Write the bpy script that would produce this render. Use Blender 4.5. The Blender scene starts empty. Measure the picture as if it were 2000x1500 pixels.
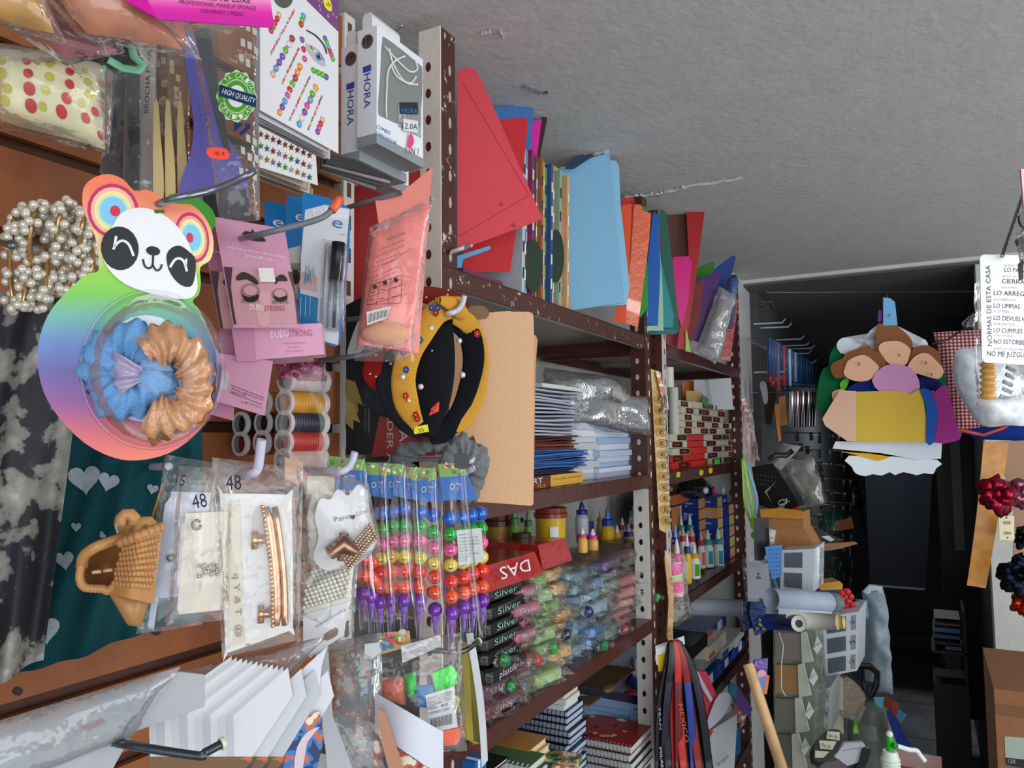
import bpy, math, random
from mathutils import Vector, Matrix, noise
R=random.Random(7)
C=bpy.context.scene.collection
# ---------------- camera (photo frame 2000x1500, focal 1500 px) ----------------
F=1500.0
Yc=Vector((807,-100,-1500)).normalized()
Zc=Vector((-0.010,1,-0.072)); Zc=(Zc-Yc*Zc.dot(Yc)).normalized()
Xc=Yc.cross(Zc).normalized()
CAM=Vector((0,0,1.60))
M=Matrix((Xc,Yc,Zc))
def ray(px,py): return M@Vector((px-1000.0,750.0-py,-F))
cam=bpy.data.objects.new('camera',bpy.data.cameras.new('camera')); C.objects.link(cam)
cam.matrix_world=Matrix.Translation(CAM)@M.to_4x4()
cam.data.sensor_fit='HORIZONTAL'; cam.data.sensor_width=36; cam.data.lens=27.0
cam.data.clip_start=0.02; cam.data.clip_end=60
bpy.context.scene.camera=cam
S=bpy.context.scene
S.view_settings.view_transform='Standard'; S.view_settings.look='None'; S.view_settings.gamma=1
S.view_settings.use_curve_mapping=False; S.view_settings.exposure=-0.30
S.cycles.transparent_max_bounces=40; S.cycles.max_bounces=7; S.cycles.diffuse_bounces=4
# ---------------- light: daylight from the shop front behind the camera, a ceiling tube, an added passage fill ----------------
w=bpy.data.worlds.new('world'); S.world=w; w.use_nodes=True
bg=w.node_tree.nodes['Background']; bg.inputs[0].default_value=(0.86,0.93,1.0,1); bg.inputs[1].default_value=0.95
def area(name,loc,to,sx,sy,power,color):
    l=bpy.data.lights.new(name,'AREA'); l.shape='RECTANGLE'; l.size=sx; l.size_y=sy; l.energy=power; l.color=color
    o=bpy.data.objects.new(name,l); C.objects.link(o); o.location=loc
    o.rotation_euler=(Vector(to)-Vector(loc)).to_track_quat('-Z','Y').to_euler(); return o
area('daylight_shopfront',(1.6,-1.3,1.55),(-0.3,1.2,1.5),2.2,1.7,52,(0.93,0.97,1.0))
area('daylight_side_door',(2.6,1.1,1.3),(-0.3,1.9,1.5),1.6,1.8,48,(0.95,0.98,1.0))
area('passage_fill',(-0.15,4.6,1.9),(-0.15,4.6,0),0.3,0.3,7,(0.9,0.95,1.0))  # unseen fill light, added only to brighten the dark passage
area('tube_light',(0.75,0.9,2.12),(0.6,0.9,0),0.12,1.1,9,(1,0.98,0.94))
# ---------------- helpers ----------------
def PX(px,py,X): r=ray(px,py); return CAM+r*(X/r.x)
def PY(px,py,Y): r=ray(px,py); return CAM+r*(Y/r.y)
def PZ(px,py,Z): r=ray(px,py); return CAM+r*((Z-CAM.z)/r.z)
def PD(px,py,d): return CAM+ray(px,py)*(d/F)
def DX(px,X): r=ray(px,850); return F*X/r.x
class Pl:
    """a plane through the point seen at (px,py) at view depth d; yaw a: 0 faces the aisle (+X), 90 faces -Y; tilt leans the top back"""
    def __init__(s,px,py,d,a=55,tilt=0,X=None):
        s.o=PX(px,py,X) if X is not None else PD(px,py,d)
        A=math.radians(a); t=math.radians(tilt)
        s.n=Vector((math.cos(A)*math.cos(t),-math.sin(A)*math.cos(t),math.sin(t)))
        s.u=Vector((math.sin(A),math.cos(A),0)); s.v=s.n.cross(s.u)
        if s.v.z<0: s.v=-s.v
    def at(s,px,py,off=0.0):
        r=ray(px,py); o=s.o+s.n*off
        return CAM+r*((o-CAM).dot(s.n)/r.dot(s.n))
_m={}
def lin(h):
    h=h.lstrip('#'); o=[]
    for i in (0,2,4):
        c=int(h[i:i+2],16)/255; o.append(c/12.92 if c<=0.04045 else ((c+0.055)/1.055)**2.4)
    return o
def mat(kind,hexc='#ffffff'):
    k=(kind,hexc)
    if k in _m: return _m[k]
    m=bpy.data.materials.new(kind+'_'+hexc.strip('#')); m.use_nodes=True; nt=m.node_tree; N=nt.nodes; L=nt.links
    b=N['Principled BSDF']; c=lin(hexc)+[1]; b.inputs['Base Color'].default_value=c
    out=N['Material Output']
    def tex(scale,detail=3,rough=0.5):
        tc=N.new('ShaderNodeTexCoord'); t=N.new('ShaderNodeTexNoise'); t.inputs['Scale'].default_value=scale; t.inputs['Detail'].default_value=detail; t.inputs['Roughness'].default_value=rough
        L.new(tc.outputs['Object'],t.inputs['Vector']); return t
    def bump(t,st,dist=0.002):
        bp=N.new('ShaderNodeBump'); bp.inputs['Strength'].default_value=st; bp.inputs['Distance'].default_value=dist
        L.new(t.outputs[0],bp.inputs['Height']); L.new(bp.outputs[0],b.inputs['Normal'])
    def vary(t,lo,hi,f0=0.35,f1=0.65,out=None):
        r=N.new('ShaderNodeValToRGB'); r.color_ramp.elements[0].position=f0; r.color_ramp.elements[1].position=f1
        r.color_ramp.elements[0].color=[x*lo for x in c[:3]]+[1]; r.color_ramp.elements[1].color=[min(1,x*hi) for x in c[:3]]+[1]
        L.new(t.outputs[0],r.inputs[0]); L.new(r.outputs[0],b.inputs['Base Color']); return r
    rg=lambda v: b.inputs['Roughness'].__setattr__('default_value',v)
    if kind=='paper': rg(0.75); t=tex(300); vary(t,0.96,1.03)
    elif kind=='foam': rg(0.9); b.inputs['Specular IOR Level'].default_value=0.2; t=tex(500); bump(t,0.3,0.0006); vary(t,0.97,1.02)
    elif kind=='gloss': rg(0.33); b.inputs['Specular IOR Level'].default_value=0.28; t=tex(25); bump(t,0.15,0.002)
    elif kind=='plastic': rg(0.32); b.inputs['Specular IOR Level'].default_value=0.38; t=tex(60); bump(t,0.05,0.001)
    elif kind=='wrap': rg(0.16); t=tex(55,4,0.6); bump(t,1.0,0.004); b.inputs['Coat Weight'].default_value=0.5
    elif kind=='bead': rg(0.12); t=tex(3); bump(t,0.01,0.001); b.inputs['Coat Weight'].default_value=0.4
    elif kind=='pearl': rg(0.22); b.inputs['Coat Weight'].default_value=0.8; b.inputs['Metallic'].default_value=0.25; t=tex(20); vary(t,0.95,1.05)
    elif kind=='fabric': rg(0.95); b.inputs['Specular IOR Level'].default_value=0.15; t=tex(900,2); bump(t,0.5,0.0007); vary(t,0.85,1.12)
    elif kind=='satin': rg(0.4); t=tex(60,3); bump(t,0.3,0.002); vary(t,0.85,1.12)
    elif kind=='fur': rg(1.0); t=tex(450,5,0.8); bump(t,1.0,0.004); vary(t,0.65,1.25)
    elif kind=='metal': rg(0.3); b.inputs['Metallic'].default_value=0.9; t=tex(80); vary(t,0.85,1.1)
    elif kind=='steelpaint': rg(0.26); t=tex(18,5,0.7); bump(t,0.5,0.0025); vary(t,0.8,1.15)
    elif kind=='chipped':
        rg(0.35); t=tex(45,6,0.75); r=vary(t,1,1,0.60,0.64); r.color_ramp.elements[1].color=lin('#cfc4b8')+[1]; bump(t,0.3,0.002)
    elif kind=='board': rg(0.55); t=tex(40,4); vary(t,0.88,1.1)
    elif kind=='cardboard': rg(0.8); t=tex(70,4); vary(t,0.92,1.06)
    elif kind=='plaster':
        rg(0.9); t=tex(14,8,0.65); vary(t,0.94,1.03); t2=tex(55,6,0.6); bump(t2,0.35,0.006)
    elif kind=='floor': rg(0.35); t=tex(6,6); vary(t,0.75,1.2)
    elif kind=='leopard':
        rg(0.7); t=tex(24,5,0.55); r=vary(t,1,1,0.40,0.66); cr=r.color_ramp
        cr.elements[0].color=lin('#14151c')+[1]; cr.elements[1].color=lin('#b4c2b6')+[1]
        for p,h in ((0.48,'#181a24'),(0.50,'#6c6964'),(0.58,'#8a8a82')): e=cr.elements.new(p); e.color=lin(h)+[1]
    elif kind=='blotch':   # generic printed picture
        rg(0.3); t=tex(60,2); r=vary(t,1,1,0.3,0.7); cr=r.color_ramp; cr.interpolation='CONSTANT'
        cr.elements[0].color=lin('#2a3a6a')+[1]; cr.elements[1].color=lin('#d8a040')+[1]
        for p,h in ((0.42,hexc),(0.5,'#c86a50'),(0.58,'#e8e0c8')): e=cr.elements.new(p); e.color=lin(h)+[1]
    elif kind=='gingham':
        rg(0.85); tc=N.new('ShaderNodeTexCoord')
        ws=[]
        for ax in ('X','Z'):
            wv=N.new('ShaderNodeTexWave'); wv.bands_direction=ax; wv.inputs['Scale'].default_value=40; L.new(tc.outputs['Object'],wv.inputs['Vector'])
            g=N.new('ShaderNodeMath'); g.operation='GREATER_THAN'; g.inputs[1].default_value=0.5; L.new(wv.outputs['Fac'],g.inputs[0]); ws.append(g)
        a=N.new('ShaderNodeMath'); a.operation='ADD'; L.new(ws[0].outputs[0],a.inputs[0]); L.new(ws[1].outputs[0],a.inputs[1])
        h=N.new('ShaderNodeMath'); h.operation='MULTIPLY'; h.inputs[1].default_value=0.5; L.new(a.outputs[0],h.inputs[0])
        r=N.new('ShaderNodeValToRGB'); L.new(h.outputs[0],r.inputs[0]); L.new(r.outputs[0],b.inputs['Base Color'])
        r.color_ramp.elements[0].color=lin('#c8b4b4')+[1]; r.color_ramp.elements[1].color=lin('#6a1820')+[1]; e=r.color_ramp.elements.new(0.5); e.color=lin('#8c4448')+[1]
    elif kind in ('film','haze','clear','crinkle'):
        am={'film':(0.03,0.30),'haze':(0.34,0.42),'clear':(0.0,0.22),'crinkle':(0.06,0.55)}[kind]
        tr=N.new('ShaderNodeBsdfTransparent'); gl=N.new('ShaderNodeBsdfGlossy'); gl.inputs['Roughness'].default_value=0.12; df=N.new('ShaderNodeBsdfDiffuse'); df.inputs[0].default_value=c
        tr.inputs[0].default_value=[0.62+0.38*x for x in c[:3]]+[1]
        lw=N.new('ShaderNodeLayerWeight'); lw.inputs['Blend'].default_value=am[1]
        mp=N.new('ShaderNodeMath'); mp.operation='MULTIPLY_ADD'; mp.inputs[1].default_value=0.55; mp.inputs[2].default_value=0.02
        L.new(lw.outputs['Fresnel'],mp.inputs[0]); mp.use_clamp=True
        t=tex(95 if kind=='crinkle' else 38,3,0.55); bp=N.new('ShaderNodeBump'); bp.inputs['Strength'].default_value=0.9; bp.inputs['Distance'].default_value={'clear':0.0005,'crinkle':0.009}.get(kind,0.004)
        L.new(t.outputs[0],bp.inputs['Height']); L.new(bp.outputs[0],gl.inputs['Normal']); L.new(bp.outputs[0],lw.inputs['Normal'])
        m1=N.new('ShaderNodeMixShader'); m1.inputs[0].default_value=am[0]; L.new(tr.outputs[0],m1.inputs[1]); L.new(df.outputs[0],m1.inputs[2])
        m2=N.new('ShaderNodeMixShader'); L.new(mp.outputs[0],m2.inputs[0]); L.new(m1.outputs[0],m2.inputs[1]); L.new(gl.outputs[0],m2.inputs[2])
        L.new(m2.outputs[0],out.inputs[0])
    elif kind=='print':
        rg(0.4); a=N.new('ShaderNodeAttribute'); a.attribute_name='Col'; L.new(a.outputs['Color'],b.inputs['Base Color'])
    elif kind=='lens': b.inputs['Transmission Weight'].default_value=1; rg(0.02)
    _m[k]=m; return m
_glyph={}
def glyphs(s):
    if s in _glyph: return _glyph[s]
    cu=bpy.data.curves.new('t','FONT'); cu.body=s; cu.resolution_u=2; cu.size=1
    o=bpy.data.objects.new('t',cu); C.objects.link(o); bpy.context.view_layer.update()
    me=o.evaluated_get(bpy.context.evaluated_depsgraph_get()).to_mesh()
    vs=[v.co.copy() for v in me.vertices]; fs=[tuple(p.vertices) for p in me.polygons]
    o.evaluated_get(bpy.context.evaluated_depsgraph_get()).to_mesh_clear()
    bpy.data.objects.remove(o); bpy.data.curves.remove(cu)
    x0=min((v.x for v in vs),default=0); x1=max((v.x for v in vs),default=1)
    _glyph[s]=([(( v.x-x0)/(x1-x0+1e-9),v.y/0.70) for v in vs],fs); return _glyph[s]
def ell(cx,cy,rx,ry=None,rot=0,n=20):
    ry=ry or rx; c,s_=math.cos(math.radians(rot)),math.sin(math.radians(rot)); o=[]
    for i in range(n):
        t=2*math.pi*i/n; x=rx*math.cos(t); y=ry*math.sin(t); o.append((cx+x*c-y*s_,cy+x*s_+y*c))
    return o
def sm(p,k=4,closed=True):
    n=len(p); o=[]
    rng=range(n if closed else n-1)
    g=lambda i: p[i%n] if closed else p[max(0,min(n-1,i))]
    for i in rng:
        a,b,c,d=g(i-1),g(i),g(i+1),g(i+2)
        for j in range(k):
            t=j/k; o.append(tuple(0.5*((2*b[q])+(-a[q]+c[q])*t+(2*a[q]-5*b[q]+4*c[q]-d[q])*t*t+(-a[q]+3*b[q]-3*c[q]+d[q])*t**3) for q in range(len(b))))
    if not closed: o.append(tuple(p[-1]))
    return o
def lighter(h,k,b):
    return '#%02x%02x%02x'%tuple(min(250,int(int(h[i:i+2],16)*k+b)) for i in (1,3,5))
class MB:
    def __init__(s): s.v=[]; s.f=[]; s.m=[]; s.c=[]; s.s=[]; s.mats=[]
    def mi(s,m):
        if isinstance(m,(tuple,list)): m=mat(*m)
        if m not in s.mats: s.mats.append(m)
        return s.mats.index(m)
    def poly(s,pts,m,cols=None,smooth=False):
        i=len(s.v); s.v+= [Vector(p) for p in pts]; s.f.append(tuple(range(i,i+len(pts)))); s.m.append(s.mi(m)); s.c.append(cols); s.s.append(smooth); return s
    def raw(s,vs,fs,m,smooth=False,cols=None):
        i=len(s.v); s.v+=[Vector(p) for p in vs]; k=s.mi(m)
        for f in fs: s.f.append(tuple(i+a for a in f)); s.m.append(k); s.c.append([cols[a] for a in f] if cols else None); s.s.append(smooth)
        return s
    def prism(s,pts,d,m,ms=None,cols=None):
        pts=[Vector(p) for p in pts]; n=len(pts); ms=ms or m; d=Vector(d)
        s.poly(pts,m,cols); s.poly([p+d for p in reversed(pts)],ms if ms else m)
        for i in range(n):
            a,b=pts[i],pts[(i+1)%n]; s.poly([a,a+d,b+d,b],ms)
        return s
    def obox(s,o,a,b,c,m):
        """box from corner o with edge vectors a,b,c"""
        o,a,b,c=map(Vector,(o,a,b,c)); v=[o,o+a,o+a+b,o+b,o+c,o+a+c,o+a+b+c,o+b+c]
        return s.raw(v,[(0,3,2,1),(4,5,6,7),(0,1,5,4),(1,2,6,5),(2,3,7,6),(3,0,4,7)],m)
    def box(s,x0,x1,y0,y1,z0,z1,m): return s.obox((x0,y0,z0),(x1-x0,0,0),(0,y1-y0,0),(0,0,z1-z0),m)
    def tube(s,pts,r,m,seg=8,cap=True,flat=None):
        """r: number or list; flat=(vector,ratio) squashes the section along the vector"""
        pts=[Vector(p) for p in pts]; n=len(pts); rs=r if isinstance(r,(list,tuple)) else [r]*n
        vs=[];prev=None
        for i,p in enumerate(pts):
            t=(pts[min(i+1,n-1)]-pts[max(i-1,0)]).normalized()
            if flat:
                u=Vector(flat[0]); u=(u-t*u.dot(t)).normalized()
            else:
                u=prev if prev else (Vector((0,0,1)) if abs(t.z)<0.9 else Vector((1,0,0)))
                u=(u-t*u.dot(t)).normalized()
            prev=u; w_=t.cross(u); k=flat[1] if flat else 1
            for j in range(seg):
                an=2*math.pi*j/seg; vs.append(p+u*(math.cos(an)*rs[i]*k)+w_*(math.sin(an)*rs[i]))
        fs=[(i*seg+j,i*seg+(j+1)%seg,(i+1)*seg+(j+1)%seg,(i+1)*seg+j) for i in range(n-1) for j in range(seg)]
        if cap: fs+= [tuple(range(seg)),tuple((n-1)*seg+j for j in reversed(range(seg)))]
        return s.raw(vs,fs,m,True)
    def lathe(s,base,axis,prof,m,seg=16,ref=None,mats=None):
        base=Vector(base); ax=Vector(axis).normalized(); u=Vector(ref) if ref else (Vector((1,0,0)) if abs(ax.x)<0.9 else Vector((0,1,0)))
        u=(u-ax*u.dot(ax)).normalized(); w_=ax.cross(u); vs=[]
        for (r,h) in prof:
            for j in range(seg): an=2*math.pi*j/seg; vs.append(base+ax*h+u*(math.cos(an)*r)+w_*(math.sin(an)*r))
        for i in range(len(prof)-1):
            mm=mats[i] if mats else m
            ii=[i*seg+j for j in range(seg)]+[(i+1)*seg+j for j in range(seg)]
            s.raw([vs[q] for q in ii],[(j,(j+1)%seg,seg+(j+1)%seg,seg+j) for j in range(seg)],mm,True)
        if prof[0][0]>1e-5: s.poly([vs[j] for j in reversed(range(seg))],mats[0] if mats else m)
        if prof[-1][0]>1e-5: s.poly([vs[(len(prof)-1)*seg+j] for j in range(seg)],mats[-1] if mats else m)
        return s
    def sph(s,c,r,m,seg=10,rings=6,sc=(1,1,1),ax=None):
        c=Vector(c); vs=[]; fs=[]; A=ax or (Vector((1,0,0)),Vector((0,1,0)),Vector((0,0,1)))
        P=lambda x,y,z: c+A[0]*(x*r*sc[0])+A[1]*(y*r*sc[1])+A[2]*(z*r*sc[2])
        vs.append(P(0,0,1))
        for i in range(1,rings):
            th=math.pi*i/rings
            for j in range(seg): an=2*math.pi*j/seg; vs.append(P(math.sin(th)*math.cos(an),math.sin(th)*math.sin(an),math.cos(th)))
        vs.append(P(0,0,-1)); l=len(vs)-1
        for j in range(seg):
            fs.append((0,1+j,1+(j+1)%seg)); fs.append((l,1+(rings-2)*seg+(j+1)%seg,1+(rings-2)*seg+j))
            for i in range(rings-2): a=1+i*seg; fs.append((a+j,a+seg+j,a+seg+(j+1)%seg,a+(j+1)%seg))
        return s.raw(vs,fs,m,True)
    def grid(s,fn,nu,nv,m,smooth=True):
        vs=[fn(i/nu,j/nv) for j in range(nv+1) for i in range(nu+1)]
        fs=[(j*(nu+1)+i,j*(nu+1)+i+1,(j+1)*(nu+1)+i+1,(j+1)*(nu+1)+i) for j in range(nv) for i in range(nu)]
        return s.raw(vs,fs,m,smooth)
    def text(s,txt,p0,p1,up,m):
        """baseline from p0 to p1, capital height vector up"""
        g,fs=glyphs(txt); p0,p1,up=Vector(p0),Vector(p1),Vector(up); d=p1-p0
        return s.raw([p0+d*x+up*y for x,y in g],fs,m)
    def bounds(s):
        xs=[p.x for p in s.v];ys=[p.y for p in s.v];zs=[p.z for p in s.v]
        return Vector((min(xs),min(ys),min(zs))),Vector((max(xs),max(ys),max(zs)))
    def obj(s,name,parent=None,ploc=Vector((0,0,0)),org=None):
        a,b=s.bounds(); o0=org if org is not None else Vector(((a.x+b.x)/2,(a.y+b.y)/2,a.z))
        me=bpy.data.meshes.new(name); me.from_pydata([tuple(p-o0) for p in s.v],[],s.f)
        for m in s.mats: me.materials.append(m)
        me.polygons.foreach_set('material_index',s.m); me.polygons.foreach_set('use_smooth',s.s)
        if any(s.c):
            ca=me.color_attributes.new('Col','FLOAT_COLOR','CORNER'); k=0
            for f,cs in zip(s.f,s.c):
                for q in range(len(f)):
                    cc=lin(cs[q]) if cs else [0.8,0.8,0.8]
                    ca.data[k].color=(cc[0],cc[1],cc[2],1); k+=1
        me.update(); ob=bpy.data.objects.new(name,me); C.objects.link(ob)
        if parent: ob.parent=parent
        ob.location=o0-ploc; return ob
def tag(o,label,cat,group=None,kind=None):
    o['label']=label; o['category']=cat
    if group: o['group']=group
    if kind: o['kind']=kind
    return o
def thing(name,label,cat,parts,group=None,kind=None):
    if isinstance(parts,MB): return tag(parts.obj(name),label,cat,group,kind)
    parts=[p for p in parts if p[1].v]
    bs=[p[1].bounds() for p in parts]
    lo=Vector([min(b[0][i] for b in bs) for i in range(3)]); hi=Vector([max(b[1][i] for b in bs) for i in range(3)])
    base=Vector(((lo.x+hi.x)/2,(lo.y+hi.y)/2,lo.z))
    r=bpy.data.objects.new(name,None); r.empty_display_size=0.01; C.objects.link(r); r.location=base; tag(r,label,cat,group,kind)
    for p in parts:
        o=p[1].obj(p[0],r,base)
        for e in p[2:]:
            if isinstance(e,str): o['label']=e
            elif isinstance(e,dict): o.update(e) if hasattr(o,'update') else None
            else:
                ow=base+o.location
                for sname,smb in e:
                    if smb.v: smb.obj(sname,o,ow)
    return r
def struct(name,mb):
    o=mb.obj(name); o['kind']='structure'; return o
def copy_tree(o,loc=None,rz=None,label=None,parent=None):
    c=o.copy(); C.objects.link(c); c.parent=parent
    if loc is not None: c.location=loc
    if rz is not None: c.rotation_euler.z=rz
    if label: c['label']=label
    for ch in o.children: copy_tree(ch,parent=c)
    return c
# traced flat goods: outline in photo pixels on a real plane, with thickness
def card(pl,pts,m,th=0.0012,ms=None,mb=None,off=0,cols=None):
    mb=mb or MB(); mb.prism([pl.at(x,y,off) for x,y in pts],-pl.n*th,m,ms,cols); return mb
def deco(mb,pl,pts,m,lv=1,cols=None): mb.poly([pl.at(x,y,0.00025*lv) for x,y in pts],m,cols); return mb
def ptext(mb,pl,txt,x0,y0,x1,y1,h,m,lv=2,up=None):
    """text on a plane, pixel baseline (x0,y0)-(x1,y1), capital height h px; up overrides the pixel up direction"""
    o=0.00025*lv; p0=pl.at(x0,y0,o); p1=pl.at(x1,y1,o)
    dx,dy=x1-x0,y1-y0; l=math.hypot(dx,dy) or 1; ux,uy=(up if up else (dy/l,-dx/l))
    q=pl.at((x0+x1)/2+ux*h,(y0+y1)/2+uy*h,o)-pl.at((x0+x1)/2,(y0+y1)/2,o)
    return mb.text(txt,p0,p1,q,m)
def pline(mb,pl,pts,w,m,lv=2):
    for (x0,y0),(x1,y1) in zip(pts,pts[1:]):
        dx,dy=x1-x0,y1-y0; l=math.hypot(dx,dy) or 1; a,b=-dy/l*w/2,dx/l*w/2
        deco(mb,pl,[(x0+a,y0+b),(x1+a,y1+b),(x1-a,y1-b),(x0-a,y0-b)],m,lv)
    return mb
def bil(q,u,v):
    (ax,ay),(bx,by),(cx,cy),(dx,dy)=q   # tl,tr,br,bl
    return ((ax*(1-u)+bx*u)*(1-v)+(dx*(1-u)+cx*u)*v,(ay*(1-u)+by*u)*(1-v)+(dy*(1-u)+cy*u)*v)
class Patch:
    """a puffed skin over a pixel quad on a plane: front surface bulging towards the viewer"""
    def __init__(s,pl,quad,bulge=0.01,crumple=0.002,freq=30,seed=0,base=0.0):
        s.pl,s.q,s.b,s.c,s.f,s.seed,s.base=pl,quad,bulge,crumple,freq,seed,base
    def at(s,u,v,off=0,front=True):
        x,y=bil(s.q,u,v); p=s.pl.at(x,y,s.base)
        e=(max(0,4*u*(1-u))*max(0,4*v*(1-v)))**0.4
        n=noise.noise(Vector((p.x*s.f+s.seed,p.y*s.f,p.z*s.f)))*s.c+noise.noise(Vector((p.x*s.f*3,p.y*s.f*3+s.seed,p.z*s.f*3)))*s.c*0.5
        d=(s.b*e+n+off) if front else (-s.b*0.35*e+n-off)
        r=ray(x,y); o=s.pl.o+s.pl.n*(s.base+d)
        return p+s.pl.n*d
    def skin(s,mb,m,nu=12,nv=14,both=True,mback=None):
        mb.grid(lambda u,v:s.at(u,v),nu,nv,m)
        if both: mb.grid(lambda u,v:s.at(u,v,0.0004,False),nu,nv,mback or m)
        return mb
    def dot(s,mb,u,v,ru,rv,m,off=0.0006,n=12):
        c=s.at(u,v,off); ring=[s.at(min(1,max(0,u+ru*math.cos(2*math.pi*i/n))),min(1,max(0,v+rv*math.sin(2*math.pi*i/n))),off) for i in range(n)]
        return mb.raw([c]+ring,[(0,1+i,1+(i+1)%n) for i in range(n)],m,True)
def bag(pl,quad,kind='film',bulge=0.006,crumple=0.0022,freq=45,seed=0,base=0.003,col='#ffffff',nu=10,nv=14,mb=None):
    mb=mb or MB(); Patch(pl,quad,bulge,crumple,freq,seed,base).skin(mb,(kind,col),nu,nv); return mb
# ================= room =================
XF=-0.57; XB=-0.92; XS=-0.68     # shelf fronts, wall behind the shelves, slatwall face
ZC=CAM.z+0.595
m=MB(); m.box(-3,3,-1.6,7.5,-0.05,0,('floor','#8a8c90'))
for i in range(12): m.box(-3,3,0.5+i*0.6,0.505+i*0.6,0,0.0006,('floor','#232426'))
for i in range(12): m.box(-2.4+i*0.6,-2.395+i*0.6,-1.5,7.4,0,0.0006,('floor','#232426'))
struct('floor',m)
yce=PZ(1500,545,ZC).y
m=MB(); m.box(XB-0.1,3,-1.6,yce,ZC,ZC+0.12,('plaster','#cacac8'))
P_=lambda x,y,o=0: PZ(x,y,ZC)-Vector((0,0,o))
# flaking cracks in the ceiling paint: thin raised flakes
def crack(pts,w,mm,seed):
    rr=random.Random(seed)
    for (x0,y0),(x1,y1) in zip(pts,pts[1:]):
        n=7
        for i in range(n):
            a=(x0+(x1-x0)*i/n,y0+(y1-y0)*i/n+rr.uniform(-2,2)); b=(x0+(x1-x0)*(i+1)/n,y0+(y1-y0)*(i+1)/n+rr.uniform(-2,2)); ww=w*rr.uniform(0.3,1.3)
            m.poly([P_(a[0],a[1]-ww/2,.001),P_(b[0],b[1]-ww/2,.001),P_(b[0],b[1]+ww/2,.004),P_(a[0],a[1]+ww/2,.004)],mm)
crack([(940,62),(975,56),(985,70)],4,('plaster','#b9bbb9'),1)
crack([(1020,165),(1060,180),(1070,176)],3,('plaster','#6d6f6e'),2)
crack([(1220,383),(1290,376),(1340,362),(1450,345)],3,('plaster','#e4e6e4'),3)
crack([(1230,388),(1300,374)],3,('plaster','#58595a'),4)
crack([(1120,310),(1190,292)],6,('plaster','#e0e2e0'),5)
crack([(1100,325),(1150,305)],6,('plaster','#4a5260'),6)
struct('ceiling',m)
m=MB(); m.box(XB-0.1,XB,-1.6,yce+0.02,0,ZC,('plaster','#c4c4c0')); 
struct('wall_left',m)
m=MB(); m.box(2.9,3,-1.6,3.3,0,ZC,('plaster','#c8c8c4')); struct('wall_right',m)
# white pier past the shelves and passage wall behind it
zb=PZ(1500,545,ZC)
pe=PY(1447,600,2.74)
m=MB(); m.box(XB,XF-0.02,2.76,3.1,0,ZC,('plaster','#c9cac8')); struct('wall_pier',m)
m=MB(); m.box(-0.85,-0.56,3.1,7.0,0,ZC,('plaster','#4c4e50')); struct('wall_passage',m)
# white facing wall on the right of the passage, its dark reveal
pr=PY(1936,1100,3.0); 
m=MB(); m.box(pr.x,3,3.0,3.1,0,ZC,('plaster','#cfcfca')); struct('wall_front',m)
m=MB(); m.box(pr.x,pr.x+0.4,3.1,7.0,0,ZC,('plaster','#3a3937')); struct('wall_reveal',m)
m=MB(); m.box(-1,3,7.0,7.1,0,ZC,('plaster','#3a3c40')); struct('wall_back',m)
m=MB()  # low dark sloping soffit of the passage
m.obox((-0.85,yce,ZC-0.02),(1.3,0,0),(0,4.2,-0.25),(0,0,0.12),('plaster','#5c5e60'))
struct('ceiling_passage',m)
m=MB(); m.box(-0.85,pr.x+.3,yce-0.02,yce,ZC-0.012,ZC+0.1,('plaster','#d6d6d2')); struct('beam',m)
# ================= slatwall =================
m=MB(); zs=[PX(0,y,XS).z for y in (-460,-280,-100,83,270,455,642,829,1016,1203,1392,1580,1770)]
g=0.012; y1=PX(665,600,XS).y
for a,b in zip(zs,zs[1:]):
    m.prism([(XS,-0.35,b+g/2),(XS,y1,b+g/2),(XS,y1,a-g/2),(XS,-0.35,a-g/2)],(-0.008,0,0),('board','#8e5028'))
    m.box(XS-0.02,XS-0.013,-0.35,y1,a-g,a+g,('board','#4a2410'))
m.box(XS-0.03,XS-0.016,-0.35,y1,zs[-1],zs[0],('board','#6a3518'))
m2=MB(); 
for (x,y) in ((35,1350),(305,1232)):
    m2.prism([PX(*q,XS+0.0008) for q in ell(x,y,10,9,0,12)],(-0.001,0,0),('board','#2a1408'))
e=MB(); 
e.box(XS-0.02,XS+0.004,y1,y1+0.022,zs[-1],zs[0],('plastic','#d8d4d0'))
for i in range(26):
    z=zs[-1]+0.03+i*0.045
    e.box(XS+0.004,XS+0.0046,y1+0.007,y1+0.015,z,z+0.02,('plastic','#5a4a40'))
thing('slatwall_panel','orange-brown slatted display board on the left, products hooked along it','display board',[('board',m),('knot',m2,'dark round plug marks'),('edge_channel',e,'pale slotted metal channel')])
# ================= metal shelving =================
BR='#4d2a24'
def shelf(y0,y1,pa,pb,X=XF,lip=0.03,col=BR,name='shelf',under='#8a857c',chip='steelpaint'):
    za=PX(*pa,X).z; zb_=PX(*pb,X).z; z=(za+zb_)/2
    k=MB(); k.box(XB+0.02,X,y0,y1,z-0.003,z,('steelpaint',col))
    k.box(X-0.003,X,y0,y1,z-lip,z,(chip,col)); k.box(XB+0.02,X-0.003,y0,y0+0.003,z-lip,z-0.003,('steelpaint',col)); k.box(XB+0.02,X-0.003,y1-0.003,y1,z-lip,z-0.003,('steelpaint',col))
    k.box(XB+0.02,XB+0.023,y0+.003,y1-.003,z-lip,z-0.003,('steelpaint',col)); k.box(XB+0.023,X-0.003,y0+0.003,y1-0.003,z-0.0038,z-0.003,('steelpaint',under))
    k.box(X-0.014,X-0.003,y0,y1,z-lip,z-lip+0.002,('steelpaint','#b5a89c'))
    k.box(XB+.02,X-.01,(y0+y1)/2-0.03,(y0+y1)/2+0.03,z-0.012,z-0.0039,('steelpaint',under))
    return k,z
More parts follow.
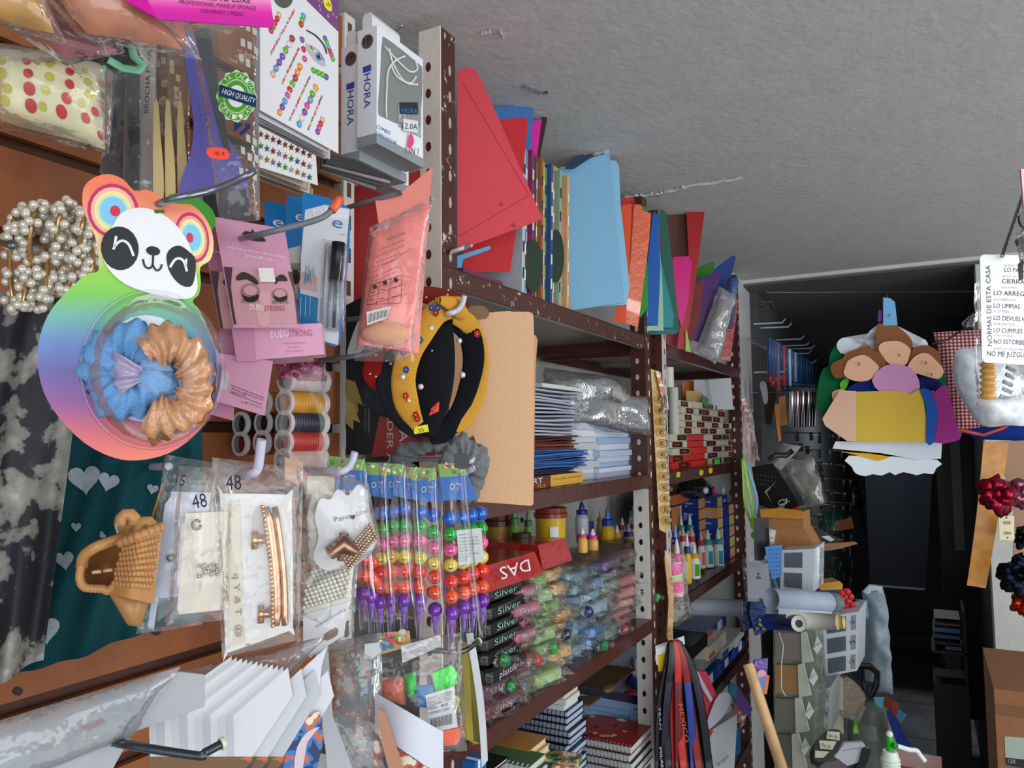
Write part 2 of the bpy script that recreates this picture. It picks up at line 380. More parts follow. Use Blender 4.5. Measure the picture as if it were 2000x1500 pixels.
def post(X,Y,colY,colX,z0=0.0,z1=None,h=0.036,sx=-1,holeY='#141010',holeX='#d8d0c8',phase=0.0,sy=1):
    """slotted angle: one flange faces the camera (-Y), the other the aisle (+X)"""
    z1=z1 or ZC-0.02; k=MB(); k.box(min(X,X+sx*h),max(X,X+sx*h),Y-0.002,Y,z0,z1,(('plaster' if colY[0]=='p' else 'steelpaint'),colY[1:])); k.box(X-0.002,X,Y,Y+sy*h,z0,z1,('chipped' if colX=='#4a2822' else 'steelpaint',colX))
    z=z0+0.03+phase; hh=MB()
    while z<z1-0.02:
        c=(X+sx*h*0.55,Y-0.0025,z); hh.prism([(c[0]+0.0045*math.cos(t),c[1],c[2]+0.007*math.sin(t)) for t in [i*math.pi/5 for i in range(10)]],(0,0.0004,0),('plastic',holeY))
        c=(X+0.0005,Y+sy*h*0.6,z); hh.prism([(c[0],c[1]+0.0035*math.cos(t),c[2]+0.008*math.sin(t)) for t in [i*math.pi/5 for i in range(10)]],(-0.0004,0,0),('plastic',holeX))
        z+=0.038
    return k,hh
c1=PX(862,300,XF).y; c2=PX(1262,760,XF).y; c3=PX(1297,900,XF).y; c4=PX(1447,900,XF).y
U1=[]; 
s1,z1_=shelf(c1,c2+0.03,(898,531),(1270,657),chip='chipped'); s2,z2_=shelf(c1,c2+0.03,(1040,961),(1278,925)); s3,z3_=shelf(c1,c2+.03,(951,1423),(1297,1194)); 
z4_=PX(1200,1600,XF).z; s4,_=shelf(c1,c2+.03,(1200,1600),(1200,1600))
s5,_=shelf(c1,c2+.03,(1200,2100),(1200,2100))
pa,ha=post(XF,c1,'p#ded5cc','#4a2822',holeY='#5a2420',holeX='#b8a8a0'); pb,hb=post(XF,c2,'s#4a2a26','#4a2a26',sy=1,holeY='#b8a8a0',z0=z2_-.03); pb2,hb2=post(XF,c2,'p#c8c6c0','#4a2a26',sy=1,holeY='#181414',z1=z2_-.032)
pc,hc=post(XB+0.04,c2,'s#bfbfba','#bfbfba')
thing('shelf_unit','nearer brown slotted-steel shelving unit packed with folders and clay packs','shelving',[('upright',pa,'cream painted flange, dark chipped side',[('slot',ha)]),('upright',pb,[('slot',hb)]),('upright',pb2,'cream painted lower part',[('slot',hb2)]),('upright',pc,'pale grey rear upright',[('slot',hc)]),('shelf_board',s1),('shelf_board',s2),('shelf_board',s3),('shelf_board',s4),('shelf_board',s5)])
t1,w1_=shelf(c3+.002,c4,(1295,673),(1440,717)); t2,w2_=shelf(c3+.002,c4,(1306,919),(1450,904)); t3,w3_=shelf(c3+.002,c4,(1336,1154),(1448,1098)); t4,w4_=shelf(c3+.002,c4,(1399,1348-12),(1455,1283))
t5,_=shelf(c3+.002,c4,(1400,1560),(1400,1560))
pa,ha=post(XF+.001,c3+0.0,'s#56302a','#c9c4c4',holeY='#30201c',holeX='#5a2020'); pb,hb=post(XF+.001,c4,'s#4a2a26','#4a2a26',holeY='#d0ccc4'); pc,hc=post(XB+0.04,c4-0.01,'s#a8a8a4','#a8a8a4')
thing('shelf_unit','farther brown slotted-steel shelving unit holding glue bottles and boxes','shelving',[('upright',pa,'silvery worn front flange',[('slot',ha)]),('upright',pb,[('slot',hb)]),('upright',pc,'grey rear upright',[('slot',hc)]),('shelf_board',t1),('shelf_board',t2),('shelf_board',t3),('shelf_board',t4),('shelf_board',t5)])
# ================= left display wall =================
def hook(name,label,pts,r,m,tip=None,tipm=None,tiplen=2,group=None):
    P=[PX(*p) for p in pts]; P=[Vector(q) for q in sm([tuple(p) for p in P],5,False)]
    a=MB(); a.tube(P,r,m,10); parts=[('rod',a)]
    if tip:
        t=MB(); d=(P[-1]-P[-2]).normalized(); t.tube([P[-1]-d*tip,P[-1]+d*0.001],r*1.45,tipm,10); parts.append(('end_cap',t))
        return thing(name,label,'hook',parts,group)
    return thing(name,label,'hook',a,group)
def dome(mb,pl,cx,cy,rx,ry,h,m,n=28,k=6,rot=0,base=0.0):
    rings=[]
    for i in range(k):
        t=math.pi/2*i/k; rings.append([pl.at(x,y,base+h*math.sin(t)**0.8) for x,y in ell(cx,cy,rx*math.cos(t),ry*math.cos(t),rot,n)])
    vs=[p for r_ in rings for p in r_]+[pl.at(cx,cy,base+h)]; fs=[]
    for i in range(k-1):
        for j in range(n): fs.append((i*n+j,i*n+(j+1)%n,(i+1)*n+(j+1)%n,(i+1)*n+j))
    for j in range(n): fs.append(((k-1)*n+j,(k-1)*n+(j+1)%n,k*n))
    return mb.raw(vs,fs,m,True)
def scrunchie(mb,pl,cx,cy,R0,r0,m,lift=0.012,ry=1.0,seed=0,nu=150,nv=18,fold=9,start=0,end=1):
    c=pl.at(cx,cy,lift); sc=(pl.at(cx+10,cy,lift)-c).length/10
    def f(a,b):
        th=2*math.pi*(start+(end-start)*a); ph=2*math.pi*b
        rr=r0*(1+0.42*noise.noise(Vector((th*1.6+seed,ph*.9,seed)))+0.16*math.sin(fold*.8*th+seed+2*math.sin(ph))+0.22*noise.noise(Vector((th*4.5,ph*1.6,seed*3)))+0.12*math.sin(fold*2.7*th+3*math.sin(ph+seed)))
        rad=R0+rr*math.cos(ph)
        return c+pl.u*(math.cos(th)*rad*sc)+pl.v*(math.sin(th)*rad*sc*ry)+pl.n*(rr*math.sin(ph)*sc*0.75)
    return mb.grid(f,nu,nv,m)
# --- panda card with scrunchies
m_=mat('gloss','#f0806a').copy(); m_.name='rainbow_print'; nt=m_.node_tree
tc=nt.nodes.new('ShaderNodeTexCoord'); sx=nt.nodes.new('ShaderNodeSeparateXYZ'); rp=nt.nodes.new('ShaderNodeValToRGB')
nt.links.new(tc.outputs['Generated'],sx.inputs[0]); nt.links.new(sx.outputs['Z'],rp.inputs[0]); nt.links.new(rp.outputs[0],nt.nodes['Principled BSDF'].inputs['Base Color'])
st=[(0,'#e87a62'),(.09,'#d8646e'),(.2,'#94589a'),(.30,'#6f62a8'),(.40,'#6a8ac8'),(.5,'#74b4a4'),(.57,'#7cc455'),(.66,'#92d040'),(.71,'#e4d890'),(.78,'#f4c890'),(.86,'#f09878'),(.95,'#ee7a58')]
rp.color_ramp.elements[0].position=0; rp.color_ramp.elements[0].color=lin(st[0][1])+[1]; rp.color_ramp.elements[1].position=1; rp.color_ramp.elements[1].color=lin('#ee7a58')+[1]
for p,h in st[1:]: e=rp.color_ramp.elements.new(p); e.color=lin(h)+[1]
pan=Pl(250,650,None,42,0,X=-0.40)
out=[(193,527),(188,470),(176,440),(162,405),(163,368),(183,347),(212,340),(240,350),(262,372),(285,371),(310,380),(330,395),(350,398),(374,400),(397,420),(413,450),(417,482),(410,508),(391,522),(392,550),(388,575),(376,588),(392,610),(410,650),(428,700),(431,745),(415,800),(380,850),(330,885),(270,899),(220,893),(165,865),(115,815),(85,765),(73,705),(80,650),(100,605),(135,565),(170,535)]
body=MB(); card(pan,sm(out,3),m_,0.0008,('paper','#e8e4e0'),body)
ear=MB()
for i,(r1,c) in enumerate(((1,'#c22c5c'),(.87,'#eeb4a0'),(.74,'#f2dc98'),(.6,'#b8e0c0'),(.52,'#7cc4e4'),(.2,'#d02a52'))):
    deco(ear,pan,ell(221+(4 if r1<.3 else 0),412,50*r1,54*r1,-20),('gloss',c),1+i*.6)
ear2=MB()
for i,(r1,c) in enumerate(((1,'#c22c5c'),(.87,'#e8a090'),(.74,'#f2dc98'),(.6,'#b8e0c0'),(.52,'#7cc4e4'),(.2,'#d02a52'))):
    deco(ear2,pan,ell(375-(4 if r1<.3 else 0),464,33*r1,50*r1,-12),('gloss',c),1+i*.6)
W='#e6e6e8'; fc=MB()
deco(fc,pan,sm([(217,446),(235,418),(262,406),(300,410),(340,435),(368,475),(380,515),(386,560),(376,580),(350,584),(300,575),(245,555),(212,525),(198,492),(205,463)],3),('gloss',W),5)
bk=('gloss','#1c1e20'); ey=MB()
deco(ey,pan,ell(234,485,37,43,-8),bk,6); deco(ey,pan,sm([(325,500),(335,484),(352,480),(370,492),(381,505),(382,530),(376,556),(362,560),(345,550),(330,528)],3),bk,6)
pline(ey,pan,sm([(221,487),(229,475),(240,470),(252,478),(261,500)],3,False),5,('gloss',W),7); pline(ey,pan,[(227,461),(223,484)],5,('gloss',W),7)
pline(ey,pan,sm([(332,522),(342,507),(352,505),(360,512),(365,530)],3,False),5,('gloss',W),7); pline(ey,pan,[(364,505),(363,522)],4,('gloss',W),7)
mo=MB(); deco(mo,pan,ell(299,490,14,9,10),bk,6); pline(mo,pan,sm([(279,506),(283,520),(292,524),(298,517),(299,498)],3,False),4,bk,7); pline(mo,pan,sm([(298,517),(305,528),(313,525),(316,516)],3,False),4,bk,7)
hl=MB(); deco(hl,pan,[(300,410),(320,409),(322,415),(303,417)],('gloss','#3a6a20'),6)
wh=MB(); deco(wh,pan,ell(285,720,95,105),('gloss','#e4e4ec'),2)
blue=MB(); scrunchie(blue,pan,250,725,54,36,('fabric','#6a9ccc'),0.011,1.15,2,fold=5)
gold=MB(); scrunchie(gold,pan,322,745,62,33,('wrap','#c88e62'),0.017,1.25,5,fold=7,start=-0.33,end=0.36)
holo=MB(); scrunchie(holo,pan,300,730,52,30,('wrap','#a898b4'),0.014,1.1,7,fold=6,start=0.42,end=0.6)
bub=MB(); dome(bub,pan,297,722,136,150,0.034,('clear','#f4f8ff'))
rim=MB(); rim.tube([pan.at(x,y,0.001) for x,y in ell(297,722,140,154,n=40)]+[pan.at(*ell(297,722,140,154,n=40)[0],0.001)],0.0009,('clear','#ffffff'),6)
thing('scrunchie_card','rainbow panda-shaped card with blue and gold scrunchies under a clear bubble','hair accessory',[('backing_card',body,'rainbow gradient card',[('ear_print',ear),('ear_print',ear2),('face_print',fc),('eye_print',ey),('mouth_print',mo),('hang_hole',hl),('white_disc',wh)]),('scrunchie',blue,'light blue fabric'),('scrunchie',gold,'shiny gold fabric'),('scrunchie',holo,'iridescent fabric'),('bubble',bub,[('bubble_rim',rim)])])
hook('display_hook','grey metal hook passing through the panda card',[(262,440,-0.66),(300,402,-0.40),(420,370,-0.36),(478,345,-0.34),(496,334,-0.34)],0.0021,('metal','#8a909a'))
# green card behind panda
g=Pl(395,400,None,42,0,X=-0.47); k=card(g,sm([(330,380),(380,384),(415,410),(420,440),(400,450),(340,420)],3),('gloss','#3c8c1e'),0.001)
thing('hang_card','green header card peeking out behind the panda card','card',k)
# --- pearl hair ties
def hair_tie(cx,cy,rx,ry,X,lab,seed,n=34):
    rr=random.Random(seed); c=PX(cx,cy,X); b=MB(); coil=MB(); pth=[]
    
    for i in range(n+1):
        t=2*math.pi*i/n; pth.append(PX(cx+rx*math.cos(t),cy+ry*math.sin(t),X+0.008*math.sin(t*2)))
    coil.tube(pth,0.0015,('metal','#c8a468'),6)
    for i in range(n*4): 
        t=2*math.pi*(i/(n*4)); p=PX(cx+rx*math.cos(t),cy+ry*math.sin(t),X+0.008*math.sin(t*2))
        b_=Vector((rr.uniform(-1,1),rr.uniform(-1,1),rr.uniform(-1,1))).normalized()*0.0050
        if i%2==0: b.sph(p+b_,0.0031,('pearl','#d6d0c2'),9,6)
    thing('pearl_hair_tie',lab,'hair tie',[('coil',coil,'gold wire coil'),('pearls',b)],'pearl hair ties')
hair_tie(36,510,17,95,-0.52,'pearl and gold-wire hair tie, leftmost of the hanging bunch',1)
hair_tie(75,500,18,92,-0.51,'pearl hair tie in the bunch, directly right of the leftmost one',2)
hair_tie(104,485,16,70,-0.53,'shorter pearl hair tie half hidden in the middle of the bunch',3)
hair_tie(128,482,18,80,-0.50,'pearl hair tie with the widest gold coil beside the panda ear',4)
hair_tie(170,480,12,62,-0.49,'pearl hair tie mostly tucked behind the panda card',5)
hook('display_hook','grey hook tip left of the pearl hair ties',[(-40,470,-0.66),(-10,468,-0.56),(22,478,-0.5)],0.003,('metal','#7a8084'))
# --- scarves
def cloth(quad,pl,m,amp,nf,seed,nu=40,nv=40,th=0.0,mb=None):
    mb=mb or MB(); f=[]
    def fn(u,v,o=0):
        x,y=bil(quad,u,v); q=pl.at(x,y)
        d=amp*(0.6*math.sin(nf*math.pi*u+seed+0.8*math.sin(v*3+seed))+0.4*math.sin(2.3*nf*math.pi*u+seed*2+v))*(0.35+0.65*v)+noise.noise(Vector((u*4+seed,v*3,seed)))*amp*0.6
        return q+pl.n*(d+o)
    mb.grid(lambda u,v:fn(u,v),nu,nv,m); return mb,fn
sl=Pl(60,900,None,30,0,X=-0.55)
k,fn=cloth([(-60,560),(175,590),(85,1290),(-200,1420)],sl,('leopard','#777777'),0.012,3.2,1.0,60,70)
k2=MB(); k2.grid(lambda u,v:fn(u,v,-0.0015),20,20,('fabric','#26282c'))
k.v+=[]; thing('scarf','grey and black blurred leopard-print scarf hanging below the pearl ties','scarf',[('cloth',k),('lining',k2)])
st_=Pl(280,1000,None,34,0,X=-0.575)
k,fn=cloth([(150,800),(395,820),(400,1200),(-60,1350)],st_,('fabric','#124046'),0.012,4.2,2.2,60,60)
hm=MB()
def heart(cx,cy,s,rot):
    pts=[]
    for i in range(22):
        t=2*math.pi*i/22; x=16*math.sin(t)**3; y=-(13*math.cos(t)-5*math.cos(2*t)-2*math.cos(3*t)-math.cos(4*t)); c,s2=math.cos(rot),math.sin(rot)
        pts.append(((x*c-y*s2)*s+cx,(x*s2+y*c)*s+cy))
    return pts
def inv(quad,px,py):
    u=v=0.5
    for _ in range(25):
        x,y=bil(quad,u,v); e=1e-3; xu,yu=bil(quad,u+e,v); xv,yv=bil(quad,u,v+e)
        a,b,c,d=(xu-x)/e,(xv-x)/e,(yu-y)/e,(yv-y)/e; D=a*d-b*c; dx,dy=px-x,py-y; u+=(d*dx-b*dy)/D; v+=(a*dy-c*dx)/D
    return u,v
Q=[(150,800),(395,820),(400,1200),(-60,1350)]
for cx,cy,s,r in ((165,935,2.0,-.1),(212,940,1.3,.25),(148,1030,.65,0),(125,1095,1.25,-.2),(90,1228,1.75,-.1),(235,1030,.9,.5),(298,955,.7,.2),(20,1240,1.7,.6),(200,1045,.45,.8)):
    ps=heart(cx,cy,s,r); uv=[inv(Q,*p) for p in ps]; cu=inv(Q,cx,cy)
    hm.raw([fn(*cu,0.0014)]+[fn(u,v,0.0014) for u,v in uv],[(0,1+i,1+(i+1)%22) for i in range(22)],('fabric','#9aa4ac'),True)
k2=MB(); k2.grid(lambda u,v:fn(u,v,-0.0015),20,20,('fabric','#08262a'))
thing('scarf','dark teal scarf with white hearts below the panda card','scarf',[('cloth',k),('lining',k2),('heart_print',hm)],kind='thing')
# --- shower cap and sponge pouches upper left
pc_=Pl(110,200,None,34,0,X=-0.50)
sc_=Patch(pc_,[(-40,95),(205,128),(205,292),(-30,228)],0.022,0.004,25,3); k=MB(); sc_.skin(k,('satin','#d8d0ae'),22,22)
d=MB(); 
def onp(pt,x,y,r,c,mb,ry=None):
    u,v=inv(pt.q,x,y); pt.dot(mb,u,v,r/245,(ry or r)/150,c)
for x,y,r in ((53,117,7),(57,145,9),(61,172,10),(63,200,12),(65,227,12),(131,146,6),(139,166,8),(139,191,9),(133,217,10),(123,239,11),(199,174,6),(205,194,6),(203,215,7),(187,233,8),(169,248,9),(198,272,7)): onp(sc_,x,y,r,('satin','#b81c24'),d)
for x,y,r in ((101,152,8),(102,178,9),(94,203,9),(88,230,8),(8,140,10),(8,165,12),(20,195,10),(168,157,6),(174,180,8),(175,203,8),(162,222,8),(15,215,10)): onp(sc_,x,y,r,('satin','#b8b040'),d)
f=bag(pc_,[(-40,90),(215,118),(232,215),(205,296)],'film',0.03,0.004,30,4); 
f=MB(); Patch(pc_,[(-40,85),(232,130),(212,300),(-30,245)],0.034,0.005,22,4,0.0).skin(f,('film','#fffff4'),14,14)
thing('shower_cap','cream shower cap with red and yellow dots in a clear bag','shower cap',[('cap',k,[('dot_print',d)]),('bag',f)])
def pouch(name,lab,cat,quad,X,a,c,bulge,kind='film',inner='foam',seed=0,group=None,extra=None,shr=0.1):
    pl=Pl((quad[0][0]+quad[2][0])/2,(quad[0][1]+quad[2][1])/2,None,a,0,X=X)
    q2=[bil(quad,shr,shr),bil(quad,1-shr,shr),bil(quad,1-shr,1-shr),bil(quad,shr,1-shr)]
    k=MB(); Patch(pl,q2,bulge,0.003,25,seed,0.002).skin(k,(inner,c),12,12)
    b=MB(); Patch(pl,quad,bulge*1.25+0.002,0.003,35,seed+1,0.002).skin(b,(kind,'#ffffff'),12,12)
    pr=[('contents',k),('bag',b)]
    if extra: pr+=extra(pl)
    return thing(name,lab,cat,pr,group)
pouch('sponge_pouch','tan makeup-sponge pouch, front one at the top left corner','pouch',[(30,-70),(250,-60),(395,118),(160,75)],-0.42,34,'#c07a5a',0.014,inner='satin',seed=1)
pouch('sponge_pouch','mustard-yellow pouch at the extreme top left corner','pouch',[(-60,-60),(70,-60),(130,85),(-40,45)],-0.44,34,'#b8863c',0.012,inner='satin',seed=2)
pouch('sponge_pouch','maroon pouch wedged between the mustard and tan ones','pouch',[(20,-50),(150,-40),(215,112),(70,70)],-0.46,34,'#7a2c30',0.012,inner='satin',seed=3)
pouch('sponge_pouch','dusty pink pouch above the dotted shower cap','pouch',[(-20,30),(225,60),(245,105),(130,128)],-0.47,34,'#b0666e',0.012,inner='satin',seed=4)
pouch('sponge_pouch','black pouch with mint green edge above the dotted shower cap','pouch',[(-50,20),(270,60),(300,130),(200,150)],-0.50,34,'#16181a',0.01,inner='satin',seed=5,extra=lambda pl:[('mint_edge',MB().tube([pl.at(*p,0.013) for p in ((212,117),(240,133),(272,138),(280,128),(262,112),(256,86))],0.0028,('satin','#7ac49c'),8,flat=(pl.n,0.3)))])
pouch('sponge_pouch','salmon pouch on the right, its clear corner over the brush packets','pouch',[(180,-60),(345,-40),(392,112),(225,60)],-0.43,34,'#c8705a',0.01,inner='satin',seed=6)
# magenta header
hp=Pl(420,20,None,40,0,X=-0.36); q=[(235,-60),(520,-60),(536,54),(311,38)]
k=MB(); n=8
cs=['#f4d4cc','#f4ccc8','#f4c4c4','#f2b4c0','#ee96b8','#e45aae','#d820a0','#cc0e98','#c80a96']
for i in range(n):
    a0,a1=i/n,(i+1)/n; pts=[pan and hp.at(*bil(q,0,a0),.0004),hp.at(*bil(q,1,a0),.0004),hp.at(*bil(q,1,a1),.0004),hp.at(*bil(q,0,a1),.0004)]
    k.poly(pts,('print','#ffffff'),[cs[i],cs[i],cs[i+1],cs[i+1]])
card(hp,q,('gloss','#e040a8'),0.0008,None,k)
deco(k,hp,[(225,-60),(262,-60),(306,39),(311,38),(300,33),(244,0)],('gloss','#cc0e98'),2.2)
t=MB(); ptext(t,hp,"BLEN'D LUXE",398,-1,489,6,12,('paper','#201018'),4); ptext(t,hp,'PROFESSIONAL MAKEUP SPONGE',350,7,500,20,8,('paper','#6a2848'),4); ptext(t,hp,'CONTENIDO 2 PIEZAS.',391,24,476,31,7,('paper','#4a1838'),4)
thing('header_card','pink and magenta makeup-sponge header card cut by the top edge','card',[('card_face',k),('print_text',t)])
# --- paint brush packets behind
def flat_pack(name,lab,cat,quad,X,a,c,inner='gloss',th=0.004,film=True,decofn=None,group=None,seed=0):
    pl=Pl((quad[0][0]+quad[2][0])/2,(quad[0][1]+quad[2][1])/2,None,a,0,X=X)
    k=card(pl,quad,(inner,c),th); pr=[('packet',k)]
    if decofn:
        e=MB(); decofn(e,pl); pr.append(('print',e))
    if film: pr.append(('bag',bag(pl,[(quad[0][0]-2,quad[0][1]),(quad[1][0]+3,quad[1][1]),(quad[2][0]+3,quad[2][1]+8),(quad[3][0]-2,quad[3][1]+6)],'film',0.002,0.0018,50,seed,0.0015)))
    return thing(name,lab,cat,pr,group)
flat_pack('brush_packet','black brush packet right of the shower cap','brush packet',[(226,130),(250,130),(246,400),(196,330)],-0.56,40,'#141517',seed=1)
flat_pack('brush_packet','second black brush packet left of the white-labelled one','brush packet',[(248,130),(273,130),(272,400),(240,400)],-0.55,40,'#1b1c1e',seed=2)
flat_pack('brush_packet','grey-white brush packet printed BROCHA PARA along its side','brush packet',[(272,60),(306,60),(300,400),(272,400)],-0.55,40,'#a29a90',inner='gloss',seed=3,decofn=lambda e,pl:(ptext(e,pl,'BROCHA PARA',290,221,296,98,9,('paper','#181414'),3)))
def checks(e,pl,x0,x1,y0,y1,c,n,seed):
    rr=random.Random(seed)
    for i in range(n):
        x=rr.uniform(x0,x1-9); y=rr.uniform(y0,y1-14); deco(e,pl,[(x,y),(x+9,y+3),(x+9,y+17),(x,y+14)],('gloss',c),2)
flat_pack('brush_packet','brown chequered brush packet next to the BROCHA PARA one','brush packet',[(300,60),(330,60),(330,400),(300,400)],-0.55,40,'#6a4a30',seed=4,decofn=lambda e,pl:checks(e,pl,302,328,110,300,'#a08868',9,1))
flat_pack('brush_packet','brown chequered brush packet left of the purple handle','brush packet',[(328,60),(368,60),(366,400),(328,400)],-0.54,40,'#7c5a3c',seed=5,decofn=lambda e,pl:checks(e,pl,330,362,110,340,'#b8a480',14,2))
for i,(x,lab) in enumerate(((305,'pale wooden brush handle left of the purple brush, first of three'),(328,'pale wooden brush handle left of the purple brush, middle of three'),(352,'pale wooden brush handle touching the purple brush'))):
    pl=Pl(x,300,None,40,0,X=-0.525); k=card(pl,sm([(x-4,200),(x+4,200),(x+8,260),(x+14,330),(x+13,400),(x-4,400),(x-6,330),(x-6,260)],2),('plastic','#c0a878'),0.004)
    thing('wooden_brush',lab.replace('brush handle','wooden brush'),'brush',k,'pale wooden brushes')
pp=Pl(430,240,None,40,0,X=-0.50)
k=card(pp,sm([(358,60),(395,90),(410,180),(440,260),(470,310),(485,370),(470,400),(360,395),(352,360),(372,300),(378,240),(366,150)],3),('plastic','#5a55a0'),0.007)
br=card(pp,[(395,368),(480,368),(492,425),(400,430)],('fur','#34383c'),0.006,off=0.0005)
cb=MB(); card(pp,[(378,55),(410,55),(450,300),(440,300)],('plastic','#3c4044'),0.002,mb=cb,off=0.001)
for i in range(34): deco(cb,pp,[(406+i*0.9,60+i*5),(424+i*0.9,64+i*5),(424+i*.9,65.5+i*5),(406+i*0.9,62+i*5)],('plastic','#50565c'),5)
wp=MB(); Patch(pp,[(370,48),(505,30),(508,430),(430,440)],0.010,0.003,25,9,0.003).skin(wp,('film','#ffffff'),12,16)
ck=MB(); P2=Patch(pp,[(370,48),(505,30),(508,430),(430,440)],0.0104,0.003,25,9,0.003)
rr=random.Random(5)
for i in range(9):
    for j in range(3):
        x=466+j*13+(i%2)*3; y=45+i*36+j*6+rr.uniform(-4,4)
        if 130<y<260 and x<505: continue
        u0,v0=inv(P2.q,x,y); u1,v1=inv(P2.q,x+9,y+17)
        ck.raw([P2.at(u0,v0,.0006),P2.at(u1,v0+.01,.0006),P2.at(u1,v1,.0006),P2.at(u0,v1-.01,.0006)],[(0,1,2,3)],('gloss','#b4b4a8'),True)
sp=Pl(462,188,None,40,0,X=-0.455)
seal=MB(); n=28
deco_s=[(x,y) for x,y in [(462+ (38+2.0*math.cos(12*t))*math.cos(t)*1.0, 188+(50+2.5*math.cos(12*t))*math.sin(t)) for t in [2*math.pi*i/72 for i in range(72)]]]
card(sp,deco_s,('gloss','#b8d8a8'),0.0005,None,seal); deco(seal,sp,ell(462,188,36,47),('gloss','#4c9a30'),1); deco(seal,sp,ell(462,188,26,34),('gloss','#b8d8a8'),2); deco(seal,sp,ell(462,188,24,31),('gloss','#4c9a30'),3); deco(seal,sp,ell(462,188,17,22),('gloss','#dfe4de'),4)
def arc_text(mb,pl,txt,cx,cy,rx,ry,a0,a1,h,m,lv,inside=1):
    n=len(txt)
    for i,ch in enumerate(txt):
        if ch==' ': continue
        t=math.radians(a0+(a1-a0)*(i+0.5)/n); x=cx+rx*math.cos(t); y=cy+ry*math.sin(t); dx,dy=-rx*math.sin(t),ry*math.cos(t); l=math.hypot(dx,dy); s=1 if a1>a0 else -1
        dx,dy=dx/l*s,dy/l*s; w_=h*0.36
        ptext(mb,pl,ch,x-dx*w_,y-dy*w_,x+dx*w_,y+dy*w_,h,m,lv)
arc_text(seal,sp,'ALTA CALIDAD',462,188,27,36,-160,-5,9,('gloss','#e4ecd8'),5)
arc_text(seal,sp,'CERTIFICADA',462,188,34,45,165,10,9,('gloss','#e4ecd8'),5)
deco(seal,sp,[(428,165),(500,187),(500,210),(428,186)],('gloss','#12305c'),6); ptext(seal,sp,'HIGH QUALITY',433,182,497,202,10,('gloss','#e8ecec'),7)
deco(seal,sp,[(457,238),(476,241),(457,259)],('gloss','#12305c'),1); deco(seal,sp,[(478,240),(489,242),(489,250),(470,266),(467,258),(480,248)],('gloss','#12305c'),1)
stk=MB(); q=Pl(425,300,None,40,0,X=-0.45); card(q,sm([(405,289),(443,291),(446,311),(410,308)],2),('paper','#ee4a34'),0.0004,mb=stk); ptext(stk,q,'15',438,297,420,296,7,('paper','#8a2018'),2)
thing('paint_brush','purple-handled wide brush with black bristles in a chequered clear bag','brush',[('handle',k,'purple'),('bristles',br,'black'),('comb_edge',cb),('bag',wp),('check_print',ck),('quality_seal',seal),('price_sticker',stk,'orange-red')])
# --- rhinestone sheets
GC=['#c03020','#e8a030','#58b828','#d04890','#d8d8dc','#58a0c8','#e0b090','#cc2840','#7a50a0']
def gem(mb,pl,x,y,r,c,lv=1): 
    sc=(pl.at(x+5,y)-pl.at(x,y)).length/5; mb.sph(pl.at(x,y,0.0003),max(r*0.55*sc,0.0005),('bead',c),7,4,(1.0,1.0,0.55),(pl.u,pl.v,pl.n))
def gemline(pl,x0,y0,x1,y1,n,r,seed,big=False):
    k=MB(); rr=random.Random(seed)
    for i in range(n):
        t=i/(n-1); gem(k,pl,x0+(x1-x0)*t+rr.uniform(-.6,.6),y0+(y1-y0)*t,r*(1 if not big or i%2==0 else 0.5),rr.choice(GC))
    return k
rp_=Pl(580,150,None,0,0,X=-0.50); c4_=lambda x,y:(x/4+400,y/4)
k=card(rp_,[(508,-80),(661,-80),(661,300),(508,215)],('gloss','#dcdce0'),0.0009)
pu=MB(); deco(pu,rp_,[(560,-50),(661,-80),(661,62),(600,2)],('gloss','#7a4a7c'),1)
rr=random.Random(3)
for i in range(14): t=rr.random(); pu.poly([rp_.at(x,y,.0006) for x,y in ell(612+45*t,8+40*t-rr.uniform(0,30),1.6,2)],('gloss','#b898c0'))
mir=MB(); deco(mir,rp_,ell(553,-8,19,24,-15),('metal','#8a9088'),2)
tg=MB(); deco(tg,rp_,sm([(632,-6),(646,2),(648,21),(640,20),(633,10)],2),('paper','#e4dc38'),3); ptext(tg,rp_,'25',637,8,644,14,6,('paper','#4a4420'),5)
rows=[('gem_row',gemline(rp_,*c4_(700,80),*c4_(515,420),22,3,1)),('gem_row',gemline(rp_,*c4_(680,300),*c4_(530,580),13,9,2,True)),('gem_row',gemline(rp_,*c4_(735,380),*c4_(605,650),20,3,3)),('gem_row',gemline(rp_,*c4_(745,520),*c4_(585,880),17,9,4,True)),('gem_row',gemline(rp_,*c4_(820,600),*c4_(665,935),24,3,5)),('gem_row',gemline(rp_,*c4_(865,685),*c4_(735,970),13,9,6,True)),('gem_row',gemline(rp_,*c4_(915,755),*c4_(810,1010),18,3,7)),('gem_row',gemline(rp_,*c4_(920,935),*c4_(880,1030),4,8,8)),('gem_row',gemline(rp_,*c4_(770,125),*c4_(750,190),3,8,9)),('gem_row',gemline(rp_,*c4_(580,115),*c4_(520,240),5,8,10)),('gem_row',gemline(rp_,*c4_(760,310),*c4_(780,460),3,8,11)),('gem_row',gemline(rp_,*c4_(940,300),*c4_(1000,460),6,7,12)),('gem_row',gemline(rp_,*c4_(850,550),*c4_(950,600),4,8,13))]
eyeb=MB()
pline(eyeb,rp_,sm([c4_(795,235),c4_(870,280),c4_(930,350),c4_(955,420)],3,False),2.6,('gloss','#3a3c3e'),3)
deco(eyeb,rp_,sm([c4_(790,345),c4_(850,360),c4_(915,420),c4_(945,515),c4_(880,490),c4_(820,420)],3),('gloss','#b8b8bc'),2); deco(eyeb,rp_,ell(*c4_(890,440),6,9,-20),('gloss','#5a88b4'),3); deco(eyeb,rp_,ell(*c4_(892,442),3,4),('gloss','#242830'),4)
for i in range(8): gem(eyeb,rp_,*c4_(830+i*14,370+i*14),4,GC[(i*2)%9])
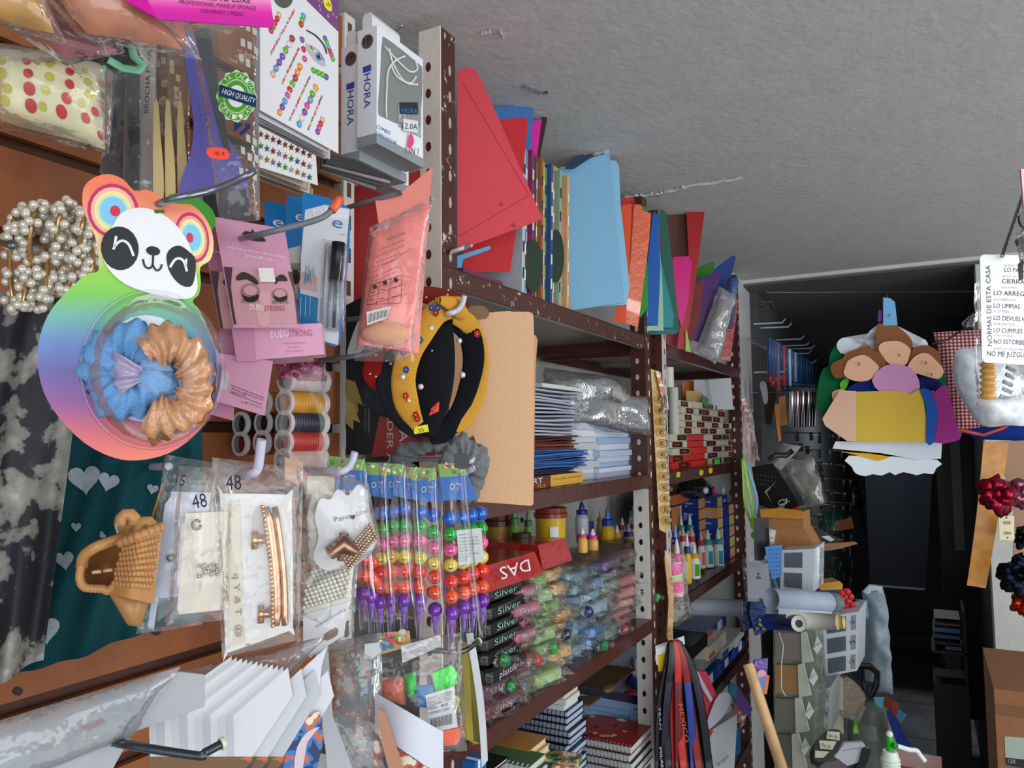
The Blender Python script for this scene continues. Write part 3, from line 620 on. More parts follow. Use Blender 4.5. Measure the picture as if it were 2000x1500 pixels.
thing('rhinestone_sheet','white sheet of coloured face rhinestones with an eye print','sticker sheet',[('sheet',k),('purple_header',pu,'purple'),('mirror_print',mir),('price_tag',tg,'yellow')]+rows+[('eye_print',eyeb)])
for i in range(6):
    o=i+1; pl=Pl(580,150,None,0,0,X=-0.50-0.006*o); j=(i%3)*2
    k=card(pl,[(506-j,60),(636+o*2-j,150),(641+o-j,296+o*3),(505-j,222+o*5)],('gloss',['#d4d4d8','#c8c8ce'][i%2]),0.0009)
    thing('rhinestone_sheet',['white sheet edge directly behind the front rhinestone sheet','white sheet edge, second behind the rhinestone front sheet','white sheet edge, third behind the rhinestone front sheet','white sheet edge, fourth behind the rhinestone front sheet','white sheet edge, fifth behind the rhinestone front sheet','hindmost white sheet edge behind the rhinestone front sheet'][i],'sticker sheet',k,'stacked rhinestone sheets')
ss=Pl(560,310,None,0,0,X=-0.515)
k=card(ss,[(505,246),(617,304),(621,362),(505,326)],('gloss','#d8d8d6'),0.0009); pr=[('sheet',k)]
for r_,(y0,y1) in enumerate(((262,303),(285,325),(307,346))):
    e=MB(); n=9
    for i in range(n):
        t=i/(n-1); cx=510+t*95; cy=y0+(y1-y0)*t; c=[['#b86030','#a83c28','#a84838','#7a3a6a'],['#68a838','#3888b0','#c03828','#c898b8','#b888a0'],['#d0d0e0','#d08830','#b890c0','#4898b0','#70b848']][r_][i%(4 if r_==0 else 5)]
        pts=[(cx+(6.5 if q%2==0 else 2.8)*math.sin(q*math.pi/5),cy-(8.2 if q%2==0 else 3.4)*math.cos(q*math.pi/5)) for q in range(10)]
        cc=ss.at(cx,cy,.0022); e.raw([cc]+[ss.at(*p,.0004) for p in pts],[(0,1+q,1+(q+1)%10) for q in range(10)],('metal',c))
    pr.append(('star_row',e))
thing('star_sheet','white sheet with three rows of coloured foil stars','sticker sheet',pr)
for i in range(5):
    pl=Pl(560,340,None,0,0,X=-0.53-0.008*i); k=card(pl,[(506,320+5*i),(600+3*i,345+6*i),(598+3*i,368+5*i),(506,332+5*i)],('gloss',['#c8bca8','#a8987c','#d0c8bc','#8a7458','#b8a88c'][i]),0.001)
    thing('card_sheet',['beige','tan','ivory','brown','light brown'][i]+' card edge in the small stack under the star sheet','sheet',k,'cards under the star sheet')
# --- charger boxes
def charger(xo,yo,X0,front,lab,sx=1.0):
    T=lambda x,y:(x+xo,y+yo)
    a=PX(*T(736,49),X0); ybot=PX(*T(727,270),X0); h=a.z-ybot.z; Y0=a.y; wd=0.026; Y1=PX(*T(826,125),X0).y
    bx=MB(); bx.box(X0-wd,X0,Y0,Y1,a.z-h,a.z,('gloss','#e4e6ee'))
    wn=MB(); cab=MB(); tx=MB(); base=MB(); lug=MB()
    zc=a.z
    lug.prism([(X0-wd*0.75,Y0,zc),(X0-wd*.25,Y0,zc),(X0-wd*.25,Y0,zc+0.012),(X0-wd*.35,Y0,zc+0.017),(X0-wd*.65,Y0,zc+.017),(X0-wd*.75,Y0,zc+.012)],(0,0.05,0),('gloss','#e0e0e4'))
    base.box(X0-wd-0.0004,X0+0.0004,Y0-0.0004,Y1+.0004,a.z-h-0.003,a.z-h+0.008,('gloss','#8e9498'))
    # side print (faces the camera)
    p=lambda u,v,o=0.0004: Vector((X0-wd*(1-u),Y0-o,zc-h*v))
    def bxt(txt,u0,v0,u1,v1,cap,m,o=.0008):
        d=p(u1,v1,o)-p(u0,v0,o); up=Vector((-d.z,0,d.x)); up=up.normalized()*cap; tx.text(txt,p(u0,v0,o),p(u1,v1,o),up,m)
    tx.prism([p(0.52+0.30*math.cos(t),0.12+0.062*math.sin(t)) for t in [i*math.pi/10 for i in range(20)]],(0,-.0002,0),('metal','#8a8c8c'))
    bxt('1P',0.34,0.14,0.72,0.14,0.007,('paper','#202020'))
    bxt('HORA',0.36,0.40,0.36,0.70,0.009,('gloss','#2a4f8e')); tx.prism([p(0.3,0.345),p(.72,.345),p(.72,.385),p(.3,.385)],(0,-.0003,0),('gloss','#2a50c0')); tx.prism([p(0.3,0.335),p(.72,.33),p(.72,.345),p(.3,.345)],(0,-.0004,0),('gloss','#b02020'))
    pr=[('carton',bx),('hang_tab',lug),('base_band',base,'grey band'),('side_print',tx)]
    if front:
        fp=Pl(*T(736,49),None,0,0,X=X0); w4=lambda x,y:T(x/4+400,y/4)
        wd_=sm([w4(1385,330),w4(1420,300),w4(1660,490),w4(1700,560),w4(1690,860),w4(1660,1010),w4(1400,920),w4(1355,860),w4(1370,600)],3)
        deco(wn,fp,wd_,('gloss','#8f9594'),1); cl=MB(); cl.poly([fp.at(x,y,.003) for x,y in wd_],('clear','#ffffff'))
        deco(wn,fp,[w4(1510,790),w4(1690,830),w4(1690,1080),w4(1600,1030),w4(1510,990)],('gloss','#a4acac'),1.5)
        for pts in ([(1400,360),(1500,470),(1600,560),(1660,540),(1640,470)],[(1560,440),(1480,480),(1430,560),(1420,700),(1415,840),(1420,920)],[(1450,500),(1500,600),(1600,650),(1650,600)],[(1440,380),(1470,500),(1560,640),(1660,660)]):
            P=[fp.at(*w4(*q),.0022) for q in sm(pts,4,False)]; cab.tube(P,0.0013,('plastic','#dcdcd8'),7)
        adp=MB(); adp.prism([fp.at(*w4(x,y),.003) for x,y in ((1520,800),(1560,795),(1570,960),(1520,950))],-fp.n*.002,('plastic','#e4e4e0'))
        pt=MB(); deco(pt,fp,[w4(1520,798),w4(1665,800),w4(1668,893),w4(1526,890)],('paper','#20262a'),14); ptext(pt,fp,'HORA',*w4(1540,880),*w4(1660,885),9,('paper','#2a78c8'),15)
        deco(pt,fp,[w4(1550,925),w4(1665,945),w4(1665,1040),w4(1552,1020)],('gloss','#d8dcdc'),14); ptext(pt,fp,'2.0A',*w4(1562,1005),*w4(1660,1012),11,('paper','#202428'),15)
        deco(pt,fp,sm([w4(1605,1040),w4(1625,1060),w4(1635,1110),w4(1610,1155),w4(1590,1140),w4(1598,1090)],3),('paper','#e83a80'),15)
        ptext(pt,fp,'COMBO',*w4(1335,995),*w4(1443,1055),7,('gloss','#3a6ab8'),2); ptext(pt,fp,'CARGADOR',*w4(1330,1045),*w4(1492,1135),7,('gloss','#3a6ab8'),2); ptext(pt,fp,'2 EN 1',*w4(1560,1200),*w4(1668,1205),12,('gloss','#8a3a30'),2)
        pr+=[('window',wn,[('cable',cab),('adapter',adp)]),('window_film',cl),('front_print',pt)]
    return thing('charger_box',lab,'charger box',pr,'white charger boxes')
charger(0,0,-0.500,True,'white HORA charger box in front, window showing coiled white cable')
charger(-33,34,-0.530,False,'white HORA charger box just behind the windowed one, darker and lower')
charger(-28,60,-0.562,False,'white charger box deepest in the hanging row, only its base showing')
for i in range(4):
    pl=Pl(700,335,None,0,0,X=-0.535-0.008*i); k=card(pl,[(640-3*i,300),(780-12*i,330+6*i),(775-14*i,352+6*i),(636-3*i,318+5*i)],('gloss',['#3c3c3e','#a8aab0','#58585a','#88888c'][i]),0.004)
    thing('blister_pack',['black','pale grey','charcoal','mid grey'][i]+' flat pack edge under the charger boxes','pack',k,'flat packs under the charger boxes')
k=MB(); q=[PX(1455/4+400,280/4,-0.56),PX(1540/4+400,200/4,-0.50)]; k.tube(q,0.0015,('metal','#b8bcc0'),8)
thing('display_hook','thin silver hook tip above the charger boxes','hook',k)
# ================= pink lash-glue cards =================
def dudu(front,dx,dy,X,lab,c='#cf94ae'):
    T=lambda *p:[(x+dx,y+dy) for x,y in p]
    pl=Pl(500+dx,540+dy,None,52,2,X=X); k=MB()
    card(pl,T((417,423),(556,447),(587,640),(456,640)),('gloss',c),0.0008,None,k)
    pr=[]
    ph=MB(); deco(ph,pl,T((437,521),(571,531),(586,632),(457,634)),('gloss','#c8949c'),1)
    deco(ph,pl,T((437,521),(454,522),(451,560),(456,600),(462,634),(457,634)),('gloss','#4a3038'),2)
    deco(ph,pl,T((562,530),(571,531),(586,632),(581,633),(574,570)),('gloss','#5a3a44'),2)
    deco(ph,pl,sm(T((498,575),(520,570),(528,575),(526,632),(505,632)),2),('gloss','#d4a0a4'),2)
    for e in ([(462,540),(475,531),(495,540),(505,552),(500,556),(482,546),(464,548)],[(537,545),(548,536),(558,540),(561,549),(545,549),(538,556)]): deco(ph,pl,sm(T(*e),3),('gloss','#3a2428'),3)
    for cx,cy,rx,ry in ((489,570,19,16),(547,576,16,13)): deco(ph,pl,ell(cx+dx,cy+dy,rx,ry,8),('gloss','#9c6474'),3); deco(ph,pl,ell(cx+dx,cy+dy-3,rx*.7,ry*.6,8),('gloss','#c4949c'),4)
    for e in ([(472,574),(485,581),(504,575),(506,580),(500,588),(488,590),(478,586)],[(533,576),(545,582),(559,577),(561,584),(552,589),(540,587)]): deco(ph,pl,sm(T(*e),2),('gloss','#1c1218'),5)
    for x0,x1,y in ((474,504,584),(535,560,585)):
        for i in range(9):
            x=x0+(x1-x0)*i/8; pline(ph,pl,T((x,y),(x+(i-4)*0.7,y+8)),1.0,('gloss','#1c1218'),6)
    tx=MB(); W=('gloss','#eee4ea')
    ptext(tx,pl,'Long lasting adhesive Dries quickly',443+dx,484+dy,556+dx,504+dy,5,W,3); ptext(tx,pl,'Saf and effe ctive',478+dx,501+dy,532+dx,509+dy,5,W,3)
    ptext(tx,pl,'DUDU',487+dx,604+dy,515+dx,607+dy,11,W,8); ptext(tx,pl,'STRONG',516+dx,607+dy,556+dx,607+dy,10,('gloss','#a03868'),8)
    hole=MB(); deco(hole,pl,sm(T((473,457),(480,451),(490,453),(494,447),(499,456),(515,464),(518,472),(492,470),(478,466)),2),('gloss','#2c2c1c'),2)
    pr=[('header_card',k,'pink',[('eyes_photo',ph),('print_text',tx),('hang_hole',hole)])]
    bx=MB(); P0=Pl(540+dx,665+dy,None,52,0,X=X+0.004)
    d=-P0.n*0.024
    bx.prism([P0.at(*q) for q in T((497,637),(628,631),(633,692),(500,703))],d,('gloss','#d69ab6'))
    bx.prism([P0.at(*q) for q in T((452,640),(497,637),(500,706),(462,706))],-P0.n*.02,('gloss','#c488a4'))
    bt=MB(); ptext(bt,P0,'DUDU',529+dx,660+dy,564+dx,657+dy,14,W,2); ptext(bt,P0,'STRONG',565+dx,658+dy,610+dx,656+dy,13,('gloss','#b04878'),2)
    for i,(t,x0,x1) in enumerate((('Long lasting adhesive',553,597),('Dries quickly',563,584),('Saf and effe ctive',559,592))): ptext(bt,P0,t,x0+dx,672+i*8+dy,x1+dx,670.5+i*8+dy,3.5,('gloss','#a86890'),2)
    pr.append(('glue_box',bx,[('box_print',bt)]))
    if front:
        st=MB(); card(pl,T((504,523),(534,523),(538,551),(508,551)),('paper','#e4e0dc'),0.0003,mb=st,off=.003); pline(st,Pl(520,540,None,52,2,X=X+.003),[(506,528),(533,528)],1.2,('paper','#b83030'),2); pline(st,Pl(520,540,None,52,2,X=X+.003),[(509,547),(536,547)],1.2,('paper','#b83030'),2); ptext(st,Pl(520,540,None,52,2,X=X+.003),'$28.-0',509,543,533,542,9,('paper','#383c50'),2)
        pr.append(('price_sticker',st,'white'))
    return thing('lash_glue_pack',lab,'lash glue pack',pr,'pink lash glue packs')
dudu(True,0,0,-0.470,'pink DUDU STRONG lash-glue pack in front, price sticker on its photo')
dudu(False,-26,8,-0.495,'pink lash-glue pack half hidden behind the priced front one','#a86078')
pl=Pl(480,760,None,50,0,X=-0.49)
for i,(q,c,lab) in enumerate(((([(425,690),(533,705),(517,812),(410,780)]),'#c890aa','pink card back with small print below the lash-glue box'),(([(405,700),(460,730),(456,822),(395,805)]),'#b87e98','darker pink card back, lowest one beside the bubble pack'))):
    p_=Pl(470,760,None,50,0,X=-0.49-0.01*i); k=card(p_,q,('gloss',c),0.001); e=MB()
    if i==0:
        pline(e,p_,[(451,752),(515,777)],1,('paper','#3a2430'),2); pline(e,p_,[(450,767),(512,790)],1,('paper','#3a2430'),2); ptext(e,p_,'Blends well waterproof',452,760,514,783,3.5,('paper','#3a2430'),2); ptext(e,p_,'DARK-TONE',449,767,481,775,4,('paper','#5a3448'),2); ptext(e,p_,'7g NET WT 0.25 oz',470,786,512,798,4,('paper','#5a3448'),2)
    thing('hang_card',lab,'card',[('card',k),('small_print',e)])
k=MB(); p_=Pl(435,740,None,50,0,X=-0.47); card(p_,[(428,722),(446,728),(440,762),(424,752)],('gloss','#b8b0b8'),0.006,mb=k)
thing('clip_tab','small white plastic tab beside the scrunchie bubble','tab',k)
# ================= blue e lash glues =================
def ecard(q,X,lab,front=False,le=None):
    pl=Pl(600,520,None,52,0,X=X); k=card(pl,sm(q,1),('gloss','#1670b4'),0.0012); e=MB(); pr=[('card',k)]
    if le: ptext(e,pl,'e',le[0],le[1],le[0]+le[2],le[1]+le[3],le[4],('gloss','#d8dade'),2)
    if front:
        deco(e,pl,[(596,410),(634,400),(683,408),(660,674),(625,664),(622,628),(585,618),(588,500)],('gloss','#c8ccd0'),1)
        deco(e,pl,[(582,572),(622,582),(619,630),(583,622)],('gloss','#1a74ac'),2); deco(e,pl,[(634,404),(683,411),(681,430),(634,425)],('gloss','#d8dade'),2)
        ptext(e,pl,'e',607,420,631,426,24,('gloss','#d8dade'),3); ptext(e,pl,'e',647,442,668,447,22,('gloss','#1a74ac'),3); ptext(e,pl,'ver',664,458,674,461,4,('gloss','#808890'),3)
        for i in range(22):
            a=R.uniform(-1,1); pline(e,pl,[(604+a*8,520+R.uniform(-6,30)),(604+a*12+R.uniform(-3,3),548+R.uniform(-5,10))],0.9,('gloss','#5a8aa8'),3)
        deco(e,pl,[(588,530),(620,540),(620,572),(584,562)],('gloss','#c8a8a0'),2)
        for i in range(3): pline(e,pl,[(588+i*9,580),(587+i*9,618)],1,('gloss','#b8d0e0'),3)
        cap=MB(); a,b=pl.at(661,474,.006),pl.at(656,548,.006); cap.tube([a,a+(b-a)*.5,b],0.0062,('plastic','#17181a'),18)
        tb=MB(); a2,b2=pl.at(655,549,.006),pl.at(650,646,.006); tb.tube([a2,b2],0.0060,('film','#e8eef4'),18); tb.tube([a2,pl.at(652,640,.006)],0.0015,('plastic','#3a3c40'),8)
        lt=MB(); o=Pl(652,600,None,52,0,X=X+.008); ptext(lt,o,'WATERPROOF',655,559,650,632,7,('gloss','#6a7a88'),1,up=(1,0)); lt.tube([pl.at(640,478,.004),pl.at(634,640,.004)],0.0025,('film','#ffffff'),8)
        bl=MB(); Patch(pl,[(630,466),(680,474),(672,655),(622,645)],0.016,0.0012,30,2,0).skin(bl,('clear','#f0f6ff'),10,16,False)
        pr+=[('tube_cap',cap,'black cap'),('glue_tube',tb),('tube_text',lt),('blister',bl)]
    pr.append(('print',e)); return thing('eyelash_glue_card',lab,'glue card',pr,'blue eyelash glue cards')
ecard([(595,376),(640,386),(676,402),(684,410),(683,480),(664,672),(655,677),(622,664),(582,650),(588,500),(590,380)],-0.505,'blue and white e lash-glue card with black-capped tube, nearest one',True)
ecard([(560,384),(566,381),(594,386),(596,400),(590,640),(560,620),(556,490)],-0.53,'blue e card directly behind the tube card',False,(576,430,16,2,20))
ecard([(516,396),(522,392),(558,400),(562,470),(570,640),(520,600)],-0.56,'blue e card, last of the three, farthest left',False,(531,440,22,5,20))
pl=Pl(580,540,None,52,0,X=-0.52); k=card(pl,[(562,486),(592,478),(590,590),(570,580)],('gloss','#c8c0bc'),0.001); e=MB(); deco(e,pl,ell(577,541,9,15,0),('gloss','#3a2418'),1); deco(e,pl,ell(577,543,5,8,0),('gloss','#100c0c'),2)
for i in range(10): pline(e,pl,[(570+i*1.8,528),(566+i*2.6,514)],1,('gloss','#201818'),2)
deco(e,pl,[(584,620),(596,616),(596,640),(584,636)],('gloss','#d85030'),2)
thing('eyelash_card','white card with a printed eye between the pink pack and blue cards','card',[('card',k),('eye_print',e)])
hook('display_hook','grey hook with orange cap through the pink DUDU card',[(440,470,-0.66),(480,464,-0.46),(600,435,-0.41),(640,418,-0.40),(664,390,-0.395)],0.0024,('plastic','#6c7078'),0.012,('plastic','#e8683c'))
hook('display_hook','grey hook holding the pink printed sponge bag',[(620,425,-0.66),(690,402,-0.52),(784,376,-0.46)],0.0026,('plastic','#6a6e76'))
hook('display_hook','grey hook curving up beneath the pink sponge bag',[(560,707,-0.66),(640,702,-0.54),(715,692,-0.50),(738,682,-0.495),(752,664,-0.49)],0.0026,('plastic','#54585e'))
hook('display_hook','short grey hook behind the pink sponge bag',[(655,620,-0.62),(672,624,-0.56),(705,622,-0.53)],0.0026,('plastic','#6a6e76'))
# ================= pink sponge bag =================
pl=Pl(770,520,None,50,0,X=-0.47)
k=MB(); card(pl,[(733,392),(745,390),(784,376),(845,326),(838,400),(742,455)],('gloss','#e08478'),0.001,mb=k)
Pb=Patch(pl,[(727,452),(840,393),(818,690),(700,672)],0.008,0.003,20,4,0.002); k2=MB(); Pb.skin(k2,('satin','#e6847e'),14,18)
spg=MB(); c=pl.at(755,652,.006); spg.sph(c,0.026,('foam','#d8a084'),16,10,(1.0,0.5,0.45),(pl.u,pl.v,pl.n))
tx=MB(); T2=Pl(770,520,None,50,0,X=-0.458); K=('paper','#5a2428')
ptext(tx,T2,'INSTRUCTIONS',758,470,792,457,5,K)
for i,(x0,y0,x1,y1) in enumerate(((748,487,790,469),(732,504,790,480),(735,515,782,495),(731,523,780,506),(728,533,804,486+0),(727,545,778,521),(726,552,774,532),(725,560,776,541),(724,568,780,548))):
    ptext(tx,T2,['Moisten the sponge','with water and squeeze','out the excess water','Apply the foundation with','Liquid Foundation Powder','the flat side and the tip','blend it evenly on skin','wash after every use','let dry in fresh air'][i],x0,y0,x1,y1,3.4,K)
for a,b in (((724,557),(785,537)),((722,580),(784,556)),((718,597),(783,576)),((715,595),(783,592))): pline(tx,T2,[a,b],1,K)
for a,b in (((724,557),(716,597)),((742,551),(735,595)),((763,544),(758,593)),((785,537),(783,590))): pline(tx,T2,[a,b],1,K)
for x,y in ((732,560),(752,552),(773,547)): deco(tx,T2,ell(x,y,4.5,4.5),('paper','#3a1418'),2)
for x,y in ((728,572),(747,567),(769,563),(725,586),(746,584),(771,580)): pline(tx,T2,[(x-5,y),(x+5,y-2)],1.5,K)
bc=MB(); deco(bc,T2,[(716,609),(764,598),(754,622),(717,636)],('paper','#d4cccc'),3)
for i in range(16): x=720+i*2.4; pline(bc,T2,[(x+1,612-i*.5),(x-1,631-i*.9)],1.1 if i%3 else 0.5,('paper','#3a3236'),4)
bg_=MB(); Patch(pl,[(722,445),(846,385),(808,708),(692,705)],0.013,0.004,28,6,0.003).skin(bg_,('film','#ffeeee'),16,20)
thing('sponge_bag','pink makeup-sponge bag with printed instructions table and barcode, hanging tilted','bag',[('header',k,'salmon pink'),('insert',k2),('sponge',spg,'peach sponge'),('instructions_print',tx),('barcode',bc),('bag_film',bg_)])
# ================= items in the gap behind =================
def gapcard(name,lab,cat,q,d,c,a=60,kind='gloss',th=0.003,e=None):
    xs=sum(p[0] for p in q)/len(q); ys=sum(p[1] for p in q)/len(q); pl=Pl(xs,ys,d,a); k=card(pl,q,(kind,c),th); pr=[('body',k)]
    if e: t=MB(); e(t,pl); pr.append(('print',t)); return thing(name,lab,cat,pr)
    return thing(name,lab,cat,k)
gapcard('red_folder','red folder standing in the gap behind the sponge bag','folder',[(668,370),(830,330),(840,560),(780,600),(668,600)],1.06,'#9c2020',kind='paper')
k=MB(); p=PD(672,600,1.0); 
gapcard('binder_box','black box with gold arrow edges and tiny white print','box',[(676,596),(745,560),(790,650),(760,790),(745,888),(676,888)],1.0,'#101010',e=lambda t,pl:[deco(t,pl,[(676,x),(694,x+6),(709,x+52),(698,x+46),(700,x+66),(676,x+60)],('gloss','#8a7440'),1) for x in (740,)]+[deco(t,pl,[(676,780),(690,790),(704,826),(690,820),(690,840),(676,826)],('gloss','#a08c50'),2),ptext(t,pl,'OFICINA & ESCUELA',712,760,712,840,4,('gloss','#70706c'),2,up=(1,0)),ptext(t,pl,'DOCUMENTOS ENGARGOLADAS',719,770,719,845,3,('gloss','#a8a8a0'),2,up=(1,0))])
gapcard('folder_box','red box lettered FOLDER beside the black one','box',[(744,800),(850,790),(850,890),(725,892)],0.97,'#8e1a14',e=lambda t,pl:[ptext(t,pl,'FOLDER A',756,770,756,905,12,('gloss','#c8b8b0'),2,up=(1,0)),ptext(t,pl,'ARS',780,840,780,900,16,('gloss','#c8b8b0'),2,up=(1,0))])
gapcard('white_blister','white blister card curving behind the sponge bag','card',sm([(712,640),(702,625),(690,650),(678,690),(690,692),(710,680)],3),0.93,'#d4d4d8')
# ================= headbands =================
def band(pts,w,X,m,thick=0.25,seg=14,lab=None,mb=None,twist=None):
    mb=mb or MB(); P=[]; ws=[]
    pp=sm([(p[0],p[1],p[2] if len(p)>2 else 1.0,p[3] if len(p)>3 else X) for p in pts],5,False)
    for x,y,s,xx in pp: q=PX(x,y,xx); P.append(q); ws.append(w*s*0.5*(DX(x,xx)/F))
    n=Vector((math.cos(math.radians(52)),-math.sin(math.radians(52)),0))
    return mb.tube(P,ws,m,seg,True,flat=(n,thick))
def on_band(x,y,X,o): q=PX(x,y,X); n=Vector((math.cos(math.radians(52)),-math.sin(math.radians(52)),0)); return q+n*o
def pearls(lst,X,o=0.005):
    k=MB()
    for x,y,r in lst: k.sph(on_band(x,y,X,o),r*DX(x,X)/F,('pearl','#d8d4cc'),12,8)
    return k
def blooms(lst,X,o=0.0065):
    k=MB()
    pl=Pl(lst[0][0],lst[0][1],None,52,0,X=X)
    for x,y,c in lst:
        pl=Pl(x,y,None,52,0,X=X)
        for i in range(5):
            t=i*1.257; k.poly([pl.at(px_,py_,o) for px_,py_ in ell(x+3.6*math.cos(t),y+4.2*math.sin(t),3,3.4,n=8)],('fabric',c))
        k.poly([pl.at(px_,py_,o+.0003) for px_,py_ in ell(x,y,1.6,1.6,n=6)],('fabric','#e0c060'))
    return k
MU='#c48f34'
kk=MB(); band([(800,575,.7),(845,578),(900,590,.9),(905,600,.5)],38,-0.50,('fabric','#6e221e'),mb=kk); k2=MB(); band([(838,572,.6),(800,590,.8),(762,640,1),(740,680,1),(728,730,1),(740,755,.6)],40,-0.51,('fabric','#8c1c1c'),mb=k2)
thing('headband','maroon twisted headband with tiny pearls, mostly behind the mustard one','headband',[('knot',kk,'maroon twist'),('band',k2),('pearls',pearls([(832,582,2.5),(851,584,2),(873,577,2.5),(875,568,2),(814,582,2),(734,694,2),(755,705,2),(763,711,3),(723,731,2),(734,736,2),(770,671,2),(752,677,2)],-0.495,0.004))],'hanging headbands')
kf=MB(); band([(905,596,.8,-.475),(880,600,1,-.475),(850,612,1.1),(825,650,1.0),(800,690,1.05),(788,740,1.05),(795,790,1.05),(815,830,.6)],46,-0.47,('fabric',MU),mb=kf)
kb=MB(); band([(880,612,.8,-.48),(912,630,.9),(934,660,.6),(944,700,.45),(940,735,.6),(926,775,.9),(906,815,.9),(888,842,.4)],46,-0.485,('fabric',MU),mb=kb)
kn=MB(); band([(858,586,.5),(880,594,1),(900,612,1),(905,624,.6)],32,-0.462,('fabric',MU),0.5,mb=kn)
thing('headband','mustard floral headband with pearls, frontmost of the hanging headbands','headband',[('band',kf),('band',kb),('knot',kn),('pearls',pearls([(841,642,6),(791,665,5),(814,704,5),(786,737,6),(821,756,6),(798,783,4)],-0.468)),('pearls',pearls([(940,678,3),(944,729,5),(920,775,5.5)],-0.50)),('flower_print',blooms([(843,601,'#2a4a8c'),(855,601,'#2a4a8c'),(851,611,'#a02c24'),(821,664,'#3a6a8c'),(783,680,'#24448c'),(788,688,'#24448c'),(793,722,'#24448c'),(792,773,'#a83028'),(812,810,'#a82420'),(815,818,'#a82420'),(932,652,'#b03430')],-0.468))],'hanging headbands')
ka=MB(); band([(862,612,.6),(850,650,.9),(848,710,1),(845,770,.9),(835,820,.7),(828,850,.5)],84,-0.49,('fabric','#15161a'),mb=ka)
kc=MB(); band([(885,625,.9),(915,650,1),(925,700,.95),(915,755,.85),(895,805,.75),(868,845,.8),(842,862,.3)],46,-0.49,('fabric','#101118'),mb=kc)
ks=MB(); card(Pl(848,800,None,52,0,X=-0.476),[(843,796),(858,784),(857,803),(838,812)],('paper','#e8452a'),.0006,mb=ks); ptext(ks,Pl(848,800,None,52,0,X=-0.476),'$18',845,806,854,791,7,('paper','#3a1814'),2)
thing('headband','black velvet headband with two large pearls and a red sticker','headband',[('band',ka),('band',kc),('pearls',pearls([(896,667,6),(902,733,6.5),(843,686,2)],-0.485)),('price_sticker',ks,'orange-red')],'hanging headbands')
ka=MB(); band([(815,600,.5),(830,660,.7),(838,720,.9),(835,770,.8),(835,795,.5)],40,-0.505,('fabric','#4a4846'),mb=ka); 
thing('headband','dark grey pleated headband behind the mustard front strap','headband',ka,'hanging headbands')
kd=MB(); band([(760,690,.5),(752,740,.9),(768,790,1),(795,830,.8),(828,852,.5)],42,-0.50,('fabric','#22242a'),mb=kd); ks=MB(); band([(806,838),(836,836)],16,-0.48,('fabric','#161616'),mb=ks); st=MB(); q=Pl(820,838,None,52,0,X=-0.474); card(q,[(803,835),(835,829),(838,843),(810,848)],('paper','#e4dc2c'),.0006,mb=st); ptext(st,q,'25',818,845,829,842,7,('paper','#4a4a20'),2)
thing('headband','black satin headband on the left with a yellow price tag','headband',[('band',kd),('clasp',ks),('price_tag',st,'yellow')],'hanging headbands')
kd=MB(); band([(720,700,.5),(722,770,.9),(745,800,.7),(775,812,.5)],34,-0.53,('fabric','#26262c'),mb=kd)
thing('headband','dim black headband furthest back at the left of the bunch','headband',kd,'hanging headbands')
W8=('plastic','#c0bed4')
hook('display_hook','white-tipped hook holding the headbands at the top',[(820,620,-0.66),(865,614,-0.48),(890,608,-0.455),(902,595,-0.452),(907,578,-0.45)],0.0032,W8)
# grey plush scrunchies
gp=Pl(860,900,None,50,0,X=-0.50); k=MB(); scrunchie(k,gp,845,905,62,24,('fur','#8e9296'),0,0.55,3,fold=6); k3=MB(); scrunchie(k3,gp,905,915,26,20,('fur','#989c9e'),0.006,1.4,6,fold=5)
thing('plush_hair_tie','grey plush scrunchies hanging under the headbands','hair tie',[('loop',k),('loop',k3)])
gapcard('black_tag','small black square tag on the grey plush scrunchie','tag',sm([(890,888),(914,887),(914,914),(890,913)],2),0.72,'#26282a',50)
hook('display_hook','white-tipped hook in front of the plush scrunchies',[(780,898,-0.66),(850,897,-0.52),(912,902,-0.47),(924,895,-0.465),(929,872,-0.463)],0.003,W8)
# ================= manila folders =================
pl=Pl(980,800,None,62,0,X=-0.49)
k=card(pl,[(880,622),(915,614),(995,607),(1001,609)]+[(1033,609),(1040,612),(1042,620),(1043,650),(1041,985),(1038,988),(875,975)],('paper','#dcb088'),0.0008)
thing('manila_folder','front manila folder hanging between headbands and shelf','folder',k,'manila folders')
pl=Pl(980,800,None,62,0,X=-0.494)
k=card(pl,[(900,655),(1040,652),(1047,656),(1050,664),(1046,713),(1042,985),(900,980)],('paper','#d0a078'),0.0008)
thing('manila_folder','manila folder just behind the front one, its edge showing right','folder',k,'manila folders')
pl=Pl(940,606,None,62,0,X=-0.51)
thing('kraft_paper','torn brown kraft paper scrap above the manila folders','paper',card(pl,sm([(902,610),(915,600),(930,597),(945,598),(954,606),(950,622),(900,622)],2),('cardboard','#8a6a4a'),.001))
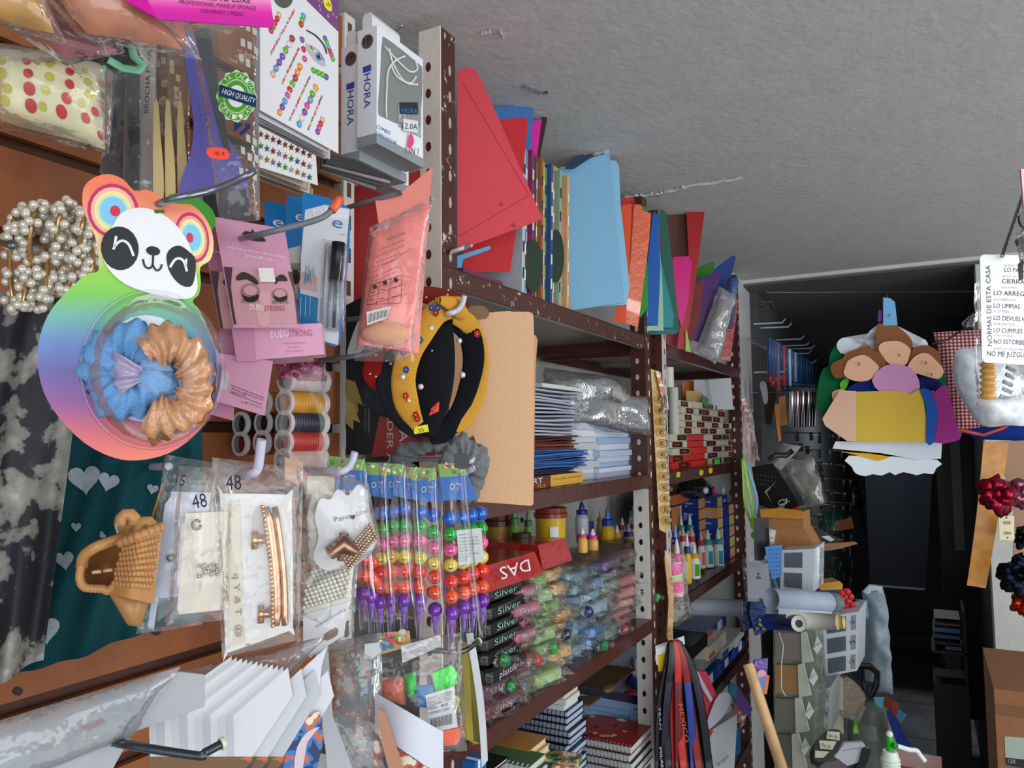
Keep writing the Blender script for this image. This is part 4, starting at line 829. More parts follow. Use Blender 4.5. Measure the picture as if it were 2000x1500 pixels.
# ================= thread spools =================
def spool(x,y,X,c,lab,length=0.052,rr=0.0122):
    a=PX(x,y,X); ax=Vector((0.12,1,0)).normalized(); L=length; core='#c8c8c4'
    b=MB(); b.lathe(a,ax,[(rr*.98,0.006),(rr*.98,L-0.006)],('satin',c),24)
    for i in range(11): h=0.008+i*(L-0.016)/10; b.lathe(a,ax,[(rr*.985,h-.0018),(rr*1.02,h),(rr*.985,h+.0018)],('satin',c),24)
    fl=MB(); fl.lathe(a,ax,[(rr*.80,0.0),(rr*1.08,0),(rr*1.08,0.004),(rr*.95,0.0065)],('plastic',core),24)
    f2=MB(); f2.lathe(a,ax,[(rr*.95,L-.0065),(rr*1.08,L-.004),(rr*1.08,L),(rr*.8,L)],('plastic',core),24)
    tb=MB(); 
    n=24; u=Vector((1,-.12,0)).normalized(); w_=ax.cross(u); ring=lambda r,h:[a+ax*h+u*(r*math.cos(2*math.pi*i/n))+w_*(r*math.sin(2*math.pi*i/n)) for i in range(n)]
    A,B=ring(rr*.8,0),ring(rr*.8,L*.8); tb.raw(A+B,[(i,(i+1)%n,n+(i+1)%n,n+i) for i in range(n)],('plastic','#7a7a7a'),True); tb.poly(B,('plastic','#8a8a88'))
    # take the solid lathe end caps off: near end must be open
    del_=[i for i,f in enumerate(fl.f) if len(f)==24]; 
    for i in reversed(del_): del fl.f[i],fl.m[i],fl.c[i],fl.s[i]
    return thing('thread_spool',lab,'thread spool',[('thread',b),('flange',fl,'pale plastic rim'),('flange',f2,'pale plastic rim'),('tube',tb)],'sewing thread spools')
for x,y,c,lab in ((556,741,'#b8b4b0','white thread spool, top of the right-hand column'),(553,786,'#c48c1c','mustard-yellow thread spool in the right-hand column'),(553,826,'#141c34','navy thread spool in the right-hand column'),(551,864,'#b02c20','red thread spool in the right-hand column'),(551,900,'#c8b0a4','pale striped thread spool at the bottom of the right-hand column')): spool(x,y,-0.585,c,lab)
for x,y,c,lab in ((511,787,'#9a6a28','yellow spool dimly seen in the middle column'),(511,826,'#101018','black thread spool in the middle column'),(509,864,'#7c2018','dark red thread spool in the middle column'),(468,828,'#0e0e12','black thread spool in the left column under the pink card'),(467,867,'#6e1a14','dark red thread spool in the left column')): spool(x,y,-0.618 if x>500 else -0.65,c,lab)
k=MB(); Patch(Pl(600,740,None,30,0,X=-0.56),[(536,700),(636,704),(640,925),(536,925)],0.004,0.002,40,3,0).skin(k,('clear','#fff0f8'),10,14,False)
thing('spool_wrap','clear wrap over the right-hand thread spools','wrap',k)
pl=Pl(590,715,None,40,0,X=-0.57); k=MB(); rr=random.Random(8)
for i in range(26): k.sph(pl.at(rr.uniform(545,632),rr.uniform(704,738),rr.uniform(0,.008)),0.0028,('bead',rr.choice(['#a01860','#78104a','#c03880'])),8,6)
b=MB(); Patch(pl,[(538,700),(636,700),(640,745),(540,742)],0.010,0.003,40,3,0).skin(b,('film','#d84898'),10,8)
thing('bead_bag','magenta beads in a clear bag above the spools','bead bag',[('beads',k),('bag',b)])
# ================= clear bags with hair clips =================
hook('display_hook','white hook holding the 48-marked hair clip bags',[(420,905,-0.66),(470,925,-0.46),(492,925,-0.42),(503,915,-0.415),(508,885,-0.412),(511,858,-0.41)],0.0034,W8)
hook('display_hook','white hook holding the round-card clip bags',[(560,915,-0.66),(620,918,-0.50),(660,922,-0.46),(678,915,-0.455),(688,900,-0.452),(693,882,-0.45)],0.0034,W8)
hook('display_hook','white hook tip in front of the crayon packs',[(840,920,-0.66),(888,932,-0.46),(912,921,-0.425),(926,914,-0.415)],0.0034,W8)
hook('display_hook','white rod between the dark scarf and clip bags',[(280,912,-0.62),(330,911,-0.5)],0.003,W8)
# claw clip
cp=Pl(240,1110,None,40,0,X=-0.46); cm=('plastic','#b88450'); k=MB()
def shell(u,v):
    # opening basket-like claw
    x,y=bil([(240,1060),(318,1030),(300,1180),(215,1160)],u,v); return cp.at(x,y,0.022*math.sin(math.pi*u)*(1-0.3*v)+0.004)
k.grid(shell,14,14,cm)
for i in range(8): x,y=bil([(232,1062),(318,1028),(318,1028),(232,1062)],(i+.5)/8,0); k.sph(cp.at(x,y,0.022*math.sin(math.pi*(i+.5)/8)+.004),0.0034,cm,8,6)
for i in range(11):
    for j in range(9):
        u,v=(i+.5+.5*(j%2))/12,(j+.6)/11; q=shell(min(u,1),v); k.sph(q,0.0021,cm,6,4)
rim_=MB(); pts=[cp.at(x,y,o) for x,y,o in ((160,1105,.0),(165,1085,.006),(185,1070,.01),(205,1062,.008),(232,1052,.0),(245,1040,-.01),(240,1025,-.014),(262,1035,-.01))]
rim_.tube([Vector(q) for q in sm([tuple(p) for p in pts],4,False)],0.0036,cm,8)
bwl=MB(); 
def bowl(u,v): x,y=bil([(160,1095),(242,1050),(262,1150),(165,1150)],u,v); return cp.at(x,y,-0.02*math.sin(math.pi*u)*math.sin(math.pi*v)+.002)
bwl.grid(bowl,12,12,('plastic','#8a5c34')); pts=[(158,1108),(156,1130),(166,1147),(200,1150),(215,1152),(240,1120),(262,1085),(290,1060)]
for i,(x,y) in enumerate(sm(pts,5,False)): bwl.sph(cp.at(x,y,.004),0.0028,cm,7,5)
stem=MB(); Patch(cp,[(205,1148),(300,1150),(275,1225),(250,1222)],0.012,0.0004,20,1,0).skin(stem,('plastic','#a87848'),10,10)
teeth=MB()
for i in range(3): a=cp.at(180+i*22,1118-i*3,.003); teeth.tube([a,cp.at(198+i*22,1116-i*3,.003)],0.0012,('plastic','#d8b080'),6)
for (x,y) in ((250,1025),(285,1040)): rim_.tube([cp.at(x+22*math.cos(t)*.7,y+22*math.sin(t),0.004) for t in [i*math.pi/5 for i in range(5,11)]],0.004,cm,8)
thing('claw_clip','tan textured plastic hair claw clip gaping open','hair clip',[('outer_shell',k),('rim',rim_),('inner_shell',bwl,'darker inside'),('stem',stem),('teeth',teeth)])
k=MB(); k.tube([PX(*p) for p in ((318,945,-.47),(300,1000,-.465),(290,1035,-.46))],0.0009,('metal','#b0903c'),6); thing('gold_cord','thin gold cord above the claw clip','cord',k)
def clipbag(name,lab,quad,X,a,cards,extra,seed,header=None,num=None,bulge=.01):
    cx=sum(p[0] for p in quad)/4; cy=sum(p[1] for p in quad)/4; pl=Pl(cx,cy,None,a,0,X=X); pr=[]
    for i,(q,c) in enumerate(cards): pr.append(('backing_card',card(pl,sm(q,1),('gloss',c),.001,off=-.001*i)))
    for n,mb in extra(pl): pr.append((n,mb))
    b=MB(); Patch(pl,quad,bulge,0.0035,26,seed,0.002).skin(b,('film','#ffffff'),14,18); pr.append(('bag',b))
    if num:
        t=MB(); 
        for s_,x,y,w_,h_,dy in num: ptext(t,Pl(x,y,None,a,0,X=X+.012),s_,x,y,x+w_,y+dy,h_,('paper','#221a3a'),1)
        pr.append(('marker_number',t))
    return thing(name,lab,'hair clip bag',pr,'clear bags of hair clips')
def alli(pl,x0,y0,x1,y1,w,c='#c89878',pe='#d8c8b4',n=14):
    a=MB(); A,B=pl.at(x0,y0,.004),pl.at(x1,y1,.004); r=w*DX(x0,-.42)/F/2
    mid=[pl.at(x0+(x1-x0)*t+6*math.sin(math.pi*t),y0+(y1-y0)*t,.006) for t in [i/8 for i in range(9)]]
    a.tube(mid,[r*.5]+[r]*7+[r*.5],('metal',c),10); a.tube([q+pl.u*r*1.4+pl.n*.001 for q in mid],r*.55,('metal','#d0a888'),8)
    for i in range(n*2): t=i/(2*n-1); a.sph(pl.at(x0+(x1-x0)*t-w*.35+6*math.sin(math.pi*t),y0+(y1-y0)*t,.009),r*.38,('metal','#e0b898'),6,5)
    p=MB()
    for i in range(n): t=(i+.5)/n; p.sph(pl.at(x0+(x1-x0)*t+w*.85+6*math.sin(math.pi*t),y0+(y1-y0)*t,.006),r*.5,('pearl','#dcd4c8'),8,6)
    h=MB()
    for t in (0.28,0.9):
        c0=pl.at(x0+(x1-x0)*t-w*.9,y0+(y1-y0)*t,.006); h.tube([c0-pl.u*.004,c0+pl.u*.006],0.003,('metal','#c89878'),8); h.tube([c0-pl.u*.003-pl.v*.006,c0-pl.u*.003+pl.v*.006],.0022,('metal','#c89878'),8)
    return [('hair_clip',a),('clip_pearls',p),('clip_hinge',h)]
def smallclip(pl,x,y,w,h):
    a=MB(); rr=random.Random(int(x))
    for i in range(28): a.sph(pl.at(x+rr.uniform(-w,w),y+rr.uniform(-h,h),.003),0.0012,('metal','#b8b4a8'),6,5)
    return a
clipbag('hair_clip_bag','clear clip bag marked 45, leftmost and furthest back of the bags',[(324,888),(425,905),(395,1220),(265,1240)],-0.455,44,[([(335,960),(412,962),(395,1160),(300,1170)],'#c4c4d4')],lambda pl:[('snap',MB().sph(pl.at(334,1090,.003),.0028,('metal','#6a6458'),10,6,(1,1,.4),(pl.u,pl.v,pl.n))),('card_edge',card(pl,[(322,985),(340,962),(300,1232),(288,1228)],('gloss','#b4b8c8'),.001,off=.002))],1,num=[('15',342,947,18,22,3)])
clipbag('hair_clip_bag','clear bag marked 48 whose cream card is behind the front bag',[(350,910),(455,915),(448,1210),(325,1222)],-0.44,44,[([(362,1003),(448,998),(446,1190),(350,1200),(346,1190)],'#d8d0c0'),([(355,1022),(430,1022),(436,1150),(345,1150)],'#d0d0d4')],lambda pl:[('small_clip',smallclip(pl,405,1115,18,12)),('snap',MB().tube([pl.at(*p,.003) for p in ell(384,1025,8,9,n=12)],.0009,('metal','#8a8478'),6))],2,num=[('48',378,995,28,28,-6)])
clipbag('hair_clip_bag','front clear bag marked 48 with gold and pearl bar clip on white card',[(414,893),(592,915),(585,1250),(434,1285)],-0.415,46,[(sm([(430,970),(436,964),(560,966),(570,975),(572,1225),(565,1232),(445,1275),(440,1268)],2),'#dcdad8')],lambda pl:[('stripe_print',card(pl,[(436,985),(468,978),(478,1255),(448,1266)],('gloss','#d4ccb8'),.0003,off=.0008)),('character_print',MB().text('@  T & Y p',pl.at(462,1245,.002),pl.at(456,1120,.002),pl.u*.004,('paper','#8a8478')))]+alli(pl,520,990,540,1222,22)+[('clip_window',MB().poly([pl.at(*p,.0012) for p in ell(506,1030,14,42)],('gloss','#c4bcb8')))],3,num=[('48',442,958,30,30,-2)])
def roundcard(pl):
    t=MB(); ptext(t,pl,'Pano',654,1020,686,1012,10,('paper','#4a4a58'),3); t.poly([pl.at(*p,.0012) for p in heart(689,1010,.35,-.1)],('paper','#3a3858')); ptext(t,pl,'Love',697,1008,722,1000,10,('paper','#8a8a94'),3)
    h=MB(); h.tube([pl.at(643,1080,.008),pl.at(672,1062,.012),pl.at(700,1078,.008)],[.006,.009,.005],('metal','#94705c'),10); h.tube([pl.at(672,1040,.01),pl.at(668,1095,.01)],.004,('metal','#a8846c'),8)
    p=MB(); rr=random.Random(4)
    for i in range(14):
        for j in range(5): p.sph(pl.at(670+i*4+j*3,1085-i*4.6+j*6,.012),.0016,('metal','#c8a890'),6,5)
    s=MB(); card(Pl(715,1058,None,50,0,X=-.43),[(702,1053),(725,1046),(727,1062),(704,1071)],('paper','#ee4a34'),.0004,mb=s); ptext(s,Pl(715,1058,None,50,0,X=-.43),'35',712,1063,720,1058,6,('paper','#8a1c14'),2)
    return [('card_text',t),('hair_clip',h),('clip_stones',p),('price_sticker',s)]
clipbag('hair_clip_bag','clear bag with cloud-shaped white card, bronze clip and red 35 sticker',[(578,905),(720,945),(745,1075),(600,1150)],-0.445,48,[(sm([(615,1010),(625,975),(645,975),(660,955),(680,968),(700,945),(718,960),(722,1000),(735,1060),(700,1100),(640,1115),(612,1090),(622,1050)],3),'#d8d8da')],roundcard,5,bulge=.016)
def pearlcard(pl):
    p=MB()
    for i in range(11):
        for j in range(9):
            x,y=bil([(600,1120),(690,1090),(680,1170),(592,1195)],(i+.5*(j%2))/11,j/9); p.sph(pl.at(x,y,.004),.0021,('pearl','#cfcaba'),7,5)
    t=MB(); ptext(t,pl,'Fashion Jewelry',672,1188,616,1222,7,('paper','#6a6a70'),3)
    h=MB(); deco(h,pl,sm([(632,1240),(655,1226),(661,1232),(657,1242),(640,1251),(632,1248)],2),('gloss','#7a6458'),2)
    return [('pearl_mesh',p),('card_text',t),('hang_hole',h)]
clipbag('hair_clip_bag','clear bag with woven pearl clip and upside-down Fashion Jewelry card',[(585,1110),(700,1090),(690,1260),(575,1290)],-0.46,48,[([(592,1200),(682,1175),(672,1240),(605,1285),(592,1270)],'#d4d4d6'),([(598,1118),(692,1094),(684,1180),(594,1200)],'#d8d4c4')],pearlcard,6)
clipbag('hair_clip_bag','clear bag with peach and pink card behind the front 48 bag',[(545,895),(665,912),(650,1240),(560,1200)],-0.475,48,[([(556,893),(592,903),(592,930),(585,950),(556,935)],'#d8a888'),([(575,922),(600,925),(590,950),(578,945)],'#c83868'),([(600,930),(655,930),(640,1120),(600,1100)],'#c8bca4')],lambda pl:[('hair_clip',MB().tube([pl.at(598,965,.004),pl.at(588,1010,.004)],.005,('metal','#8a5c48'),8))],7)
# ================= stacked bead crayons =================
BC=[('blue','#0c5cc0'),('green','#0c9c34'),('pink','#dc5490'),('yellow','#d8c04c'),('red','#e02c20'),('orange','#e8502c'),('purple','#6a24a0')]
def face_on(mb,c,r,n,sad,col):
    u=Vector((n.y,-n.x,0)).normalized()*-1; v=n.cross(u).normalized(); 
    if v.z<0: v=-v
    K=('plastic',col)
    P=lambda a,b: c+(n+u*a+v*b).normalized()*r*1.012
    for s in (-1,1):
        if sad is None: mb.sph(P(.28*s,.22),r*.07,K,6,4,(1,1,1))
        else: mb.tube([P(.16*s,.24),P(.28*s,.30 if sad==0 else .18),P(.42*s,.20)],r*.06,K,5)
    mb.tube([P(-.3,-.18 if sad!=1 else -.36),P(-.15,-.31 if sad!=1 else -.24),P(.15,-.31 if sad!=1 else -.24),P(.3,-.18 if sad!=1 else -.36)],r*.06,K,5)
cn=Vector((math.cos(math.radians(58)),-math.sin(math.radians(58)),0))
def crayon(x0,ys,X,lab,dx=0,faces=True,rpx=14.5,start=0):
    """ys: pixel y of blue..purple ball centres"""
    parts=[]; d=DX(x0,X); r=rpx*d/F
    for i,y in enumerate(ys):
        if y is None: continue
        nm,c=BC[i]; p=PX(x0+dx*i/6,y,X); b=MB(); b.lathe(p-Vector((0,0,r*.93)),(0,0,1),[(r*math.sin(t)*1.0,r*.93*(1-math.cos(t))) for t in [0.02,.35,.7,1.05,1.4,1.75,2.1,2.45,2.8,3.12]],('bead',c),18); sub=[]
        if faces and i in (1,2,3,4,5):
            f=MB(); face_on(f,p,r,cn,{1:1,2:0,3:None,4:0,5:1}[i],{1:'#0a3a14',2:'#7a1c48',3:'#3a2c10',4:'#7a100c',5:'#7a1c08'}[i]); sub=[('face_print',f)]
        parts.append(('bead',b,nm,sub) if sub else ('bead',b,nm))
    p=PX(x0+dx,ys[6],X); t=MB(); t.lathe(p-Vector((0,0,r*.8)),(0,0,-1),[(r*.55,0),(r*.5,r*.6),(r*.3,r*1.0),(r*.26,r*1.9),(r*.06,r*2.5)],('bead','#8a58b8'),12); parts.append(('crayon_tip',t,'translucent purple'))
    cp_=MB(); cp_.lathe(p-Vector((0,0,r*1.3)),(0,0,-1),[(r*.62,0),(r*.45,r*2.9),(r*.4,r*3.6)],('clear','#f0f0ff'),12); parts.append(('clear_cap',cp_))
    return thing('bead_crayon',lab,'crayon',parts,'stacked bead crayons')
cols=[(711,[None,None,None,None,1092,1124,1158],-.49,'far left, only red to purple beads showing'),
(728,[None,None,None,None,1098,1130,1164],-.485,'second from the left, mostly behind the clip bag'),
(745,[1002,1033,1063,1091,1119,1146,1175],-.48,'beside the round-card clip bag'),
(766,[999,1027,1057,1086,1115,1146,1172],-.472,'just left of the bright winking yellow bead'),
(791,[993,1027,1055,1087,1115,1146,1172],-.464,'third full column, large smiling yellow bead'),
(821,[1000,1027,1055,1089,1117,1146,1173],-.456,'middle of the row, smiling yellow bead facing front'),
(846,[1006,1039,1069,1100,1127,1157,1190],-.446,'left of the front stick, slightly lower'),
(878,[1012,1043,1074,1104,1136,1166,1197],-.430,'front stick with the clearest faces'),
(902,[1011,1040,1070,1098,1128,1158,1185],-.437,'directly right of the front stick, behind the label'),
(920,[1007,1036,1066,1094,1120,1150,1180],-.446,'behind the label, second from the right'),
(938,[1003,1032,1060,1088,1114,1146,1173],-.455,'rightmost stick, its top behind the label')]
for x,ys,X,l in cols: crayon(x,ys,X,'bead crayon of stacked smiley balls, '+l,dx=(4 if x>840 else -2))
def garden(e,pl,q,seed):
    rr=random.Random(seed)
    n=6
    for i in range(14):
        u,v=rr.random(),rr.random()*0.42; x,y=bil(q,.06+u*.88,v*.9); deco(e,pl,ell(x,y,rr.uniform(2,5),rr.uniform(2,4),rr.uniform(0,90),8),('gloss',rr.choice(['#3c8a2c','#6ab030','#d8c8a0','#c87838','#e0dcc8','#7a3c90','#c03828'])),2+i%3)
    x,y=bil(q,.5,.62); 
    for ch,dx_,c in (('O',-9,'#2c9a3c'),('T',3,'#c83028')): ptext(e,pl,ch,x+dx_-4,y+6,x+dx_+5,y+8,12,('gloss','#e0e4e8'),4); ptext(e,pl,ch,x+dx_-3,y+5,x+dx_+4,y+7,10,('gloss',c),5)
H=[([(700,902),(752,905),(766,975),(722,968)],-.478),([(740,903),(790,908),(800,972),(752,965)],-.466),([(765,905),(812,915),(820,978),(775,970)],-.458),([(800,912),(850,915),(858,978),(824,982)],-.447),([(856,906),(905,903),(932,975),(862,978)],-.428),([(640,890),(712,898),(722,960),(650,955)],-.49)]
for i,(q,X) in enumerate(H):
    pl=Pl(q[0][0],q[0][1],None,55,0,X=X); k=card(pl,[bil(q,0,0),bil(q,1,0),bil(q,1,.36),bil(q,0,.36)],('gloss','#78a048'),.0006); card(pl,[bil(q,0,.36),bil(q,1,.36),bil(q,1,1),bil(q,0,1)],('gloss','#0c5cae'),.0006,mb=k); e=MB(); garden(e,pl,q,i)
    hk=None
    b=MB(); y2=[1215,1205,1210,1225,1262,1190][i]
    Patch(pl,[(q[0][0]-2,q[0][1]-4),(q[1][0]+2,q[1][1]-4),(q[1][0]+(40 if i==4 else 22),y2),(q[0][0]+(8 if i<4 else 10),y2)],0.014,0.003,30,i,0.010).skin(b,('clear','#ffffff'),12,22,False)
    thing('crayon_header',['blue garden-print header card, leftmost over the hidden crayons','blue garden-print header card, second from the left','blue garden-print header card, centre of the crayon packs','blue garden-print header card directly left of the front one','blue garden-print header card of the front crayon pack','blue garden-print header card furthest left beside the hook'][i],'header card',[('header',k,[('garden_print',e)]),('bag',b)],'crayon pack headers')
pl=Pl(918,1070,None,56,0,X=-.412); k=card(pl,[(892,1036),(940,1031),(946,1096),(896,1105)],('paper','#c4c8c8'),.0005); t=MB()
for i in range(9): ptext(t,pl,['FABRICADO EN','CONTENIDO 1 PZA','MODELO CRAYON','NO RECOMENDADO','HECHO EN CHINA','PARA MENORES','DE 3 AÑOS','IMPORTADO','USO ESCOLAR'][i],896,1047+i*6.3,[915,934,936,938,925,924,935,917,912][i],1044+i*6.3,3.2,('paper','#70767a'),2)
thing('paper_label','white printed paper label covering the right side of the crayon packs','label',[('label',k),('print_text',t)])
# ================= lower left =================
def dk(n,lab,pts,r=0.003,cap=True): return hook(n,lab,pts,r,('metal','#50555a'),0.002,('plastic','#d8d4c4')) if cap else hook(n,lab,pts,r,('metal','#50555a'))
dk('display_hook','dark steel hook with white end by the stacked cards',[(195,1442,-0.52),(250,1455,-0.48),(385,1476,-0.44),(400,1470,-0.437),(436,1451,-0.433)],0.0030)
dk('display_hook','dark steel hook crossing the clear wrap left of the bent white card',[(595,1358,-0.60),(608,1366,-0.55),(735,1386,-0.50)],0.0034,False)
dk('display_hook','dark steel hook running under the crayon packs',[(700,1258,-0.66),(742,1261,-0.55),(870,1272,-0.49),(905,1272,-0.475),(935,1252,-0.47)],0.0030)
# clear pouch of long posters, bottom left
pl=Pl(200,1400,None,30,0,X=-0.50); 
k=card(pl,[(-80,1462),(150,1392),(350,1312),(400,1318),(400,1380),(260,1430),(210,1520),(-80,1560)],('gloss','#a8aab0'),.004); r_=MB(); deco(r_,pl,[(55,1462),(200,1402),(208,1412),(130,1445),(60,1472)],('gloss','#8c3038'),2)
b=MB(); Patch(pl,[(-80,1432),(352,1300),(260,1440),(-80,1570)],0.012,0.006,15,3,0.006).skin(b,('haze','#c8ccd0'),16,10)
thing('poster_sleeve','clear sleeve of long white sheets with a red stripe, bottom left corner','sleeve',[('sheets',k),('red_stripe',r_),('sleeve_film',b)])
# fanned white card stack
for i in range(15):
    x=290+ (i*15 if i<12 else i*15+ (i-11)*16); 
    X=-0.50+0.0045*i; pl=Pl(x,1440,None,56,0,X=X)
    q=[(x,1392+0.6*i+ (5 if i%3==0 else 0)),(x+22+140-i*5,1282+i*2),(x+160-i*4,1360),(x+20,1505),(x+4,1505)]
    k=card(pl,q,('gloss',['#d0d2d6','#c2c5ca','#dcdce0'][i%3]),.0011); e=MB(); deco(e,pl,[(x+2,1478),(x+40,1478),(x+34,1506),(x+4,1506)],('blotch','#7a5a38'),1)
    thing('greeting_sleeve','white sleeved card in the fan beside the dark hook, '+['leftmost','second from left','third from left','fourth from left','fifth from left','left of centre','just left of the middle','middle one','just right of the middle','right of centre','fifth from right','fourth from right','third from right','second from right','rightmost'][i],'card',[('card',k),('picture',e)],'fanned white sleeved cards')
pl=Pl(560,1400,None,56,0,X=-0.43); k=card(pl,[(468,1432),(600,1298),(640,1262),(628,1300),(624,1340),(560,1420),(510,1505),(485,1505)],('gloss','#dcdce8'),.0012); e=MB()
deco(e,pl,sm([(530,1475),(570,1430),(612,1392),(628,1405),(618,1505),(515,1520)],2),('blotch','#3a78c0'),1)
deco(e,pl,sm([(575,1505),(580,1460),(600,1430),(625,1420),(600,1450),(590,1510)],2),('gloss','#d8c8d0'),2)
thing('greeting_sleeve','large white card with colourful picture corner, front of the fan','card',[('card',k),('picture',e)])
pl=Pl(480,1390,None,40,0,X=-0.46)
b=MB(); Patch(pl,[(350,1310),(560,1262),(640,1240),(480,1420)],0.01,0.006,18,3,0.0).skin(b,('haze','#a8acb0'),14,12,False); thing('plastic_sleeve','loose crumpled clear sleeves above the white cards','sleeve',b)
# YUAN HAO bag and neighbours
pl=Pl(720,1350,None,54,0,X=-0.50)
k=card(pl,[(640,1265),(720,1238),(800,1232),(803,1262),(700,1290),(648,1312)],('gloss','#c8a060'),.0008); e=MB(); rr=random.Random(6)
for i in range(26): x=645+rr.random()*150; deco(e,pl,ell(x,1282-(x-645)*.26+rr.uniform(-18,18),rr.uniform(4,9),rr.uniform(4,8),0,9),('gloss',rr.choice(['#2a78b8','#58a838','#d8b038','#c04838','#d890a0','#e0d0b0'])),1+i%4)
ptext(e,pl,'YUAN HAO',695,1254,756,1240,9,('gloss','#181818'),7); ptext(e,pl,'20',668,1295,700,1282,17,('paper','#1c1830'),8)
k3=MB(); Patch(pl,[(645,1295),(728,1280),(740,1500),(655,1500)],0.012,0.006,22,5,.002).skin(k3,('blotch','#2a6a4a'),14,18)
b=MB(); Patch(pl,[(638,1255),(745,1235),(750,1505),(650,1505)],0.018,0.005,28,5,.004).skin(b,('haze','#b0b4b8'),12,18)
thing('toy_bag','YUAN HAO header bag of small coloured pieces, price 20 handwritten','bag',[('header',k,[('header_print',e)]),('contents',k3),('bag',b)])
pl=Pl(770,1330,None,54,0,X=-0.47); k=card(pl,sm([(712,1258),(742,1254),(741,1275),(724,1290),(712,1288)],1),('gloss','#c8ccd0'),.001); thing('cardboard_tab','white corner tab at the start of the hook under the crayons','tab',k)
k=MB(); 
def strip(u,v): x,y=bil([(728,1340),(800,1392),(868,1430),(868,1430)],u,0); return pl.at(x,y+v*90*(0.7+.6*u),0.02*math.sin(2.6*u)+.012)
k.grid(lambda u,v:pl.at(732+u*134,1352+u*78+v*(78+u*10),0.018*math.sin(math.pi*u)+.012),16,6,('gloss','#cdd0dc')); k.grid(lambda u,v:pl.at(732+u*134,1352+u*78+v*(78+u*10),0.018*math.sin(math.pi*u)+.011),16,6,('gloss','#b8bcc8'))
e=MB(); e.grid(lambda u,v:pl.at(730+u*138,1432+u*88+v*60,0.018*math.sin(math.pi*u)+.008),12,4,('blotch','#8a4a34'))
thing('bent_card','curled white card with brown picture beneath, below the hook','card',[('card',k),('picture',e)])
b=MB(); Patch(pl,[(612,1372),(745,1420),(800,1510),(650,1510)],0.012,0.005,22,2,.02).skin(b,('film','#ffffff'),12,12); thing('plastic_sleeve','clear sleeve edges under the steel hook','sleeve',b)
for i,(q,X,l) in enumerate((([(736,1385),(752,1392),(790,1505),(760,1505),(745,1450)],-.462,'narrow peach card edge left of the curled card'),([(505+110,1262),(640,1255),(650,1400),(690,1505),(640,1505)],-.495,'grey-white sleeve edge between fan and YUAN HAO bag'))):
    thing('sleeve_edge',l,'sleeve',card(Pl(*q[0],None,54,0,X=X),q,('gloss',['#b88468','#b4b6bc'][i]),.001))
# bag with neon notes
pl=Pl(840,1360,None,54,0,X=-0.455)
k1=card(pl,[(845,1315),(882,1300),(896,1318),(888,1340),(850,1352)],('plastic','#3ee04c'),.006,off=.004); k2=card(pl,[(866,1428),(905,1420),(902,1438),(892,1455),(868,1458)],('plastic','#f8623c'),.006,off=.004); k3=card(pl,[(885,1355),(900,1366),(892,1388),(884,1388)],('plastic','#e0e048'),.004,off=.003); k4=MB()
Patch(pl,[(808,1340),(850,1335),(850,1385),(810,1380)],.012,.002,30,1,0).skin(k4,('plastic','#3c84c4'),8,8); k5=MB(); Patch(pl,[(790,1318),(812,1312),(812,1362),(795,1360)],.01,.002,30,1,0).skin(k5,('plastic','#2ac040'),6,8)
k6=MB(); Patch(pl,[(728,1328),(792,1322),(792,1378),(740,1362)],.014,.006,60,1,0).skin(k6,('wrap','#c86850'),14,12)
lb=card(pl,[(831,1358),(887,1341),(894,1420),(840,1432)],('paper','#d4d6da'),.0004,off=.016); t=MB(); T3=Pl(840,1360,None,54,0,X=-0.455); T3.o=T3.o+T3.n*.0165
for i in range(5): ptext(t,T3,['FABRICADO Y DISTRIBUIDO','IMPORTADO POR COMERCIAL','PAPELERA NACIONAL S.A.','HECHO EN CHINA MATERIAL','PLASTICO Y PAPEL'][i],835,1366+i*4.6,884-(i==4)*18,1352+i*4.6,2.8,('paper','#50545a'),1)
ptext(t,T3,'MODELO',838,1388,855,1383,5,('paper','#181c20'),1); ptext(t,T3,'6R327',862,1381,876,1377,5,('paper','#181c20'),1); ptext(t,T3,'CONTENIDO 1 JUEGO',838,1397,878,1386,5,('paper','#181c20'),1)
for i in range(17): x=842+i*2.5; pline(t,T3,[(x,1404-i*.65),(x+1.5,1422-i*.5)],[1.6,.8,1.2][i%3],('paper','#181c20'),1)
b=MB(); Patch(pl,[(715,1262),(900,1235),(912,1465),(742,1480)],.022,.005,22,4,.006).skin(b,('film','#ffffff'),16,18)
h2=card(pl,[(783,1262),(860,1240),(862,1262),(786,1295)],('haze','#e8e8ea'),.0008,off=.02); ptext(h2,T3,'25',802,1284,816,1279,14,('paper','#282438'),8)
thing('note_flag_bag','clear bag of neon flags and notes with a barcode label, price 25','bag',[('note_flag',k1,'neon green arrow'),('note_flag',k2,'neon orange arrow'),('note_flag',k3,'yellow arrow'),('note_block',k4,'blue'),('note_block',k5,'green'),('pompoms',k6,'coral'),('barcode_label',lb,[('label_text',t)]),('bag_header',h2),('bag',b)])
pl=Pl(920,1340,None,54,0,X=-.49); thing('yellow_ruler','mustard-yellow plastic ruler standing behind the neon flags bag','ruler',card(pl,[(897,1250),(915,1258),(925,1452),(940,1452),(928,1262),(912,1250)][:4]+[(900,1440)],('plastic','#96882c'),.003))
thing('yellow_ruler','second yellow ruler between the first and the white strip','ruler',card(Pl(930,1340,None,54,0,X=-.495),[(908,1256),(926,1256),(942,1450),(924,1455)],('plastic','#7c7224'),.003))
k=MB(); pl=Pl(935,1360,None,54,0,X=-.48); P=lambda u,v:(pl.at(bil([(910,1238),(924,1236),(952,1485),(940,1500)],u,v)[0]+6*math.sin(3*v),bil([(910,1238),(924,1236),(952,1485),(940,1500)],u,v)[1],.006*math.sin(5*v)))
k.grid(P,3,20,('gloss','#c8ccd0')); k.grid(lambda u,v:P(u,v)-pl.n*.0008,3,20,('gloss','#b8bcc0'))
